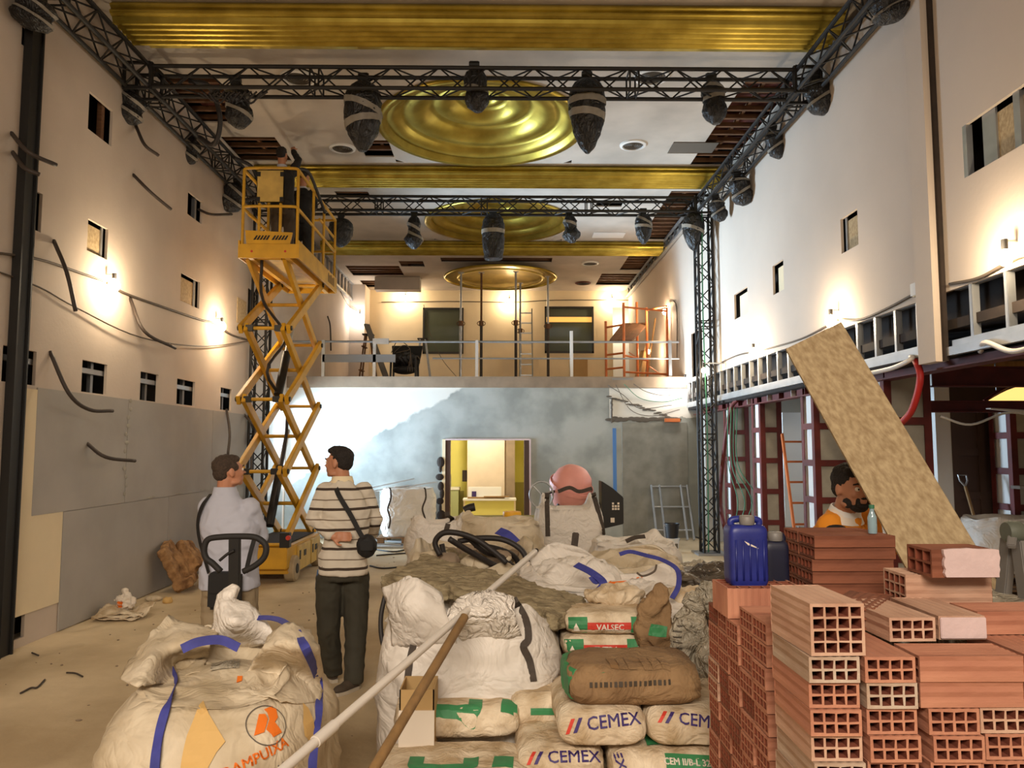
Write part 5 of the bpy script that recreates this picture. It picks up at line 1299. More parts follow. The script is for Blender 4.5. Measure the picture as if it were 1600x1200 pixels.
# loose flaps of the bag's mouth
def net(rows, b=None, sr=(), sink=.004):
    return [[snap(b, onY(*p), sink) if b and i in sr else onY(*p) for p in r] for i, r in enumerate(rows)]
cloth('bag_flap', net([[(322, 1008, 3.46), (348, 1012, 3.3), (388, 1010, 3.28), (436, 1000, 3.42)], [(333, 972, 3.5), (350, 976, 3.38), (378, 976, 3.38), (414, 970, 3.5)], [(336, 946, 3.52), (350, 950, 3.44), (366, 953, 3.44), (392, 945, 3.52)],
    [(343, 928, 3.54), (352, 933, 3.5), (360, 936, 3.5), (369, 938, 3.55)], [(364, 913, 3.55), (369, 914, 3.54), (373, 916, 3.54), (375, 919, 3.55)]], bA, (0,)), 'woven', A, amp=.012, freq=9, seed=2)
cloth('bag_flap', net([[(428, 982, 3.25), (446, 973, 3.22), (462, 974, 3.2), (486, 985, 3.3)], [(408, 1012, 3.08), (436, 1006, 3.0), (470, 1012, 3.0), (500, 1022, 3.12)], [(388, 1046, 2.96), (425, 1050, 2.86), (468, 1056, 2.88), (506, 1062, 3.0)], [(374, 1074, 2.88), (420, 1090, 2.80), (465, 1098, 2.82), (500, 1095, 2.96)]], bA, (2, 3), -.018), 'wovendirty', A, amp=.012, freq=8, seed=6)
cloth('bag_flap', net([[(188, 1062, 3.2), (215, 1072, 3.0), (262, 1066, 2.95), (315, 1050, 3.0)], [(207, 1030, 3.3), (235, 1035, 3.15), (275, 1035, 3.1), (325, 1028, 3.15)], [(235, 990, 3.45), (258, 998, 3.4), (290, 1003, 3.3), (330, 1005, 3.3)], [(262, 962, 3.6), (275, 968, 3.6), (310, 978, 3.55), (345, 985, 3.5)]], bA, (0, 1)), 'wovendirty', A, amp=.016, freq=7, seed=4)

# ---- white bag in the middle
B = bigbag('bulk_bag', (-.17, 4.36, 0), (.475, .46), .80, 'woven', 'clean white bulk bag with dark straps in the middle, under the mineral wool slab', peaks=((228, .26, 26), (300, .12, 24), (330, .02, 20)), rim=.03, dip=.06, seed=4.1, amp=.034, bulge=.03, wrinkle=.002, foldf=.8)
bB = bvh_of(B)
ribbon('strap', [onY(652, 905, 3.95), onY(657, 930, 3.9), onY(651, 985, 3.9), onY(640, 1030, 3.9), onY(636, 1080, 3.9)], .034, M['strapdark'], B, n_dir=(0, -1, .1), off=.006)
ribbon('strap', [onY(802, 935, 3.95), onY(822, 970, 3.9), onY(826, 1000, 3.9), onY(818, 1012, 3.9), onY(828, 1035, 3.9), onY(834, 1066, 3.9)], .036, M['strapdark'], B, n_dir=(0, -1, .1), off=.006)
cloth('plastic_liner', net([[(690, 965, 3.92), (722, 930, 3.92), (765, 922, 3.92), (803, 932, 3.93)], [(705, 985, 3.88), (735, 965, 3.84), (770, 960, 3.83), (806, 965, 3.88)], [(722, 1000, 3.87), (762, 997, 3.84), (785, 996, 3.84), (815, 992, 3.88)]], bB, (2,)), mat('pale_liner', rgb(222, 214, 204), .18, bump=.3, bscale=30, crumple=.9, cscale=8), B, amp=.012, freq=9, seed=3)
cloth('bag_flap', net([[(598, 918, 4.05), (625, 908, 3.95), (652, 903, 3.9), (690, 925, 3.95)], [(606, 960, 4.0), (630, 955, 3.86), (660, 955, 3.84), (700, 965, 3.88)], [(612, 1010, 3.98), (640, 1012, 3.85), (675, 1010, 3.84), (715, 1008, 3.86)]], bB, (2,)), 'woven', B, amp=.010, freq=8, seed=13)
cord('black_cable', [onY(603, 925, 4.55), onY(595, 965, 4.5), onY(598, 1005, 4.45), onY(614, 1040, 4.4), V((-.60, 4.1, .05))], .014, 'cable', 'thick black cable bowing out beside the clean white bulk bag')

# ---- heap of bags behind
C1 = bigbag('bulk_bag', (-.22, 6.0, 0), (.50, .55), .82, 'wovendirty', 'open white bulk bag of rubble under the coil of black cable', peaks=((180, .12, 30), (90, .06, 40), (20, .10, 30)), rim=.1, dip=.06, seed=7.7, amp=.04, dome=.05)
random.seed(21)
for k in range(26):
    x, y = random.uniform(-.55, .12), random.uniform(5.6, 6.2); r = random.uniform(.03, .075)
    o = MB().ell((x, y, .90+random.uniform(0, .06)), (r*1.3, r, r*.8), 9, 7)
    organic(o, .012, 1, amp=.012, freq=16, seed=k)
    tag(o.build('rubble_lump', M[('wovendirty', 'slab', 'wool')[k % 3]], smooth=5), 'lump of pale rubble under the coil of black cable in the open bag', 'rubble', 'rubble lumps in the open bag')
for k, pts in enumerate(([(688, 868), (680, 848), (692, 833), (716, 833), (745, 843), (772, 862), (792, 880)], [(702, 842), (726, 857), (752, 872), (776, 885)], [(716, 846), (748, 841), (785, 843), (813, 858), (824, 880), (818, 896)], [(734, 842), (758, 862), (784, 870), (800, 884), (812, 896)],
                          [(690, 850), (694, 866), (706, 876)], [(742, 852), (775, 857), (802, 868), (812, 884)])):
    cord('black_cable', [onY(a, b, 5.50+.035*k+.002*(a-750)*(1 if k % 2 else -.4)) for a, b in pts], .021, 'cable', ('largest loop', 'straight piece crossing the middle', 'top right loop', 'lower right piece', 'short left bend', 'innermost loop')[k]+' of the black cable coil on the rubble bag')
C2 = bigbag('bulk_bag', (-.05, 7.6, 0), (.42, .4), 1.0, 'wovendirty', 'grey-white dusty bulk bag behind the coil of black cable, in front of the doorway', peaks=((230, .08, 30),), rim=.06, dip=.02, seed=9.2, amp=.05, dome=.08)
C2b = bigbag('bulk_bag', (-.62, 7.5, 0), (.28, .32), 1.0, 'woven', 'half folded white bag left of the doorway with a single dark strap', peaks=((230, .1, 30), (0, .08, 30)), rim=.06, dip=.02, seed=12.2, amp=.04)
ribbon('strap', [onY(698, 800, 7.15), onY(700, 815, 7.15), onY(694, 835, 7.1)], .045, M['strapdark'], C2b, n_dir=(0, -1, .1), off=.01)
m = MB(); 
p = onY(790, 830, 5.7); cvs = [V((-.02, 6.0, 1.08)), V((.10, 5.9, 1.05)), V((.2, 5.8, 1.0))]
ribbon('strap', [onY(778, 829, 5.9), onY(792, 835, 5.85), onY(806, 848, 5.8)], .08, M['strapblue'], parent=C1, n_dir=(0, -.6, .8))
T = bigbag('bulk_bag', (.72, 8.5, 0), (.37, .36), 1.10, 'woven', 'tall upright white bulk bag with dark edge straps in front of the concrete mixer', peaks=((225, .16, 16), (315, .16, 16), (135, .15, 16), (45, .15, 16)), rim=.0, dip=.18, seed=2.2, amp=.022, wrinkle=0, bulge=-.02, sq=4.5)
for px in (856, 941):
    ribbon('strap', [onY(px-1 if px < 900 else px-14, 770, 8.15), onY(px-1 if px < 900 else px-8, 790, 8.15), onY(px if px < 900 else px+4, 838, 8.15)], .05, M['strapdark'], T, n_dir=(0, -1, 0), off=.01)
ribbon('strap', [onY(872, 768, 8.2), onY(890, 762, 8.2), onY(905, 768, 8.2), onY(925, 763, 8.2)], .04, M['strapdark'], parent=T, n_dir=(0, -1, 0))
C3 = bigbag('bulk_bag', (.50, 5.25, 0), (.40, .45), .86, 'woven', 'slumped white bulk bag in the middle heap with a dark strap and purple print', peaks=((100, .16, 30), (200, .10, 26), (330, -.10, 40)), rim=.04, dip=-.02, seed=14.7, amp=.06, dome=.14, foldf=.8)
C4 = bigbag('bulk_bag', (.92, 5.9, 0), (.45, .4), .86, 'wovendirty', 'crumpled white bag behind the slumped one with a dark tag standing up', peaks=((60, .08, 30), (180, .08, 26)), rim=.06, dip=.0, seed=17.7, amp=.06, dome=.10)
MB().box(onY(898, 848, 5.75), (.05, .02, .15), Matrix.Rotation(.12, 3, 'Y')).build('strap_tag', M['strapdark'], C4, bevel=.006)
C5 = bigbag('bulk_bag', (.85, 4.85, 0), (.37, .34), .78, 'woven', 'collapsed white bag with upside down orange print and blue straps, right of the wool slab', peaks=((60, .18, 30), (120, .15, 30), (240, .02, 20)), rim=.03, dip=-.06, seed=23.1, amp=.045, dome=.10, foldf=.8)
b5 = bvh_of(C5)
for px, py, sz, dg in ((985, 872, 40, 10),):
    decal('print', text_geo('RAMPUIXA', .055, .002), onY(px, 886, 4.6), V((-1, 0, -.18)), V((0, -.35, -1)), C5, M['inkorange'], .006, b5)
for pts in ([(955, 903), (972, 892), (1000, 884), (1003, 892), (980, 900), (978, 916), (968, 914)], [(930, 915), (950, 912), (958, 920), (945, 926)]):
    gg = poly_geo([((x-975)*4.5/FPX, (905-y)*4.5/FPX) for x, y in pts], .02)
    decal('logo_mark', gg, onY(975, 905, 4.5), V((1, 0, 0)), V((0, .3, 1)), C5, M['inkorange'], .006, b5)
ribbon('strap', [onY(968, 866, 4.9), onY(985, 862, 4.9), onY(1010, 868, 4.85), onY(1035, 875, 4.8), onY(1058, 890, 4.7), onY(1060, 915, 4.6), onY(1050, 935, 4.55)], .03, M['strapblue'], parent=C5, n_dir=(0, -.6, .8))
ribbon('strap', [onY(900, 882, 4.75), onY(925, 895, 4.65), onY(943, 912, 4.55), onY(930, 932, 4.5), (.5, 4.45, .8)], .05, M['strapblue'], parent=C5, n_dir=(0, -.6, .8))
ribbon('strap', [onY(925, 900, 4.62), onY(932, 908, 4.6), onY(938, 900, 4.6)], .05, M['strapblue'], parent=C5, n_dir=(0, -.6, .8))
cord('loose_wire', [onY(a, b, 4.42) for a, b in ((995, 895), (1005, 900), (1022, 893), (1026, 882))], .006, 'wire', 'thin bent wire loop on the collapsed white bag', parent=None)
C6 = bigbag('bulk_bag', (1.28, 7.6, 0), (.42, .36), .80, 'woven', 'low open white bag with a dark rim strap in front of the scaffold frame', peaks=((60, .08, 20),), rim=.05, dip=.02, seed=31.7, amp=.05, dome=.04)
ribbon('strap', [onY(978, 846, 7.25), onY(992, 840, 7.25), onY(1008, 838, 7.25)], .05, M['strapdark'], parent=C6, n_dir=(0, -.6, .8))
C7 = bigbag('film_roll', (1.62, 5.7, 0), (.42, .5), .80, 'filmdark', 'heap wrapped in dusty dark plastic film behind the blue canister', 'plastic film', peaks=((200, .06, 30),), rim=.03, dip=.0, seed=37.7, amp=.06, dome=.08, foldf=1.6)
C8 = bigbag('film_roll', (1.9, 7.2, 0), (.40, .4), .62, 'clear', 'pale translucent film heap on the floor before the right upright truss', 'plastic film', rim=.03, dip=.0, seed=41.7, amp=.06, dome=.05, foldf=1.6)

# ---- mineral wool slab lying over the bags
def slabpt(u, v):   # u left-right, v near-far
    n0, n1, f0, f1 = onY(594, 902, 4.75), onY(872, 962, 4.12), onY(662, 866, 5.35), onY(916, 938, 4.62)
    p = (n0*(1-u)+n1*u)*(1-v)+(f0*(1-u)+f1*u)*v
    p.z += .05*sin(pi*u*1.0)*(1-v*.5)*.8; return p
m = MB(); NU, NV = 60, 26
def top(u, v): 
    p = slabpt(u, v); e = .02*noise.noise(V((u*9, v*7, 1))); q = (slabpt(.5, .5)-p); q.z = 0
    if u in (0, 1) or v in (0, 1): p = p+V((noise.noise(V((u*14, v*14, 3)))*.04, noise.noise(V((u*14, v*14, 8)))*.05, 0))
    return p+V((0, 0, .02*fold(V((u*3.2, v*6, 2)))+.012*noise.noise(V((u*20, v*20, 2)))+e*.3))
m.grid(top, NU, NV)
m.grid(lambda u, v: top(1-u, v)-V((0, 0, .085+.01*noise.noise(V((u*8, v*8, 5))))), NU, NV)
n0 = (NU+1)*(NV+1)
idx = lambda i, j: j*(NU+1)+i
for i in range(NU):
    m.f.append([idx(i, 0), idx(i+1, 0), n0+idx(NU-i-1, 0), n0+idx(NU-i, 0)]); m.f.append([idx(i+1, NV), idx(i, NV), n0+idx(NU-i, NV), n0+idx(NU-i-1, NV)])
for j in range(NV):
    m.f.append([idx(0, j+1), idx(0, j), n0+idx(NU, j), n0+idx(NU, j+1)]); m.f.append([idx(NU, j), idx(NU, j+1), n0+idx(0, j+1), n0+idx(0, j)])
organic(m, .011, 1, amp=.012, freq=22, seed=3, stretch=(.6, 1, 3))
tag(m.build('mineral_wool_slab', M['wool'], smooth=5), 'ragged grey-brown mineral wool slab lying across the bags in the middle', 'insulation')

# ---- white pipe and wooden handle
P1, P2_ = onY(480, 1170, 2.68), onY(836, 862, 4.75)
d = (P2_-P1); P0 = P1-d*((P1.z-.03)/d.z)
t = thing('plastic_pipe', P0, 'long white plastic pipe slanting across the middle from the floor to the cable coil', 'pipe')
MB().tube([P0, P2_], .017, 14).build('pipe', M['pvc'], t, smooth=.7)
MB().tube([P1.lerp(P2_, .02), P1.lerp(P2_, .07)], .021, 14).build('coupler', M['pvc'], t, smooth=.7)
MB().tube([P2_-d*.001, P2_+d*.012], .014, 14).build('end_opening', M['void'], t)
P1, P2_ = onY(588, 1195, 3.0), onY(727, 962, 3.74); d = P2_-P1; P0 = P1-d*((P1.z-.02)/d.z)
tag(MB().tube([P0, P2_-d*.01, P2_], [.021, .021, .012], 14).build('wooden_pole', M['stick'], smooth=.8), 'bare wooden tool handle leaning against the clean white bulk bag', 'handle')

# ---- sacks
def sack(c, size, rz, m, lab, seed, cat='sack', name='cement_sack', group=None, droop=0.0, fold_=.010, tiltx=0.0, tilty=0.0):
    L_, W_, H_ = size; n1, n2, n3 = 26, 18, 6; mb = MB(); R = Euler((tiltx, tilty, rz)).to_matrix()
    bm = bmesh.new(); bmesh.ops.create_cube(bm, size=2); bmesh.ops.subdivide_edges(bm, edges=bm.edges, cuts=13, use_grid_fill=True)
    for v in bm.verts:
        x, y, z = v.co; 
        th = (1-.26*abs(x)**10)*(1-.24*abs(y)**8)
        px_ = x*(1-.05*abs(y)**4-.03*abs(z)**3); py_ = y*(1-.06*abs(x)**6-.10*abs(z)**3)
        p = V((px_*L_/2, py_*W_/2, z*H_/2*th))
        if z < 0: p.z = max(p.z, -H_/2*(1-.25*max(abs(x)**8, abs(y)**8)))
        p.z += -droop*abs(x)**3
        q = V((p.x*7+seed*3, p.y*7+seed, p.z*9)); nn = V((x, y, z)).normalized()
        p += nn*fold_*(fold(q)+.4*noise.noise(q*3))*(.35 if z < -.9 else 1)
        v.co = p
    bm.verts.index_update()
    vs = [V(c)+V((0, 0, H_/2))+R @ v.co for v in bm.verts]; fs = [[v.index for v in f.verts] for f in bm.faces]; bm.free()
    o = mb.add(vs, fs).build(name, M[m], smooth=5)
    return tag(o, lab, cat, group)
def cemexp(o, b, px, py, size, deg=0):
    pdec('print', text_geo('CEMEX', size, size*.012), px, py, 'inkpurple', o, b, deg, .005, 12)
    for k, mt in enumerate(('inkred', 'inkpurple')):
        x0 = -size*(2.85-.44*k); pdec('logo_mark', poly_geo([(x0, -size*.34), (x0+size*.22, -size*.34), (x0+size*.62, size*.40), (x0+size*.40, size*.40)], size*.4), px, py, mt, o, b, deg, .005, 12)
def cemex(o, b, c, right, up, size, n_off=.004):
    right = V(right).normalized(); up = V(up).normalized()
    decal('print', text_geo('CEMEX', size, size*.03), c, right, up, o, M['inkpurple'], n_off, b)
    w = size*1.0
    for k, mt in enumerate(('inkred', 'inkpurple')):
        x0 = -size*(2.75-.42*k); g = poly_geo([(x0, -size*.34), (x0+size*.22, -size*.34), (x0+size*.62, size*.40), (x0+size*.40, size*.40)], size*.4)
        decal('logo_mark', g, c, right, up, o, M[mt], n_off, b)
H = .155
def gx(px, Y): return onY(px, 1100, Y).x
yf = 3.42
x875, x1013, x1150 = gx(872, yf), gx(1013, yf), gx(1152, yf)
# bottom layers (standing on a pallet)
t = thing('pallet', (.15, 3.75, 0), 'wooden pallet under the front stack of cement sacks', 'pallet')
for k in range(6): MB().bb(-.55, 1.12, 3.38+.13*k, 3.47+.13*k, .115, .135).build('deck_board', M['palletwood'], t)
for x in (-.5, .3, 1.06):
    MB().bb(x-.05, x+.05, 3.38, 4.12, .0, .02).build('runner', M['palletwood'], t)
    for y in (3.43, 3.75, 4.07): MB().bb(x-.05, x+.05, y-.05, y+.05, .02, .115).build('block', M['palletwood'], t)
for i, (x, lb) in enumerate(((-.30, 'left'), (.13, 'middle left'), (.53, 'middle right'), (.93, 'right'))):
    sack((x, 3.75, .137), (.62, .385, H-.004), pi/2, 'paper', 'cement sack at the '+lb+' of the bottom layer of the front stack', 50+i)
za = .135+H+.004; zb = za+H+.004; zc = zb+H+.004
a1 = sack(((gx(808, yf)+gx(946, yf))/2, yf+.31, za), (.62, gx(946, yf)-gx(808, yf), H), pi/2, 'paper', 'cement sack with its printed end forward, lowest row, at the bottom edge of the picture', 61)
cemexp(a1, bvh_of(a1), 897, 1182, .072, 1)
a2 = sack(((gx(948, yf)+gx(1180, yf))/2+.02, yf+.16, za), (.64, .42, H), radians(-4), 'paper', 'cement sack at the bottom edge, right of the printed one, with green print on top', 62)
b2 = bvh_of(a2)
decal('print', text_geo('CEMEX', .05, .0015), onY(962, 1172, yf-.02)+V((0, 0, 0)), (.35, 0, -1), (1, 0, .35), a2, M['inkpurple'], .004, b2)
decal('print', poly_geo([(-.12, -.03), (.13, -.03), (.13, .03), (-.12, .03)], .02), onY(1085, 1192, yf-.04), (1, 0, -.04), (0, .2, 1), a2, M['inkgreen'], .004, b2)
decal('print', text_geo('CEM II/B-L 32,5 N', .034, .001), onY(1085, 1192, yf-.05), (1, 0, -.04), (0, .2, 1), a2, M['inkwhite'], .007, b2)
for x0, w in ((1030, .13), (1105, .08)):
    decal('print', poly_geo([(-w/2, -.06), (w/2, -.06), (w/2*.8, .06), (-w/2*.9, .06)], .02), onY(x0, 1150, yf+.12), (1, 0, 0), (0, 1, .15), a2, M['inkgreen'], .004, b2)
decal('print', text_geo('ETXEKO ERAIKUNTZA', .03, .0006), onY(1080, 1168, yf+.02), (1, 0, -.03), (0, .8, .5), a2, M['inkdark'], .004, b2) if 0 else None
b1 = sack(((x875+x1013)/2, yf+.31, zb), (.62, x1013-x875, H+.01), pi/2, 'paper', 'cement sack with its printed end forward, upper row left, under the brown sack', 63)
cemexp(b1, bvh_of(b1), 959, 1127, .074, 5)
b1r = sack(((x1013+x1150)/2+.005, yf+.31, zb), (.62, x1150-x1013, H+.005), pi/2, 'paper', 'cement sack with its printed end forward, upper row right, beside the brown offcut', 64)
cemexp(b1r, bvh_of(b1r), 1100, 1128, .070, -7)
kr = sack((gx(990, yf+.1), yf+.24, zc), (.60, .40, .18), radians(1.5), 'kraft', 'brown kraft paper sack lying lengthwise on top of the cement sacks', 65, fold_=.013)
bk = bvh_of(kr)
decal('print', text_geo('ITX ANTZEZAN NEKAZTIT', .032, .001), onY(985, 1073, yf), (1, 0, .02), (0, 0, 1), kr, M['inkdark'], .004, bk) if 0 else None
mb_ = []
random.seed(9)
for k in range(17):
    w = random.uniform(.008, .018)
    decal('print', poly_geo([(-w/2, -.011), (w/2, -.011), (w/2, .011), (-w/2, .011)], .02), onY(925+k*7.8, 1074-.2*k, yf), (1, 0, 0), (0, 0, 1), kr, M['inkdark'], .004, bk)
for x0 in (958, 1010):
    for k in range(3): decal('print', poly_geo([(-.018, -.06), (.018, -.06), (.005, .06), (-.028, .06)], .02), onY(x0+k*14, 1035, yf+.12), (1, 0, 0), (0, 1, .3), kr, mat('kraft_dark', rgb(128, 96, 60), .85) if (k == 0 and x0 == 958) else M['kraft'], .004, bk)
decal('green_end', poly_geo([(-.2, -.085), (.17, -.085), (.19, .07), (-.19, .08)], .03), V((gx(990, yf+.1)-.32, yf+.24, zc+.09)), (0, -1, 0), (0, 0, 1), kr, M['inkgreen'], .004, bk)
# left pair with the green arches
l2 = sack((gx(714, 3.85), 3.93, za+.08), (.60, .40, .16), radians(2), 'paper', 'green printed cement sack lying lengthwise, upper one of the left pair', 66)
l1 = sack((gx(706, 3.45), 3.52, za-.06), (.66, .42, .17), radians(3), 'paper', 'cement sack with a large green arch print, front one of the left pair', 67)
sack((gx(706, 3.45), 3.52, .137), (.62, .42, .10), radians(1), 'paper', 'flattened sack under the front one of the left pair', 167) if 0 else None
def arch(r0, r1, n=10):
    o = [(r1, r1*.35), (r1, -r1*.2)]+[(r1*.72+r1*.28*cos(-pi/2*k/n), -r1*.2-r1*.28*sin(pi/2*k/n)*1.0) for k in range(1, n+1)]
    o += [(-r1*.72-r1*.28*sin(pi/2*k/n), -r1*.48+r1*.28*(1-cos(pi/2*k/n))) for k in range(n+1)]+[(-r1, r1*.35), (-r0, r1*.35), (-r0, -r1*.12), (r0, -r1*.12), (r0, r1*.35)]
    return o
for sk_, cx, cy, Yc, Yr in ((l1, 692, 1158, 3.42, 3.3), (l2, 705, 1112, 3.8, 3.7)):
    bb_ = bvh_of(sk_)
    decal('print', poly_geo(arch(.085, .15), .02), onY(cx, cy, Yc), (1, 0, .03), (0, 1, .1), sk_, M['inkgreen'], .004, bb_)
    decal('print', poly_geo([(-.045, -.05), (.045, -.05), (.05, .05), (-.035, .05)], .02), onY(cx+92, cy-2, Yc), (1, 0, .03), (0, 1, .1), sk_, M['inkgreen'], .004, bb_)
    for k in range(15): 
        if k % 5 != 4: decal('print', poly_geo([(-.008, -.01), (.008, -.01), (.008, .01), (-.008, .01)], .02), onY(cx-40+k*8, cy+30, Yc-.14), (1, 0, 0), (0, .7, .6), sk_, M['inkdark'], .004, bb_)
cemex(l1, bvh_of(l1), onY(640, 1172, 3.33), (.25, 0, .9), (-.9, 0, .25), .032)
decal('print', poly_geo([(-.16, -.012), (.16, -.012), (.16, .012), (-.16, .012)], .02), onY(715, 1192, 3.3), (1, 0, .02), (0, 0, 1), l1, M['inkgreen'], .004, bvh_of(l1))
ms = sack((gx(840, 3.95)+.02, 3.98, za+.10), (.30, .36, .17), radians(-3), 'paper', 'small cement sack with a green label between the left pair and the printed sacks', 68)
decal('print', poly_geo([(-.07, -.015), (.07, -.015), (.07, .015), (-.07, .015)], .02), onY(852, 1112, 3.8), (1, 0, 0), (0, .4, 1), ms, M['inkgreen'], .004, bvh_of(ms))
# supports under the back row of the left pair
sack((-.22, 4.0-.02, .0), (.62, .38, .36), 0, 'paper', 'bulging grey sack under the upper sack of the left pair', 69) if 0 else None
# cardboard box
t = thing('cardboard_box', (gx(654, 3.62), 3.75, 0), 'open brown cardboard box standing at the left end of the cement sacks', 'box')
x0, x1 = gx(624, 3.62), gx(684, 3.62)-.005
x1 = min(x1, -.31)
for (a, b, c, e) in ((x0, x1, 3.62, 3.626), (x0, x1, 3.83, 3.836), (x0, x0+.006, 3.62, 3.83), (x1-.006, x1, 3.62, 3.83)): MB().bb(a, b, c, e, 0.0, .65).build('side_panel', M['card'], t)
MB().bb(x0, x1, 3.62, 3.83, 0, .006).build('bottom_panel', M['card'], t)
MB().bb(x0-.002, x1+.002, 3.614, 3.62, .0, .56).build('paper_wrap', M['inkwhite'], t)

# second pile: VALSEC sacks etc.
px0, Yv = gx(872, 4.3), 4.35
for k in range(4): sack((.55+.01*(k % 2), Yv, .16*k), (.48, .38, .155), radians(2*k), 'kraft', ('lowest', 'second lowest', 'third', 'topmost plain')[k]+' brown sack in the pile under the red and green sacks', 70+k)
for k, (txt, lab) in enumerate((('', 'red and green plaster sack, lower of the two under the wool slab corner'), ('VALSEC', 'red and green plaster sack, upper of the two beside the wool slab corner'))):
    zz = .645+.115*k; s_ = sack((.55+.02*k, Yv-.02, zz), (.46, .36, .112), radians(-3*k), 'paper', lab, 80+k, name='plaster_sack')
    bs = bvh_of(s_); yy = Yv-.22
    w = .21; cx = s_.location.x
    for (a, b, mt) in ((-.24, -.12, 'inkgreen'), (-.12, .11, 'inkred'), (.11, .23, 'inkgreen')):
        decal('print', poly_geo([(a, -.035), (b, -.035), (b, .02), (a, .02)] if mt == 'inkred' else [(a, -.05), (b, -.05), (b, .05), (a, .05)], .02), (cx, yy, zz+.055), (1, 0, 0), (0, .25, 1), s_, M[mt], .004, bs)
    decal('print', text_geo('VALSEC' if k else 'EXTRA', .042, .001), (cx, yy, zz+.048), (1, 0, 0), (0, .2, 1), s_, M['inkwhite'], .008, bs)
    for sx in (-.18, .17): decal('print', poly_geo([(-.022, -.02), (.022, -.02), (0, .022)], .02), (cx+sx, yy, zz+.05), (1, 0, 0), (0, .2, 1), s_, M['inkwhite'], .008, bs)
# pile beneath the crumpled paper sacks
for k in range(3): sack((1.02, 4.3, .165*k), (.50, .62, .16), radians(90+3*k), 'paper', ('lowest', 'middle', 'top')[k]+' dusty sack under the crumpled paper sack and the clear bag', 90+k)
def crumple(name, c, r, m, lab, cat, seed, amp=.03, freq=7, extra=(), vox=.011):
    mb = MB(); mb.ell(c, r, 18, 12)
    for e in extra: mb.ell(V(c)+V(e[0]), e[1], 14, 9)
    organic(mb, vox, 3, amp=amp, freq=freq, seed=seed, ridged=True)
    return tag(mb.build(name, M[m], smooth=5), lab, cat)
ps = crumple('paper_sack', onY(1022, 985, 4.15), (.10, .09, .17), 'kraft', 'upright crumpled brown paper sack with a green patch behind the brown sack', 'sack', 3, .035, 8, extra=(((.03, 0, .14), (.06, .05, .10)), ((0, 0, -.16), (.12, .1, .10)), ((0, 0, -.24), (.12, .1, .06))))
decal('print', poly_geo([(-.05, -.025), (.04, -.03), (.05, .02), (-.03, .03)], .02), onY(1032, 990, 4.0), (1, 0, 0), (0, 0, 1), ps, M['inkgreen'], .004)
cb = crumple('plastic_bag', onY(1077, 1000, 4.1), (.11, .09, .16), 'clear', 'clear plastic bag printed with thin lines beside the brick stack', 'bag', 5, .035, 9, extra=(((.02, 0, .15), (.05, .05, .09)), ((0, 0, -.16), (.13, .11, .10)), ((0, 0, -.26), (.13, .1, .06))))
for k in range(7): decal('print', poly_geo([(-.03, -.004), (.03, -.004), (.03, .004), (-.03, .004)], .02), onY(1062, 975+9*k, 3.95), (1, 0, 0), (0, 0, 1), cb, M['inkgrey'], .004)
crumple('paper_sack', onY(960, 930, 4.5), (.17, .12, .06), 'paper', 'torn grey sack with faded print under the collapsed white bag', 'sack', 8, .03, 8)
crumple('paper_sack', onY(1080, 933, 4.75), (.20, .12, .06), 'paper', 'white and red printed sack lying behind the clear plastic bag', 'sack', 9, .02, 8)
crumple('plastic_bag', onY(1108, 935, 4.4), (.07, .08, .09), 'clear', 'small clear bag tied at the far corner of the brick stack', 'bag', 12, .03, 10)
crumple('plastic_bag', onY(1115, 1035, 3.95), (.08, .10, .14), 'clear', 'whitish torn plastic beside the left face of the brick stack', 'bag', 14, .03, 9)
crumple('paper_sack', onY(1112, 1085, 3.85), (.10, .12, .07), 'paper', 'sack with a green corner squeezed between the brown sack and the bricks', 'sack', 15, .02, 9)
crumple('rubble_lump', (1.10, 4.4, .30), (.16, .20, .28), 'slab', 'dusty rubble piled beneath the small plastic bags beside the bricks', 'rubble', 16, .03, 6)
tag(MB().box(onY(1138, 1155, 3.36), (.05, .03, .11)).build('timber_offcut', M['orange'], bevel=.004), 'small upright brown wooden offcut in front of the right printed cement sack', 'offcut')
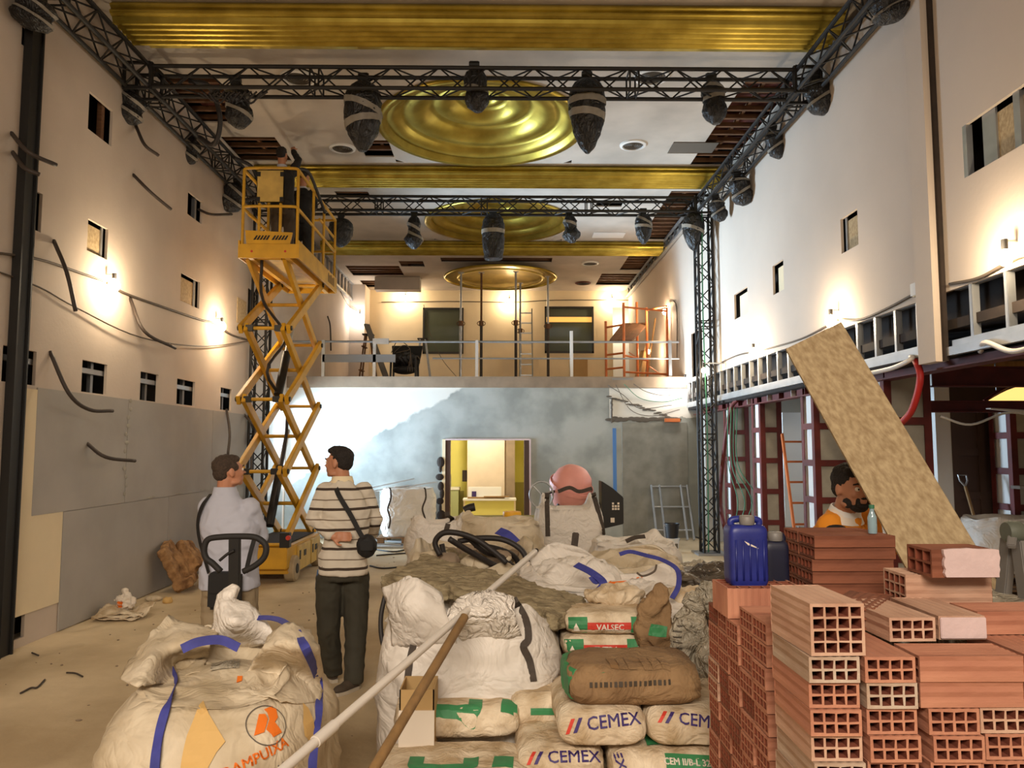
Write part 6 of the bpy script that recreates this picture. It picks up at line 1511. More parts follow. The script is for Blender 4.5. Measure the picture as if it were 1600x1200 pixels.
# ============================================================ BRICKS
def claymat(name, c, c2, b=.5):
    return mat(name, c, .85, col2=c2, vscale=7, detail=6, bump=.3, bscale=60, stretch=(1, .35, 1))
M['clay'] = claymat('clay_brick', rgb(196, 138, 110), rgb(168, 110, 86)); M['clay_pale'] = claymat('clay_pale', rgb(208, 172, 148), rgb(176, 134, 110)); M['clay_dark'] = claymat('clay_dark', rgb(146, 88, 62), rgb(112, 64, 44)); M['clay_grey'] = claymat('clay_mortar', rgb(196, 178, 160), rgb(160, 128, 104))
M['clay_hole_shade'] = mat('clay_hole_shade', rgb(138, 72, 50), .9, var=.3, vscale=8)  # shade inside the brick holes put into the colour as darker clay
def brick_geo(w, h, l, nx, nz, web=.0085, inner=.006, jag=0.0, ribs=True):
    """hollow clay block: channels run along Y, origin at the bottom centre"""
    mb = MB(); xs = [-w/2, -w/2+web]; cw = (w-2*web-(nx-1)*inner)/nx
    for i in range(nx): xs += [xs[-1]+cw] + ([xs[-1]+cw+inner] if i < nx-1 else [])
    xs.append(w/2); zs = [0, web]; chh = (h-2*web-(nz-1)*inner)/nz
    for i in range(nz): zs += [zs[-1]+chh] + ([zs[-1]+chh+inner] if i < nz-1 else [])
    zs.append(h); random.seed(int(w*1e4+nz))
    J = lambda: random.uniform(-jag, jag)
    for s in (-1, 1):
        n = len(xs); base = len(mb.v)
        for j, z in enumerate(zs):
            for i, x in enumerate(xs): mb.v.append(V((x+(J() if 0 < i < n-1 else 0), s*l/2, z+(J() if 0 < j < len(zs)-1 else 0))))
        for j in range(len(zs)-1):
            for i in range(n-1):
                if i % 2 == 1 and j % 2 == 1: continue
                a = base+j*n+i; mb.f.append([a, a+1, a+n+1, a+n])
    n = len(xs); N = n*len(zs)
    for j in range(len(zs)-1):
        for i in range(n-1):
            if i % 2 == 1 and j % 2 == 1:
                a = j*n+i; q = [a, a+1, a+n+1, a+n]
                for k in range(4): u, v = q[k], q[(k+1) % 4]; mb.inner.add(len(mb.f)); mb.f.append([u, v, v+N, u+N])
    # outer shell with shallow combed grooves
    per = []
    def side(p, q, nrm, cnt):
        for k in range(cnt):
            f = k/cnt; per.append((V(p).lerp(V(q), f), V(nrm), k % 2))
    cx = int(w/.012); cz = int(h/.012)
    side((-w/2, 0, 0), (w/2, 0, 0), (0, 0, -1), cx); side((w/2, 0, 0), (w/2, 0, h), (1, 0, 0), cz); side((w/2, 0, h), (-w/2, 0, h), (0, 0, 1), cx); side((-w/2, 0, h), (-w/2, 0, 0), (-1, 0, 0), cz)
    base = len(mb.v)
    for s in (-1, 1):
        for p, nr, k in per: mb.v.append(p+V((0, s*l/2, 0))-nr*(.0028 if k and ribs else 0))
    m_ = len(per)
    for k in range(m_): k2 = (k+1) % m_; mb.f.append([base+k, base+k2, base+m_+k2, base+m_+k])
    return mb
BW, BH, BLn = .136, .067, .28
def proto(name, w, h, l, nx, nz, m, **k):
    g = brick_geo(w, h, l, nx, nz, **k); o = g.build(name, M[m], origin=(0, 0, 0)); o.data.materials.append(M['clay_hole_shade'])
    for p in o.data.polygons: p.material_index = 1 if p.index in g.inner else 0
    return o
protos = {}
def brick(kind, loc, rz, lab, group, m=None, rx=0.0, ry=0.0, cat='brick'):
    if kind not in protos:
        dims = dict(A=(BW, BH, BLn, 4, 2), B=(.148, .137, .285, 4, 4), R=(.15, .043, .31, 4, 1), D=(.285, .20, .108, 6, 4), S=(.15, .088, .21, 3, 2))[kind]
        protos[kind] = proto('hollow_brick', *dims, 'clay', jag=.0012)
        o = protos[kind]; first = True
    else: o = protos[kind].copy(); COL.objects.link(o); first = False
    o.location = loc; o.rotation_euler = (rx, ry, rz)
    if m:
        if first: o.material_slots[0].link = 'OBJECT'; o.material_slots[0].material = M[m]; o.data.materials[0] = M['clay']
        else: o.material_slots[0].link = 'OBJECT'; o.material_slots[0].material = M[m]
    tag(o, lab, cat, group); return o
ordn = ['topmost', 'second', 'third', 'fourth', 'fifth', 'sixth', 'seventh', 'eighth', 'ninth', 'tenth', 'eleventh', 'twelfth', 'thirteenth', 'fourteenth', 'fifteenth', 'sixteenth', 'seventeenth', 'eighteenth']
random.seed(31)
ZTOP = 1.194; PH = .0685; YF = 2.10; XB = .822
palette = ['clay']*6+['clay_pale']
nrow = 17
for r in range(nrow):
    zt_ = ZTOP-PH*r; z = zt_-BH
    if z < 0: break
    cols = [(XB+BW/2, 'A')]
    x = XB+BW+.008
    cols.append((x+BW/2+.004, 'A'))
    for c, (cx, k) in enumerate(cols):
        jx, jy = random.uniform(-.004, .004), random.uniform(-.006, .01)
        mm = 'clay_grey' if (r, c) in ((0, 0), (1, 1), (5, 0), (4, 0)) else ('clay_pale' if (r, c) in ((3, 0),) else random.choice(palette))
        brick('A', (cx+jx, YF+BLn/2+jy, z), random.uniform(-.012, .012), '%s brick down in the %s column of the front stack, holes facing out' % (ordn[r], ('first', 'second')[c]), 'bricks of the front stack', mm)
    if r < 2:
        brick('A', (XB+2*BW+.024+BLn/2, YF+BW/2+.006*r, z), pi/2+random.uniform(-.006, .006), 'brick laid lengthwise in the front stack, ribbed side forward, %s of two' % ('upper', 'lower')[r], 'bricks of the front stack', 'clay')
        brick('A', (XB+2*BW+.04+BLn+BW/2, YF+BLn/2, z), 0, '%s brick down at the right edge, beyond the two lengthwise bricks' % ordn[r], 'bricks of the front stack', 'clay')
    else:
        for c in range(3):
            jx, jy = random.uniform(-.004, .004), random.uniform(-.008, .012)
            brick('A', (XB+2*BW+.028+.012+(BW+.009)*c+BW/2+jx+.01*(r % 2), YF+BLn/2+jy, z), random.uniform(-.015, .015), '%s brick down in the %s column of the front stack, holes facing out' % (ordn[r], ('third', 'fourth', 'fifth')[c]), 'bricks of the front stack', random.choice(palette))
# left face: ends face the gap beside the sacks
YL0 = 2.475
for r in range(16):
    z = 1.128-.0703*r-BH
    if z < 0: break
    for c in range(5):
        if r == 9 and c == 2: pass
        jx = random.uniform(-.006, .006)
        brick('A', (XB+.01+BLn/2+jx, YL0+BW/2+c*(BW+.004), z), pi/2+random.uniform(-.01, .01), '%s brick down, %s column from the front, left face of the stack' % (ordn[r], ('first', 'second', 'third', 'fourth', 'farthest')[c]), 'bricks of the left face of the stack', random.choice(palette+['clay_dark']))
for c in range(2):
    brick('A', (XB+.012+BLn/2, YL0+BW/2+c*(BW+.004), 1.130), pi/2, 'single brick capping the left face of the stack, %s one' % ('nearer', 'farther')[c], 'bricks of the left face of the stack', 'clay')
# load behind, wrapped
t = thing('brick_load', (1.5, 2.85, 0), 'film-wrapped load of bricks behind the front stack', 'brick load')
MB().bb(XB+BLn+.03, 1.98, 2.46, 3.28, .0, 1.188).build('film_cover', M['clear'], t, bevel=.01)
# bricks on top
gt = 'loose bricks on top of the front stack'
brick('B', (XB+.074, YF+.142, ZTOP+.002), radians(1.5), 'large pale sixteen-hole brick on the near left corner of the front stack', gt, 'clay_pale')
zz = ZTOP+.002
brick('A', (onY(1424, 1000, 2.25).x, 2.25+.14, zz), radians(2), 'eight-hole brick lying loose on the front stack right of the large pale brick', gt, 'clay_pale')
o = brick('A', (onY(1504, 1000, 2.27).x-.0, 2.27+.14, zz), 0, 'pinkish brick with its end plastered over, between the two loose bricks', gt, 'clay_pale')
MB().bb(o.location.x-.066, o.location.x+.068, 2.262, 2.268, zz+.004, zz+.064).build('plaster_coat', M['whiteplaster'], o, bevel=.002)
brick('A', (onY(1600, 1000, 2.33).x-.0, 2.33+.07, zz), pi/2+.03, 'reddish brick lying lengthwise on the front stack at the right edge', gt, 'clay')
brick('A', (onY(1352, 990, 2.50).x, 2.50+.02, zz+.001), radians(-38), 'dark half-hidden brick behind the large pale brick', gt, 'clay_dark')
xb = 1.325
o = brick('B', (xb+.1425, 2.475+.155, ZTOP+.004+.0), pi/2, 'big brown sixteen-hole brick turned sideways under the plastered one', gt, 'clay_pale')
o = brick('S', (xb+.05+.105, 2.475+.085, ZTOP+.004+.139), pi/2, 'broken brick with a white plastered side topping the right of the stack', gt, 'clay_dark')
m = MB(); pts = []
for k in range(25): pts.append((.105-.002*k*0, 0))
x0, x1 = xb+.085, xb+.262; zb0 = ZTOP+.146
poly = [(x0+.004*random.uniform(-1, 1), zb0+.086*k/7) for k in range(8)]+[(x0+(x1-x0)*k/9, zb0+.090+.003*random.uniform(-1, 1)) for k in range(1, 9)]+[(x1+.004*random.uniform(-1, 1), zb0+.086*(7-k)/7) for k in range(8)]
MB().prism([V((x, 2.472, z)) for x, z in poly], (0, .013, 0)).build('plaster_coat', M['whiteplaster'], o)
o = brick('D', (XB+.0+.143, 3.055, 1.130+.0545), 0, 'deep ribbed brick under the blue canister at the far left corner of the stack', gt, 'clay', rx=pi/2)
# stack of thin bricks
gR = 'thin bricks stacked behind the front stack'
xr = onY(1270, 900, 2.93).x
for r in range(5):
    z = ZTOP-.0+.045*r
    for c in range(2):
        brick('R', (xr+.155+random.uniform(-.006, .006)+.01, 2.94+.078+.155*c+random.uniform(-.004, .004), z+.001), pi/2+random.uniform(-.012, .012), '%s thin brown brick up, %s row, low stack behind the large pale brick' % (('lowest', 'second', 'third', 'fourth', 'topmost')[r], ('near', 'far')[c]), gR, 'clay_dark')
for r in range(5):
    z = ZTOP-.0+.0415*r
    brick('R', (xr+.155+.31+.012, 2.94+.06, z+.001), pi/2, '%s thin brown brick up at the right end of the low stack, below the chipboard' % ('lowest', 'second', 'third', 'fourth', 'topmost')[r], gR, 'clay_dark') if 0 else None
zt7 = ZTOP+.045*5+.002
brick('S', (xr+.29, 3.1, zt7), pi/2, 'half brick standing on the low stack of thin bricks beside the chipboard', gt, 'clay') if 0 else None
t = thing('plastic_bottle', (onY(1363, 820, 3.0).x, 3.0, zt7), 'small clear bluish bottle standing on the stack of thin bricks', 'bottle')
bx = t.location.x
MB().lathe((bx, 3.0, zt7), [(0, 0), (.016, 0), (.017, .01), (.017, .06), (.014, .07), (.008, .085), (.008, .095), (0, .095)], 20).build('body', mat('bottle_clear', rgb(150, 180, 190), .1, spec=.8, alpha=.75), t, smooth=.8)
MB().lathe((bx, 3.0, zt7+.0955), [(0, 0), (.010, 0), (.010, .014), (0, .014)], 16).build('cap', M['green'], t, smooth=.8)

# ---- blue canister and its dark neighbour
def canister(c, w, d, h, m, lab, seed):
    t = thing('plastic_canister', c, lab, 'canister'); c = V(c)
    def rr(z, k): return [c+V((p[0]*w/2*k, p[1]*d/2*k, z)) for p in [(math.copysign(abs(cos(a))**.35, cos(a)), math.copysign(abs(sin(a))**.35, sin(a))) for a in [2*pi*(j+.5)/40 for j in range(40)]]]
    prof = [(0, .9), (.01, .97), (.03, 1)]+[(.03+(h*.82-.03)*k/10, 1-.015*(k % 2)) for k in range(1, 11)]+[(h*.88, .97), (h*.93, .88), (h*.95, .75)]
    MB().loft([rr(z, k) for z, k in prof]).build('body', M[m], t, smooth=.9)
    hd = MB().tube(smoothpts([c+V((-w*.36, 0, h*.92)), c+V((-w*.36, 0, h*1.0)), c+V((-w*.2, 0, h*1.03)), c+V((w*.2, 0, h*1.03)), c+V((w*.36, 0, h*1.0)), c+V((w*.36, 0, h*.92))], 5), .013, 10).build('handle', M[m], t, smooth=5)
    MB().lathe(c+V((-.0, -d*.22, h*.95)), [(0, 0), (.026, 0), (.028, .006), (.028, .030), (.024, .034), (0, .034)], 22).build('screw_cap', M['greycap'], t, smooth=.8)
    return t
cn = canister((onY(1166, 860, 2.95).x, 2.96, 1.238), .148, .115, .235, 'bluecan', 'worn blue plastic canister with a grey cap standing on the brick stack', 1)
m = MB(); c_ = cn.location
for k in range(7): m.bar(c_+V((-.02+.006*k, -.0585, .165-.003*k)), c_+V((-.006+.006*k, -.0585, .150-.002*k)), .002, .002)
m.build('scuff', M['inkwhite'], cn)
for k in range(5): MB().tube([c_+V((-.052+.026*k, -.0565, .02)), c_+V((-.052+.026*k, -.0565, .17))], .004, 8).build('rib', M['bluecan'], cn, smooth=5)
canister((onY(1214, 870, 3.10).x-.02, 3.08, 1.13), .10, .095, .27, 'darkcan', 'dark canister half hidden between the blue one and the thin bricks', 2)

# ---- leaning chipboard
TL, TR = onY(1228, 545, 3.95), onY(1314, 503, 3.90)
BR = onY(1590, 962, 3.30); d = BR-TR; f = (TR.z-.03)/(-d.z)
nrm = d.normalized().cross((TR-TL).normalized()).normalized()
if nrm.y > 0: nrm = -nrm
BLp = TL+d*((TL.z-.06)/(-d.z)); BRp = TR+d*f
t = thing('chipboard_plank', ((BLp.x+BRp.x)/2, (BLp.y+BRp.y)/2, 0), 'broad chipboard plank leaning diagonally above the brick stack', 'board')
MB().prism([TL, TR, BRp, BLp], -nrm*.028).build('board', M['osb'], t)
e = (TR-TL).normalized()
MB().prism([TR+e*.0005+nrm*.0005, TR+e*.0012+nrm*.0005, BRp+e*.0012+nrm*.0005, BRp+e*.0005+nrm*.0005], -nrm*.029).build('sawn_edge', M['osbedge'], t)

# ---- folding ladder at the right edge
lx = onY(1582, 850, 2.9).x+.055
t = thing('folding_ladder', (lx, 2.95, 0), 'grey-green folding ladder with a hinge, cut off by the right edge', 'ladder')
for s, x in ((-1, lx-.01), (1, lx+.34)):
    for yy, ty in ((2.75, 2.93), (3.3, 2.99)):
        MB().bar((x, yy, 0), (x, ty, 1.40), .032, .06).build('stile', M['greycap'], t, bevel=.004)
    MB().lathe((x-.03, 2.96, 1.43), [(0, 0), (.036, 0), (.042, .01), (.042, .05), (.036, .06), (0, .06)], 20, 'x').build('hinge', mat('hinge_green', rgb(92, 96, 84), .6) if s < 0 else M['greycap'], t, smooth=.7)
    MB().bar((x, 2.96, 1.43), (x-.05, 2.9, 1.38), .03, .02).build('hinge_lever', M['greycap'], t, bevel=.004)
for k in range(4):
    z = .28*(k+1); y = 2.75+.18*z/1.4; MB().cyl((lx-.01, y, z), (lx+.34, y, z), .016, 10).build('rung', M['steel'], t, smooth=.7)
    y = 3.3-.31*z/1.4; MB().cyl((lx-.01, y, z), (lx+.34, y, z), .016, 10).build('rung', M['steel'], t, smooth=.7)

# ============================================================ MIDDLE DISTANCE
# concrete mixer
t = thing('concrete_mixer', (1.0, 10.3, 0), 'concrete mixer with a pinkish drum behind the tall upright bag', 'mixer')
c = onY(893, 758, 10.3); Rm = Matrix.Rotation(radians(205), 3, 'X') @ Matrix.Rotation(radians(-14), 3, 'Y')
m = MB().lathe((0, 0, 0), [(0, -.27), (.08, -.262), (.16, -.23), (.235, -.15), (.285, 0), (.27, .12), (.20, .26), (.16, .32), (.145, .32), (.19, .24), (.25, .10)], 36); m.v = [c+Rm @ p for p in m.v]
dr = m.build('drum', M['pink'], t, smooth=.8)
m = MB().lathe((0, 0, 0), [(.287, -.02), (.30, -.02), (.30, .03), (.287, .03)], 36); m.v = [c+Rm @ p for p in m.v]; m.build('gear_ring', M['pink'], dr)
hb = onY(954, 790, 10.2)
MB().prism([V((hb.x-.14, 10.0, hb.z+.33)), V((hb.x+.0, 10.0, hb.z+.24)), V((hb.x+.14, 10.0, hb.z+.12)), V((hb.x+.14, 10.0, hb.z-.22)), V((hb.x-.12, 10.0, hb.z-.28)), V((hb.x-.14, 10.0, hb.z-.2))], (0, .32, 0)).build('motor_housing', M['darkmetal'], t, bevel=.008)
m = MB()
for i in range(3):
    for j in range(3):
        if (i, j) != (1, 2): m.bb(hb.x-.01+.035*i, hb.x+.015+.035*i, 9.99, 9.998, hb.z-.04+.035*j, hb.z-.015+.035*j)
m.build('warning_label', M['inkwhite'], t)
MB().bb(hb.x-.03, hb.x+.02, 9.99, 9.998, hb.z-.2, hb.z-.14).build('label_plate', M['inkwhite'], t)
w = onY(846, 773, 10.0); m = MB(); ring_ = [w+V((.15*cos(a), 0, .17*sin(a))) for a in [2*pi*k/28 for k in range(29)]]
hw = m.tube(ring_, .013, 8).build('tilt_wheel', M['steel'], t, smooth=5)
for a in (.3, 2.4, 4.5): MB().tube([w, w+V((.15*cos(a), 0, .17*sin(a)))], .010, 7).build('spoke', M['steel'], hw)
MB().tube([w, c+V((-.1, 0, -.05))], .018, 8).build('shaft', M['darkmetal'], t)
for a, b in (((.55, 10.0, .02), (.75, 10.25, 1.05)), ((.55, 10.6, .02), (.75, 10.3, 1.05)), ((1.35, 10.0, .02), (1.3, 10.2, .95)), ((1.35, 10.6, .02), (1.3, 10.3, .95))): MB().tube([a, b], .022, 8).build('leg', M['darkmetal'], t, smooth=.7)
MB().tube([(.72, 10.28, 1.0), (1.32, 10.28, 1.0)], .03, 8).build('cradle', M['darkmetal'], t, smooth=.7)

# scaffold frame against the rear wall
t = thing('scaffold_section', (onY(1050, 800, 14.85).x, 14.85, 0), 'galvanised scaffold frame leaning on the grey rear wall at the right', 'scaffold frame')
q = lambda px, py, Y: onY(px, py, Y)
xa, xb_, xc, xd = q(1023, 800, 14.8).x, q(1036, 800, 14.8).x, q(1070, 800, 14.8).x, q(1080, 800, 14.8).x
for x in (xa, xb_, xc, xd): MB().tube([(x, 14.62, .03), (x, 15.1, 1.03)], .02, 8).build('tube', M['steel'], t, smooth=.7)
for z in (.2, .62, 1.0): MB().tube([(xa, 14.62+.48*z, z), (xd, 14.62+.48*z, z)], .018, 8).build('tube', M['steel'], t, smooth=.7)
# white wrapped bags on a pallet
t = thing('pallet', (-1.76, 14.55, 0), 'wooden pallet under the white wrapped load left of the doorway', 'pallet')
for k in range(5): MB().bb(-2.28, -1.24, 14.1+.22*k, 14.2+.22*k, .12, .14).build('deck_board', M['palletwood'], t)
for x in (-2.2, -1.76, -1.32):
    for y in (14.15, 14.6, 15.0): MB().bb(x-.06, x+.06, y-.05, y+.05, 0, .12).build('block', M['palletwood'], t)
W1 = bigbag('bulk_bag', (-1.76, 14.56, 0), (.49, .46), .86, 'woven', 'white wrapped bulk bag with two wavy dark seams on a pallet left of the doorway', peaks=(), rim=.01, dip=.0, seed=5.5, amp=.03, z0=.14, nu=80, bulge=.02)
for px in (609, 663): ribbon('seam', [onY(px, 762, 14.1), onY(px+2, 778, 14.1), onY(px-3, 795, 14.1), onY(px+1, 812, 14.1), onY(px-2, 826, 14.1)], .03, M['strapdark'], W1, n_dir=(0, -1, 0), off=.01)
for k, (a, b) in enumerate((((572, 764), (647, 748)), ((625, 762), (682, 753)), ((565, 770), (640, 758)))):
    p, q_ = onY(*a, 14.55-.1*k), onY(*b, 14.6-.1*k)
    tag(MB().bar(p, q_, .05, .02).build('steel_profile', M['steel']), ('long', 'short right-hand', 'lowest')[k]+' steel profile lying on the white wrapped load', 'profile')
tag(MB().bb(-2.75, -2.36, 14.9, 14.94, 0, .92).build('grey_sheet', M['inkgrey']), 'dark grey panel standing against the rear wall beside the white wrapped load', 'board')
# buckets
for z, mm, lab in ((.0, 'white', 'white bucket on the floor before the scaffold frame'), (.245, 'bucket', 'black bucket standing on the white bucket')):
    t = thing('bucket', (onY(1050, 850, 13.1).x, 13.1, z), lab, 'bucket'); L0 = t.location
    MB().lathe(L0, [(0, 0), (.10, 0), (.125, .24), (.13, .24), (.13, .225)], 24).build('body', M[mm], t, smooth=.8)
    if mm == 'white': MB().bb(L0.x-.03, L0.x+.07, 12.97, 12.98, .08, .16).build('label', M['inkgrey'], t)
    MB().tube([L0+V((.13*cos(a), -.02-.09*sin(a)*.6, .23-.06*sin(a))) for a in [pi*k/10 for k in range(11)]], .005, 6).build('handle', M['steel'], t)
tag(MB().box((2.95, 10.6, .03), (.5, .3, .05)).build('metal_plate', M['steel'], bevel=.004), 'pale metal plate on the floor at the foot of the right upright truss', 'plate')
crumple('dark_cloth', (2.55, 10.8, .06), (.35, .2, .06), 'filmdark', 'dark cloth bundle on the floor left of the pale metal plate', 'cloth', 31, .03, 6)
for k, pts in enumerate(([(1000, 843), (1040, 838), (1080, 838), (1108, 846)], [(905, 845), (930, 842), (970, 850)], [(590, 852), (610, 850), (640, 853)], [(585, 858), (615, 862), (640, 857)], [(588, 868), (610, 866), (640, 864)], [(578, 884), (600, 888), (640, 884)])):
    cord('floor_cable', [onZ(a, b, .012) for a, b in pts], .012, 'cable', ('black cable on the floor before the scaffold frame', 'black cable on the floor behind the tall bag', 'farthest cable on the bright floor left of the bags', 'second cable on the bright floor left of the bags', 'third cable on the bright floor left of the bags', 'nearest cable on the floor beside the striped man')[k])
for k, (a, b) in enumerate(((595, 853), (612, 856), (605, 847))):
    p = onZ(a, b, .0); tag(MB().box(p+V((0, 0, .02)), (.8, .12, .03), Matrix.Rotation(.25-.3*k, 3, 'Z')).build('steel_profile', M['steel']), ('near', 'middle', 'far')[k]+' galvanised profile lying on the bright floor behind the striped man', 'profile')
tag(MB().lathe(V((onY(800, 797, 9.6).x, 9.6, onY(800, 803, 9.6).z-.03)), [(.03, 0), (.11, 0), (.115, .03), (.11, .06), (.03, .06), (.03, 0)], 24).build('cable_reel', mat('reel_yellow', rgb(238, 176, 40), .5), smooth=.7), 'round yellow reel lying on the mortar trough in front of the doorway', 'reel')
t = thing('mortar_trough', (-.02, 9.6, 0), 'pale trough on a stand in front of the doorway', 'trough')
z9 = onY(800, 803, 9.6).z
MB().prism([V((-.5, 9.35, z9-.12)), V((.35, 9.35, z9-.12)), V((.42, 9.35, z9-.035)), V((-.57, 9.35, z9-.035))], (0, .5, 0)).build('basin', M['yroomdark'], t, bevel=.006)
for x in (-.45, .3):
    for y in (9.4, 9.8): MB().bb(x-.02, x+.02, y-.02, y+.02, 0, z9-.12).build('leg', M['darkmetal'], t)
cord('tool_hose', [onY(726, 798, 9.4), onY(733, 794, 9.4), onY(742, 792, 9.4)], .05, 'cable', 'black grip of a power tool poking up in front of the doorway', 'tool')

# brown wool roll, crumpled paper and scraps by the left wall
m = MB(); p = onZ(288, 925, 0)
m.box((p.x-.16, p.y+.05, .27), (.10, .42, .56), Euler((.25, -.42, .12)).to_matrix())
m.box((p.x-.10, p.y+.42, .34), (.12, .34, .40), Euler((-.2, -.7, .1)).to_matrix())
m.box((p.x-.02, p.y+.05, .08), (.22, .40, .10), Euler((.1, -.3, .2)).to_matrix())
m.box((p.x-.12, p.y+.22, .26), (.10, .30, .36), Euler((0, -.5, .1)).to_matrix())
organic(m, .014, 3, amp=.018, freq=8, ridged=True); lo_ = min(q.z for q in m.v); m.v = [q-V((0, 0, lo_)) for q in m.v]; mn_ = min(q.x for q in m.v); m.v = [q+V((max(0, XL+.03-mn_), 0, 0)) for q in m.v]
tag(m.build('mineral_wool_piece', M['woolbrown'], smooth=5), 'curled brown mineral wool piece leaning against the grey boards of the left wall', 'insulation')
p = onZ(190, 966, 0)
m = MB().grid(lambda u, v: V((p.x-.24+.5*u, p.y-.1+.3*v, .03+.09*abs(sin(3*u+v*2))*(.4+.6*v)+.03*noise.noise(V((u*6, v*6, 1))))), 24, 14)
o = m.build('crumpled_paper', M['paper'], smooth=5, solid=.012); tag(o, 'crumpled paper sack on the floor by the left wall', 'paper')
for k in range(2):
    m = MB().grid(lambda u, v: V((p.x-.22+.44*u, p.y-.18+.2*v, .006+.02*k+.03*noise.noise(V((u*5, v*5, 3+k))) + .02)), 16, 8)
    tag(m.build('crumpled_paper', M['paper'], smooth=5, solid=.008), ('lower', 'upper')[k]+' loose layer of crumpled paper in front of the paper sack by the left wall', 'paper')
o = crumple('plastic_bag', p+V((-.02, .12, .15)), (.09, .07, .08), 'inkwhite', 'white and orange crumpled bag on the paper by the left wall', 'bag', 44, .04, 12, extra=(((-.02, 0, .05), (.04, .04, .07)),))
pdec('print', poly_geo([(-.035, -.025), (.035, -.02), (.03, .03), (-.02, .035)], .01), 186, 945, 'inkorange', o, bvh_of(o), 0, .005, 3)
crumple('plastic_bag', onZ(262, 938, .03), (.06, .05, .04), 'inkyellow', 'small yellowish crumpled scrap near the brown wool piece', 'scrap', 45, .015, 12)
crumple('paper_scrap', onZ(240, 935, .03), (.10, .05, .03), 'wovendirty', 'small greyish scrap against the left wall near the brown wool piece', 'scrap', 46, .015, 12)
random.seed(77); m = MB()
for k in range(170):
    y = random.uniform(3.6, 14); x = random.uniform(-4.1, -.7) if y < 9 else random.uniform(-4.1, 3.2); r = random.uniform(.003, .011)
    m.ell((x, y, r*.5), (r*random.uniform(1, 2.2), r, r*.6), 6, 4, Matrix.Rotation(random.random()*3, 3, 'Z'))
tag(m.build('floor_grit', M['slab']), 'scattered crumbs of rubble on the dusty floor', 'grit', kind='stuff')
for k, pts in enumerate(([(32, 1083), (48, 1075), (58, 1074), (70, 1062)], [(104, 1051), (118, 1052), (129, 1057)], [(50, 1020), (60, 1024)], [(128, 1011), (140, 1012)], [(345, 1010), (352, 1014)])[:3]):
    cord('wood_splinter', [onZ(a, b, .01) for a, b in pts], .007, 'strapdark', ('branched dark splinter', 'short dark splinter', 'tiny dark splinter')[k]+' on the floor in the left foreground', 'splinter')

# pallet truck in front of the man in the pale shirt
Yj = 4.3; j = lambda px, py, dy=0: onY(px, py, Yj+dy)
t = thing('pallet_truck', (j(362, 900).x, Yj+.1, 0), 'black pallet truck with an upright loop handle behind the large printed bag', 'pallet truck')
MB().tube(smoothpts([j(345, 893), j(332, 880), j(322, 872), j(319, 858), j(325, 843), j(345, 839), j(375, 838), j(400, 840), j(415, 852), j(413, 870), j(398, 884), j(380, 893)], 5), .017, 10).build('handle_loop', M['blackrub'], t, smooth=5)
MB().bar(j(367, 840), V((j(367, 900).x, Yj+.05, .28)), .062, .03).build('tiller', M['darkmetal'], t, bevel=.005)
MB().tube(smoothpts([j(366, 860, -.02), j(355, 866, -.02), j(343, 876, -.02)], 4), .008, 8).build('release_lever', M['blackrub'], t, smooth=5)
cx = t.location.x
MB().cyl((cx, Yj+.08, .12), (cx, Yj+.08, .45), .06, 16).build('pump', M['darkmetal'], t, smooth=.7)
for s in (-1, 1):
    MB().bb(cx+s*.19-.075, cx+s*.19+.075, Yj+.18, Yj+1.15, .07, .12).build('fork', M['darkmetal'], t, bevel=.01)
    MB().lathe((cx+s*.10-.025, Yj+.06, .09), [(0, 0), (.09, 0), (.09, .05), (0, .05)], 22, 'x').build('steer_wheel', M['rubber'], t, smooth=.7)
    MB().cyl((cx+s*.19-.03, Yj+1.05, .04), (cx+s*.19+.03, Yj+1.05, .04), .04, 14).build('load_roller', M['rubber'], t, smooth=.7)
MB().bb(cx-.26, cx+.26, Yj+.14, Yj+.20, .07, .35).build('bridge', M['darkmetal'], t, bevel=.01)

# ============================================================ SIDE BAY CONTENTS
X0 = 5.25
t3 = None
for k in range(3):
    t = thing('pallet', (5.55, 8.45, .145*k), ('lowest', 'middle', 'top')[k]+' pallet of the three under the white tub at the right', 'pallet')
    for i in range(4): MB().bb(5.0, 6.1, 8.05+.22*i, 8.17+.22*i, .145*k+.12, .145*k+.14).build('deck_board', M['palletwood'], t)
    for x in (5.06, 5.55, 6.04):
        for y in (8.11, 8.77): MB().bb(x-.05, x+.05, y-.05, y+.05, .145*k+.002, .145*k+.12).build('block', M['palletwood'], t)
W2 = bigbag('bulk_bag', (5.55, 8.44, 0), (.50, .42), .52, 'woven', 'low open white tub-like bag on pallets at the right, behind the chipboard', rim=.04, dip=.10, seed=8.8, amp=.025, z0=.44, nu=80, bulge=.02, sq=2.6)
crumple('rolled_sack', (5.95, 8.3, 1.04), (.30, .07, .06), 'wovendirty', 'rolled dusty sack lying on the rim of the white tub at the right edge', 'sack', 51, .015, 8)
t = thing('shovel', (onY(1518, 800, 9.2).x, 9.0, 0), 'shovel with a D-shaped grip leaning against the brown door', 'shovel')
sx = t.location.x; a, b = V((sx+.04, 8.98, .35)), V((sx-.0, 9.3, onY(1516, 760, 9.3).z))
MB().tube([a, b], .018, 10).build('shaft', M['stick'], t, smooth=.7)
u = (b-a).normalized()
MB().tube([b, b+u*.07+V((-.045, 0, 0)), b+u*.14+V((-.05, 0, 0)), b+u*.14+V((.05, 0, 0)), b+u*.07+V((.045, 0, 0)), b], .011, 8).build('grip', M['steel'], t, smooth=.7)
MB().prism([a+V((-.10, -.02, .02)), a+V((.10, -.02, .02)), a+V((.11, -.08, -.28)), a+V((0, -.09, -.345)), a+V((-.11, -.08, -.28))], (0, .008, 0)).build('blade', M['darkmetal'], t)
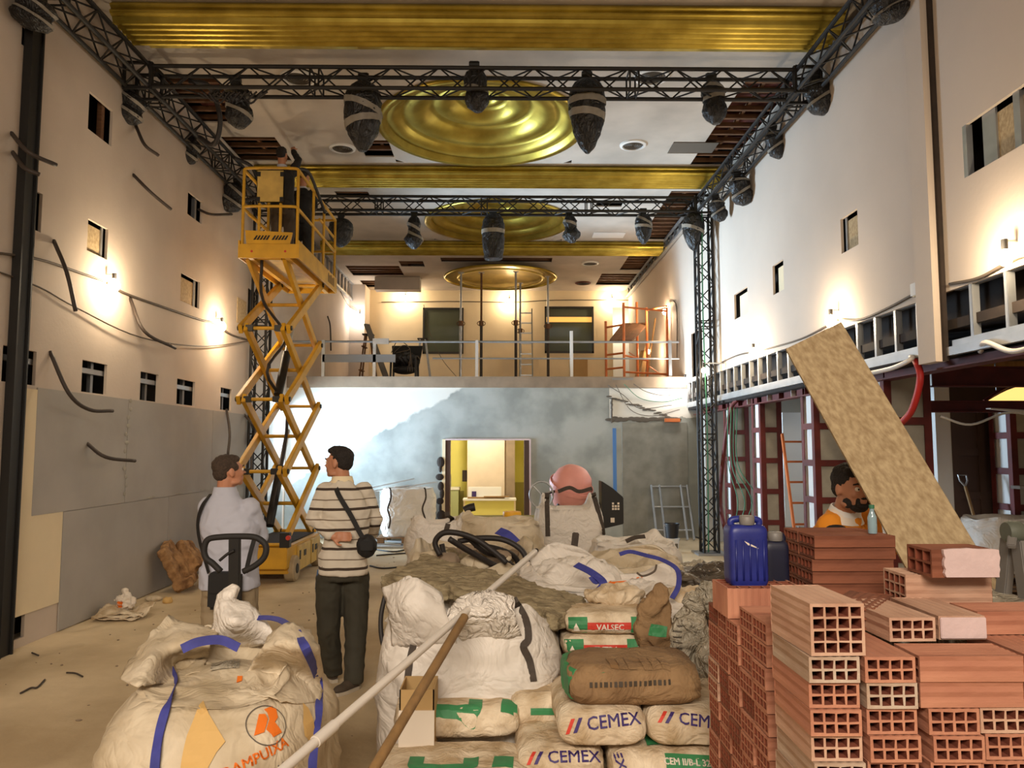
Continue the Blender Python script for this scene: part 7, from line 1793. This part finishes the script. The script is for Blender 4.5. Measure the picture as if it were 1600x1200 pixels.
# orange ladder between the red columns
def ladder(name, a0, a1, w, n, m, lab, r=.02, rung='same', lat=V((1, 0, 0)), cat='ladder'):
    a0, a1 = V(a0), V(a1); t = thing(name, a0+lat*w/2, lab, cat)
    for s in (0, 1): MB().bar(a0+lat*w*s, a1+lat*w*s, .028, .06).build('stile', M[m], t)
    for k in range(n):
        f = (k+.6)/n; MB().bar(a0.lerp(a1, f), a0.lerp(a1, f)+lat*w, .03, .028).build('rung', M[m if rung == 'same' else rung], t)
    return t
ladder('wooden_ladder', (onY(1246, 835, 10.4).x-.05, 10.2, 0), (onY(1226, 680, 10.8).x, 10.9, 1.95), .36, 7, 'orange', 'orange wooden ladder leaning between two red steel columns')
tag(MB().bb(4.35, 4.85, 11.9, 11.94, .55, 2.3).build('white_panel', M['white']), 'white board standing behind the orange ladder', 'board')
ladder('metal_ladder', (4.18, 11.85, .0), (4.18, 12.3, 2.2), .4, 7, 'steel', 'pale metal ladder standing behind the orange ladder')
tag(MB().bb(5.30, 5.42, 7.55, 7.60, 0, 1.35).build('grey_post', M['greycap']), 'grey trestle post beside the white strip of the brown door', 'post')
t = tag(MB().bb(5.05, 5.42, 7.5, 7.64, 1.35, 1.38).build('trestle_top', M['greycap']), 'grey trestle top on the post beside the brown door', 'trestle')

# ============================================================ BALCONY
RY = 15.32; zr = ZB+.12
j = lambda px, py, Y=RY: onY(px, py, Y)
t = thing('balcony_railing', (-.3, RY, zr), 'temporary grey railing along the balcony edge', 'railing')
z1_, z2_ = j(700, 534).z, j(700, 560).z
MB().tube([(XL+.05, RY, z1_), (XR-.1, RY, z1_-.0)], .022, 8).build('top_rail', M['steel'], t, smooth=.7)
MB().tube([(-1.4, RY, z2_), (XR-.1, RY, z2_)], .016, 8).build('mid_rail', M['steel'], t, smooth=.7)
MB().bb(j(504, 560).x, j(618, 560).x, RY-.03, RY+.0, j(560, 566).z, j(560, 554).z).build('toe_board', M['greycap'], t)
for px in (505, 585, 745, 893, 1047):
    x = j(px, 570).x; MB().bb(x-.03, x+.03, RY-.03, RY+.03, zr, z1_+(.22 if px == 893 else .03)).build('post', M['white' if px == 893 else 'steel'], t)
MB().bb(j(583, 532).x, j(608, 532).x, RY-.05, RY-.01, z1_-.05, z1_+.06).build('splice_plate', M['steel'], t)
# steel props holding the disc
zt_ = ZC-.25
for k, (px, Y) in enumerate(((707, 19.9), (711, 18.5), (752, 18.6), (741, 20.1), (806, 18.5), (813, 19.8), (858, 19.0))):
    x = onY(px, 520, Y).x; y = Y
    d_ = V((x+.05, y-19.4, 0)); 
    if d_.length > 1.25: d_.length = 1.25; x, y = d_.x-.05, d_.y+19.4
    if k in (0, 3): continue
    t = thing('steel_prop', (x, y, ZB), ('', 'leftmost of the rusty telescopic props under the loose gold disc', 'second telescopic prop from the left under the loose gold disc', '', 'middle telescopic prop under the loose gold disc left of the ladder', 'telescopic prop beside the ladder under the loose gold disc', 'rightmost pale telescopic prop under the loose gold disc')[k], 'prop', 'props under the loose gold disc')
    zz_ = zt_-.02
    MB().cyl((x, y, ZB+.01), (x, y, ZB+1.75), .034, 10).build('outer_tube', M['strapdark' if k % 2 == 0 else 'steel'], t, smooth=.7)
    MB().cyl((x, y, ZB+1.75), (x, y, zz_), .026, 10).build('inner_tube', M['steel' if k != 2 else 'woodbrown'], t, smooth=.7)
    MB().cyl((x, y, ZB+1.68), (x, y, ZB+1.8), .055, 12).build('collar_nut', M['woodbrown'], t, smooth=.7)
    MB().tube([V((x+.1*cos(a), y, ZB+1.74+.06*sin(a))) for a in [2*pi*q/12 for q in range(13)]], .01, 6).build('handle', M['woodbrown'], t)
    MB().bb(x-.07, x+.07, y-.07, y+.07, ZB, ZB+.012).build('base_plate', M['steel'], t); MB().bb(x-.07, x+.07, y-.07, y+.07, zz_, zz_+.012).build('head_plate', M['steel'], t)
ladder('metal_ladder', (onY(812, 590, 18.2).x, 18.0, ZB), (onY(812, 483, 19.2).x, 19.0, onY(812, 483, 19.0).z), .30, 8, 'steel', 'aluminium ladder standing on the balcony among the props')
# orange scaffold
sx0, sx1 = onY(946, 560, 16.5).x, onY(1043, 560, 16.5).x
t = thing('scaffold_tower', ((sx0+sx1)/2, 16.3, ZB), 'orange painted scaffold with a tilted plank deck at the right of the balcony', 'scaffold')
xm, xm2 = onY(974, 560, 16.1).x, onY(1018, 560, 16.5).x
for x, y, zt2 in ((sx0, 16.4, onY(946, 502, 16.4).z), (xm, 16.0, onY(974, 473, 16.0).z), (xm2, 17.0, onY(1018, 481, 17.0).z), (sx1, 16.5, onY(1043, 481, 16.5).z), (onY(996, 560, 17.2).x, 17.2, onY(996, 472, 17.2).z)):
    MB().tube([(x, y, ZB), (x, y, zt2)], .028, 8).build('standard', M['orange'], t, smooth=.7)
for (a, ya2, b, yb2_, py, Y) in ((sx0, 16.4, xm, 16.0, 512, 16.4), (sx0, 16.4, xm, 16.0, 555, 16.4), (sx0, 16.4, xm, 16.0, 577, 16.4), (xm, 16.0, sx1, 16.5, 582, 16.1), (xm, 16.0, sx1, 16.5, 481, 16.1), (xm, 16.0, xm2, 17.0, 556, 16.1), (xm2, 17.0, sx1, 16.5, 481, 16.7)):
    z = onY(1000, py, Y).z; MB().tube([(a, ya2, z), (b, yb2_, z)], .022, 8).build('ledger', M['orange'], t, smooth=.7)
MB().tube([(onY(1010, 530, 16.6).x, 18.9, onY(1010, 530, 16.6).z), (onY(1030, 560, 16.6).x, 16.5, ZB+.3)], .016, 7).build('brace', M['orange'], t)
a, b, c_, e_ = onY(952, 531, 16.1), onY(972, 505, 17.2), onY(1014, 504, 17.2), onY(988, 531, 16.1)
for k in range(3):
    f0, f1 = k/3+.01, (k+1)/3-.01; MB().prism([a.lerp(e_, f0), a.lerp(e_, f1), b.lerp(c_, f1), b.lerp(c_, f0)], (0, 0, -.04)).build('deck_plank', M['woodbrown'], t)
for k, (a, b, Y) in enumerate((((1000, 592), (1012, 535), 17.4), ((990, 592), (1004, 548), 17.6), ((1008, 560), (1024, 497), 17.2))):
    p = onY(*a, Y); p.z = ZB+.03; tag(MB().bar(p, onY(*b, Y+.2), .10 if k < 2 else .03, .03).build('leaning_timber', M['stick']), ('wide', 'narrow', 'thin')[k]+' timber leaning behind the orange scaffold', 'timber')
# A-frame ladders
def stepladder(px0, px1, pyt, pyb, Y, lab, m='woodbrown'):
    a, b, tp = onY(px0, pyb, Y), onY(px1, pyb, Y), onY((px0+px1)/2, pyt, Y); zb_ = ZB
    t = thing('step_ladder', ((a.x+b.x)/2, Y, zb_), lab, 'ladder')
    for dy in (-.2, .2):
        MB().bar((a.x, Y+dy, zb_), (tp.x-.06, Y+dy*.5, tp.z), .03, .05).build('stile', M[m], t); MB().bar((b.x, Y+dy, zb_), (tp.x+.06, Y+dy*.5, tp.z), .03, .05).build('stile', M[m], t)
    for k in range(1, 5):
        f = k/5; p = V((a.x, Y, zb_)).lerp(V((tp.x-.06, Y, tp.z)), f); MB().bar(p+V((0, -.2, 0)), p+V((0, .2, 0)), .08, .025).build('step', M[m], t)
    MB().bb(tp.x-.13, tp.x+.13, Y-.12, Y+.12, tp.z, tp.z+.03).build('top_cap', M['darkmetal'], t)
stepladder(561, 590, 524, 592, 18.5, 'brown step ladder at the left of the balcony behind the railing')
stepladder(646, 676, 531, 592, 19.0, 'pale step ladder with a red tool beside the armchair on the balcony', 'steel')
p = onY(655, 553, 18.8); tag(MB().box(p, (.10, .05, .16)).build('red_tool', M['redplastic'], bevel=.01), 'red tool hung on the pale step ladder on the balcony', 'tool')
tag(MB().bar(V((onY(571, 505, 17.6).x, 17.75, onY(571, 505, 17.6).z)), V((onY(606, 590, 16.6).x, 16.9, ZB+.04)), .14, .03).build('leaning_board', M['greycap']), 'grey board leaning diagonally at the left of the balcony', 'board')
# armchair on the balcony
cx, cy = onY(632, 590, 16.3).x, 16.3
t = thing('armchair', (cx, cy, ZB), 'dark armchair heaped with cables on the balcony', 'armchair')
for dx in (-.27, .27):
    for dy in (-.22, .22): MB().bar((cx+dx, cy+dy, ZB), (cx+dx*.95, cy+dy*.95, ZB+.62), .04, .04).build('leg', M['darkmetal'], t)
    MB().bar((cx+dx, cy-.26, ZB+.63), (cx+dx, cy+.26, ZB+.63), .06, .035).build('armrest', M['darkmetal'], t, bevel=.006)
m = MB(); m.ell((cx, cy, ZB+.36), (.26, .24, .09), 16, 10); organic(m, .012, 2).build('seat_cushion', M['blackcloth'], t, smooth=5)
MB().loft([[V((cx+x*(.26+.02*k), cy+.22+.05*k+yy, ZB+.38+.14*k)) for x, yy in ((-1, 0), (1, 0), (1, .06), (-1, .06))] for k in range(5)]).build('backrest', M['darkmetal'], t, bevel=.01)
crumple('cable_heap', (cx+.0, cy-.02, ZB+.60), (.24, .18, .14), 'bucket', 'dark heap of cables and cloth piled on the balcony armchair', 'cables', 61, .05, 7)
for k in range(3): cord('loose_wire', [V((cx-.25+.05*k, cy-.25, ZB+.7)), V((cx-.1+.1*k, cy-.3, ZB+.95-.1*k)), V((cx+.15, cy-.28, ZB+.75)), V((cx+.1+.05*k, cy-.3, ZB+.3))], .008, 'wire', ('tall', 'middle', 'low')[k]+' wire loop over the balcony armchair')
cord('string_cable', [onY(662, 476, 16.5), onY(672, 520, 16.5), onY(690, 560, 16.5), onY(716, 592, 16.5)], .006, 'wire', 'thin wire slanting down across the left balcony window')
for k, (a, b, c2, lab) in enumerate(((785, 807, 560, 'left pale board leaning low against the balcony rear wall'), (815, 842, 560, 'middle pale board leaning low against the balcony rear wall'), (893, 918, 562, 'right beige board leaning low against the balcony rear wall'))):
    p, q_ = onY(a, c2, 21.8), onY(b, 592, 21.8); tag(MB().bb(p.x, q_.x, 21.75, 21.8, ZB, p.z).build('leaning_board', M['card' if k == 2 else 'cream']), lab, 'board')
crumple('rubble_lump', (onY(862, 590, 16).x, 16.0, ZB+.08), (.35, .15, .06), 'slab', 'low dusty heap on the balcony edge left of the white post', 'rubble', 71, .03, 7)
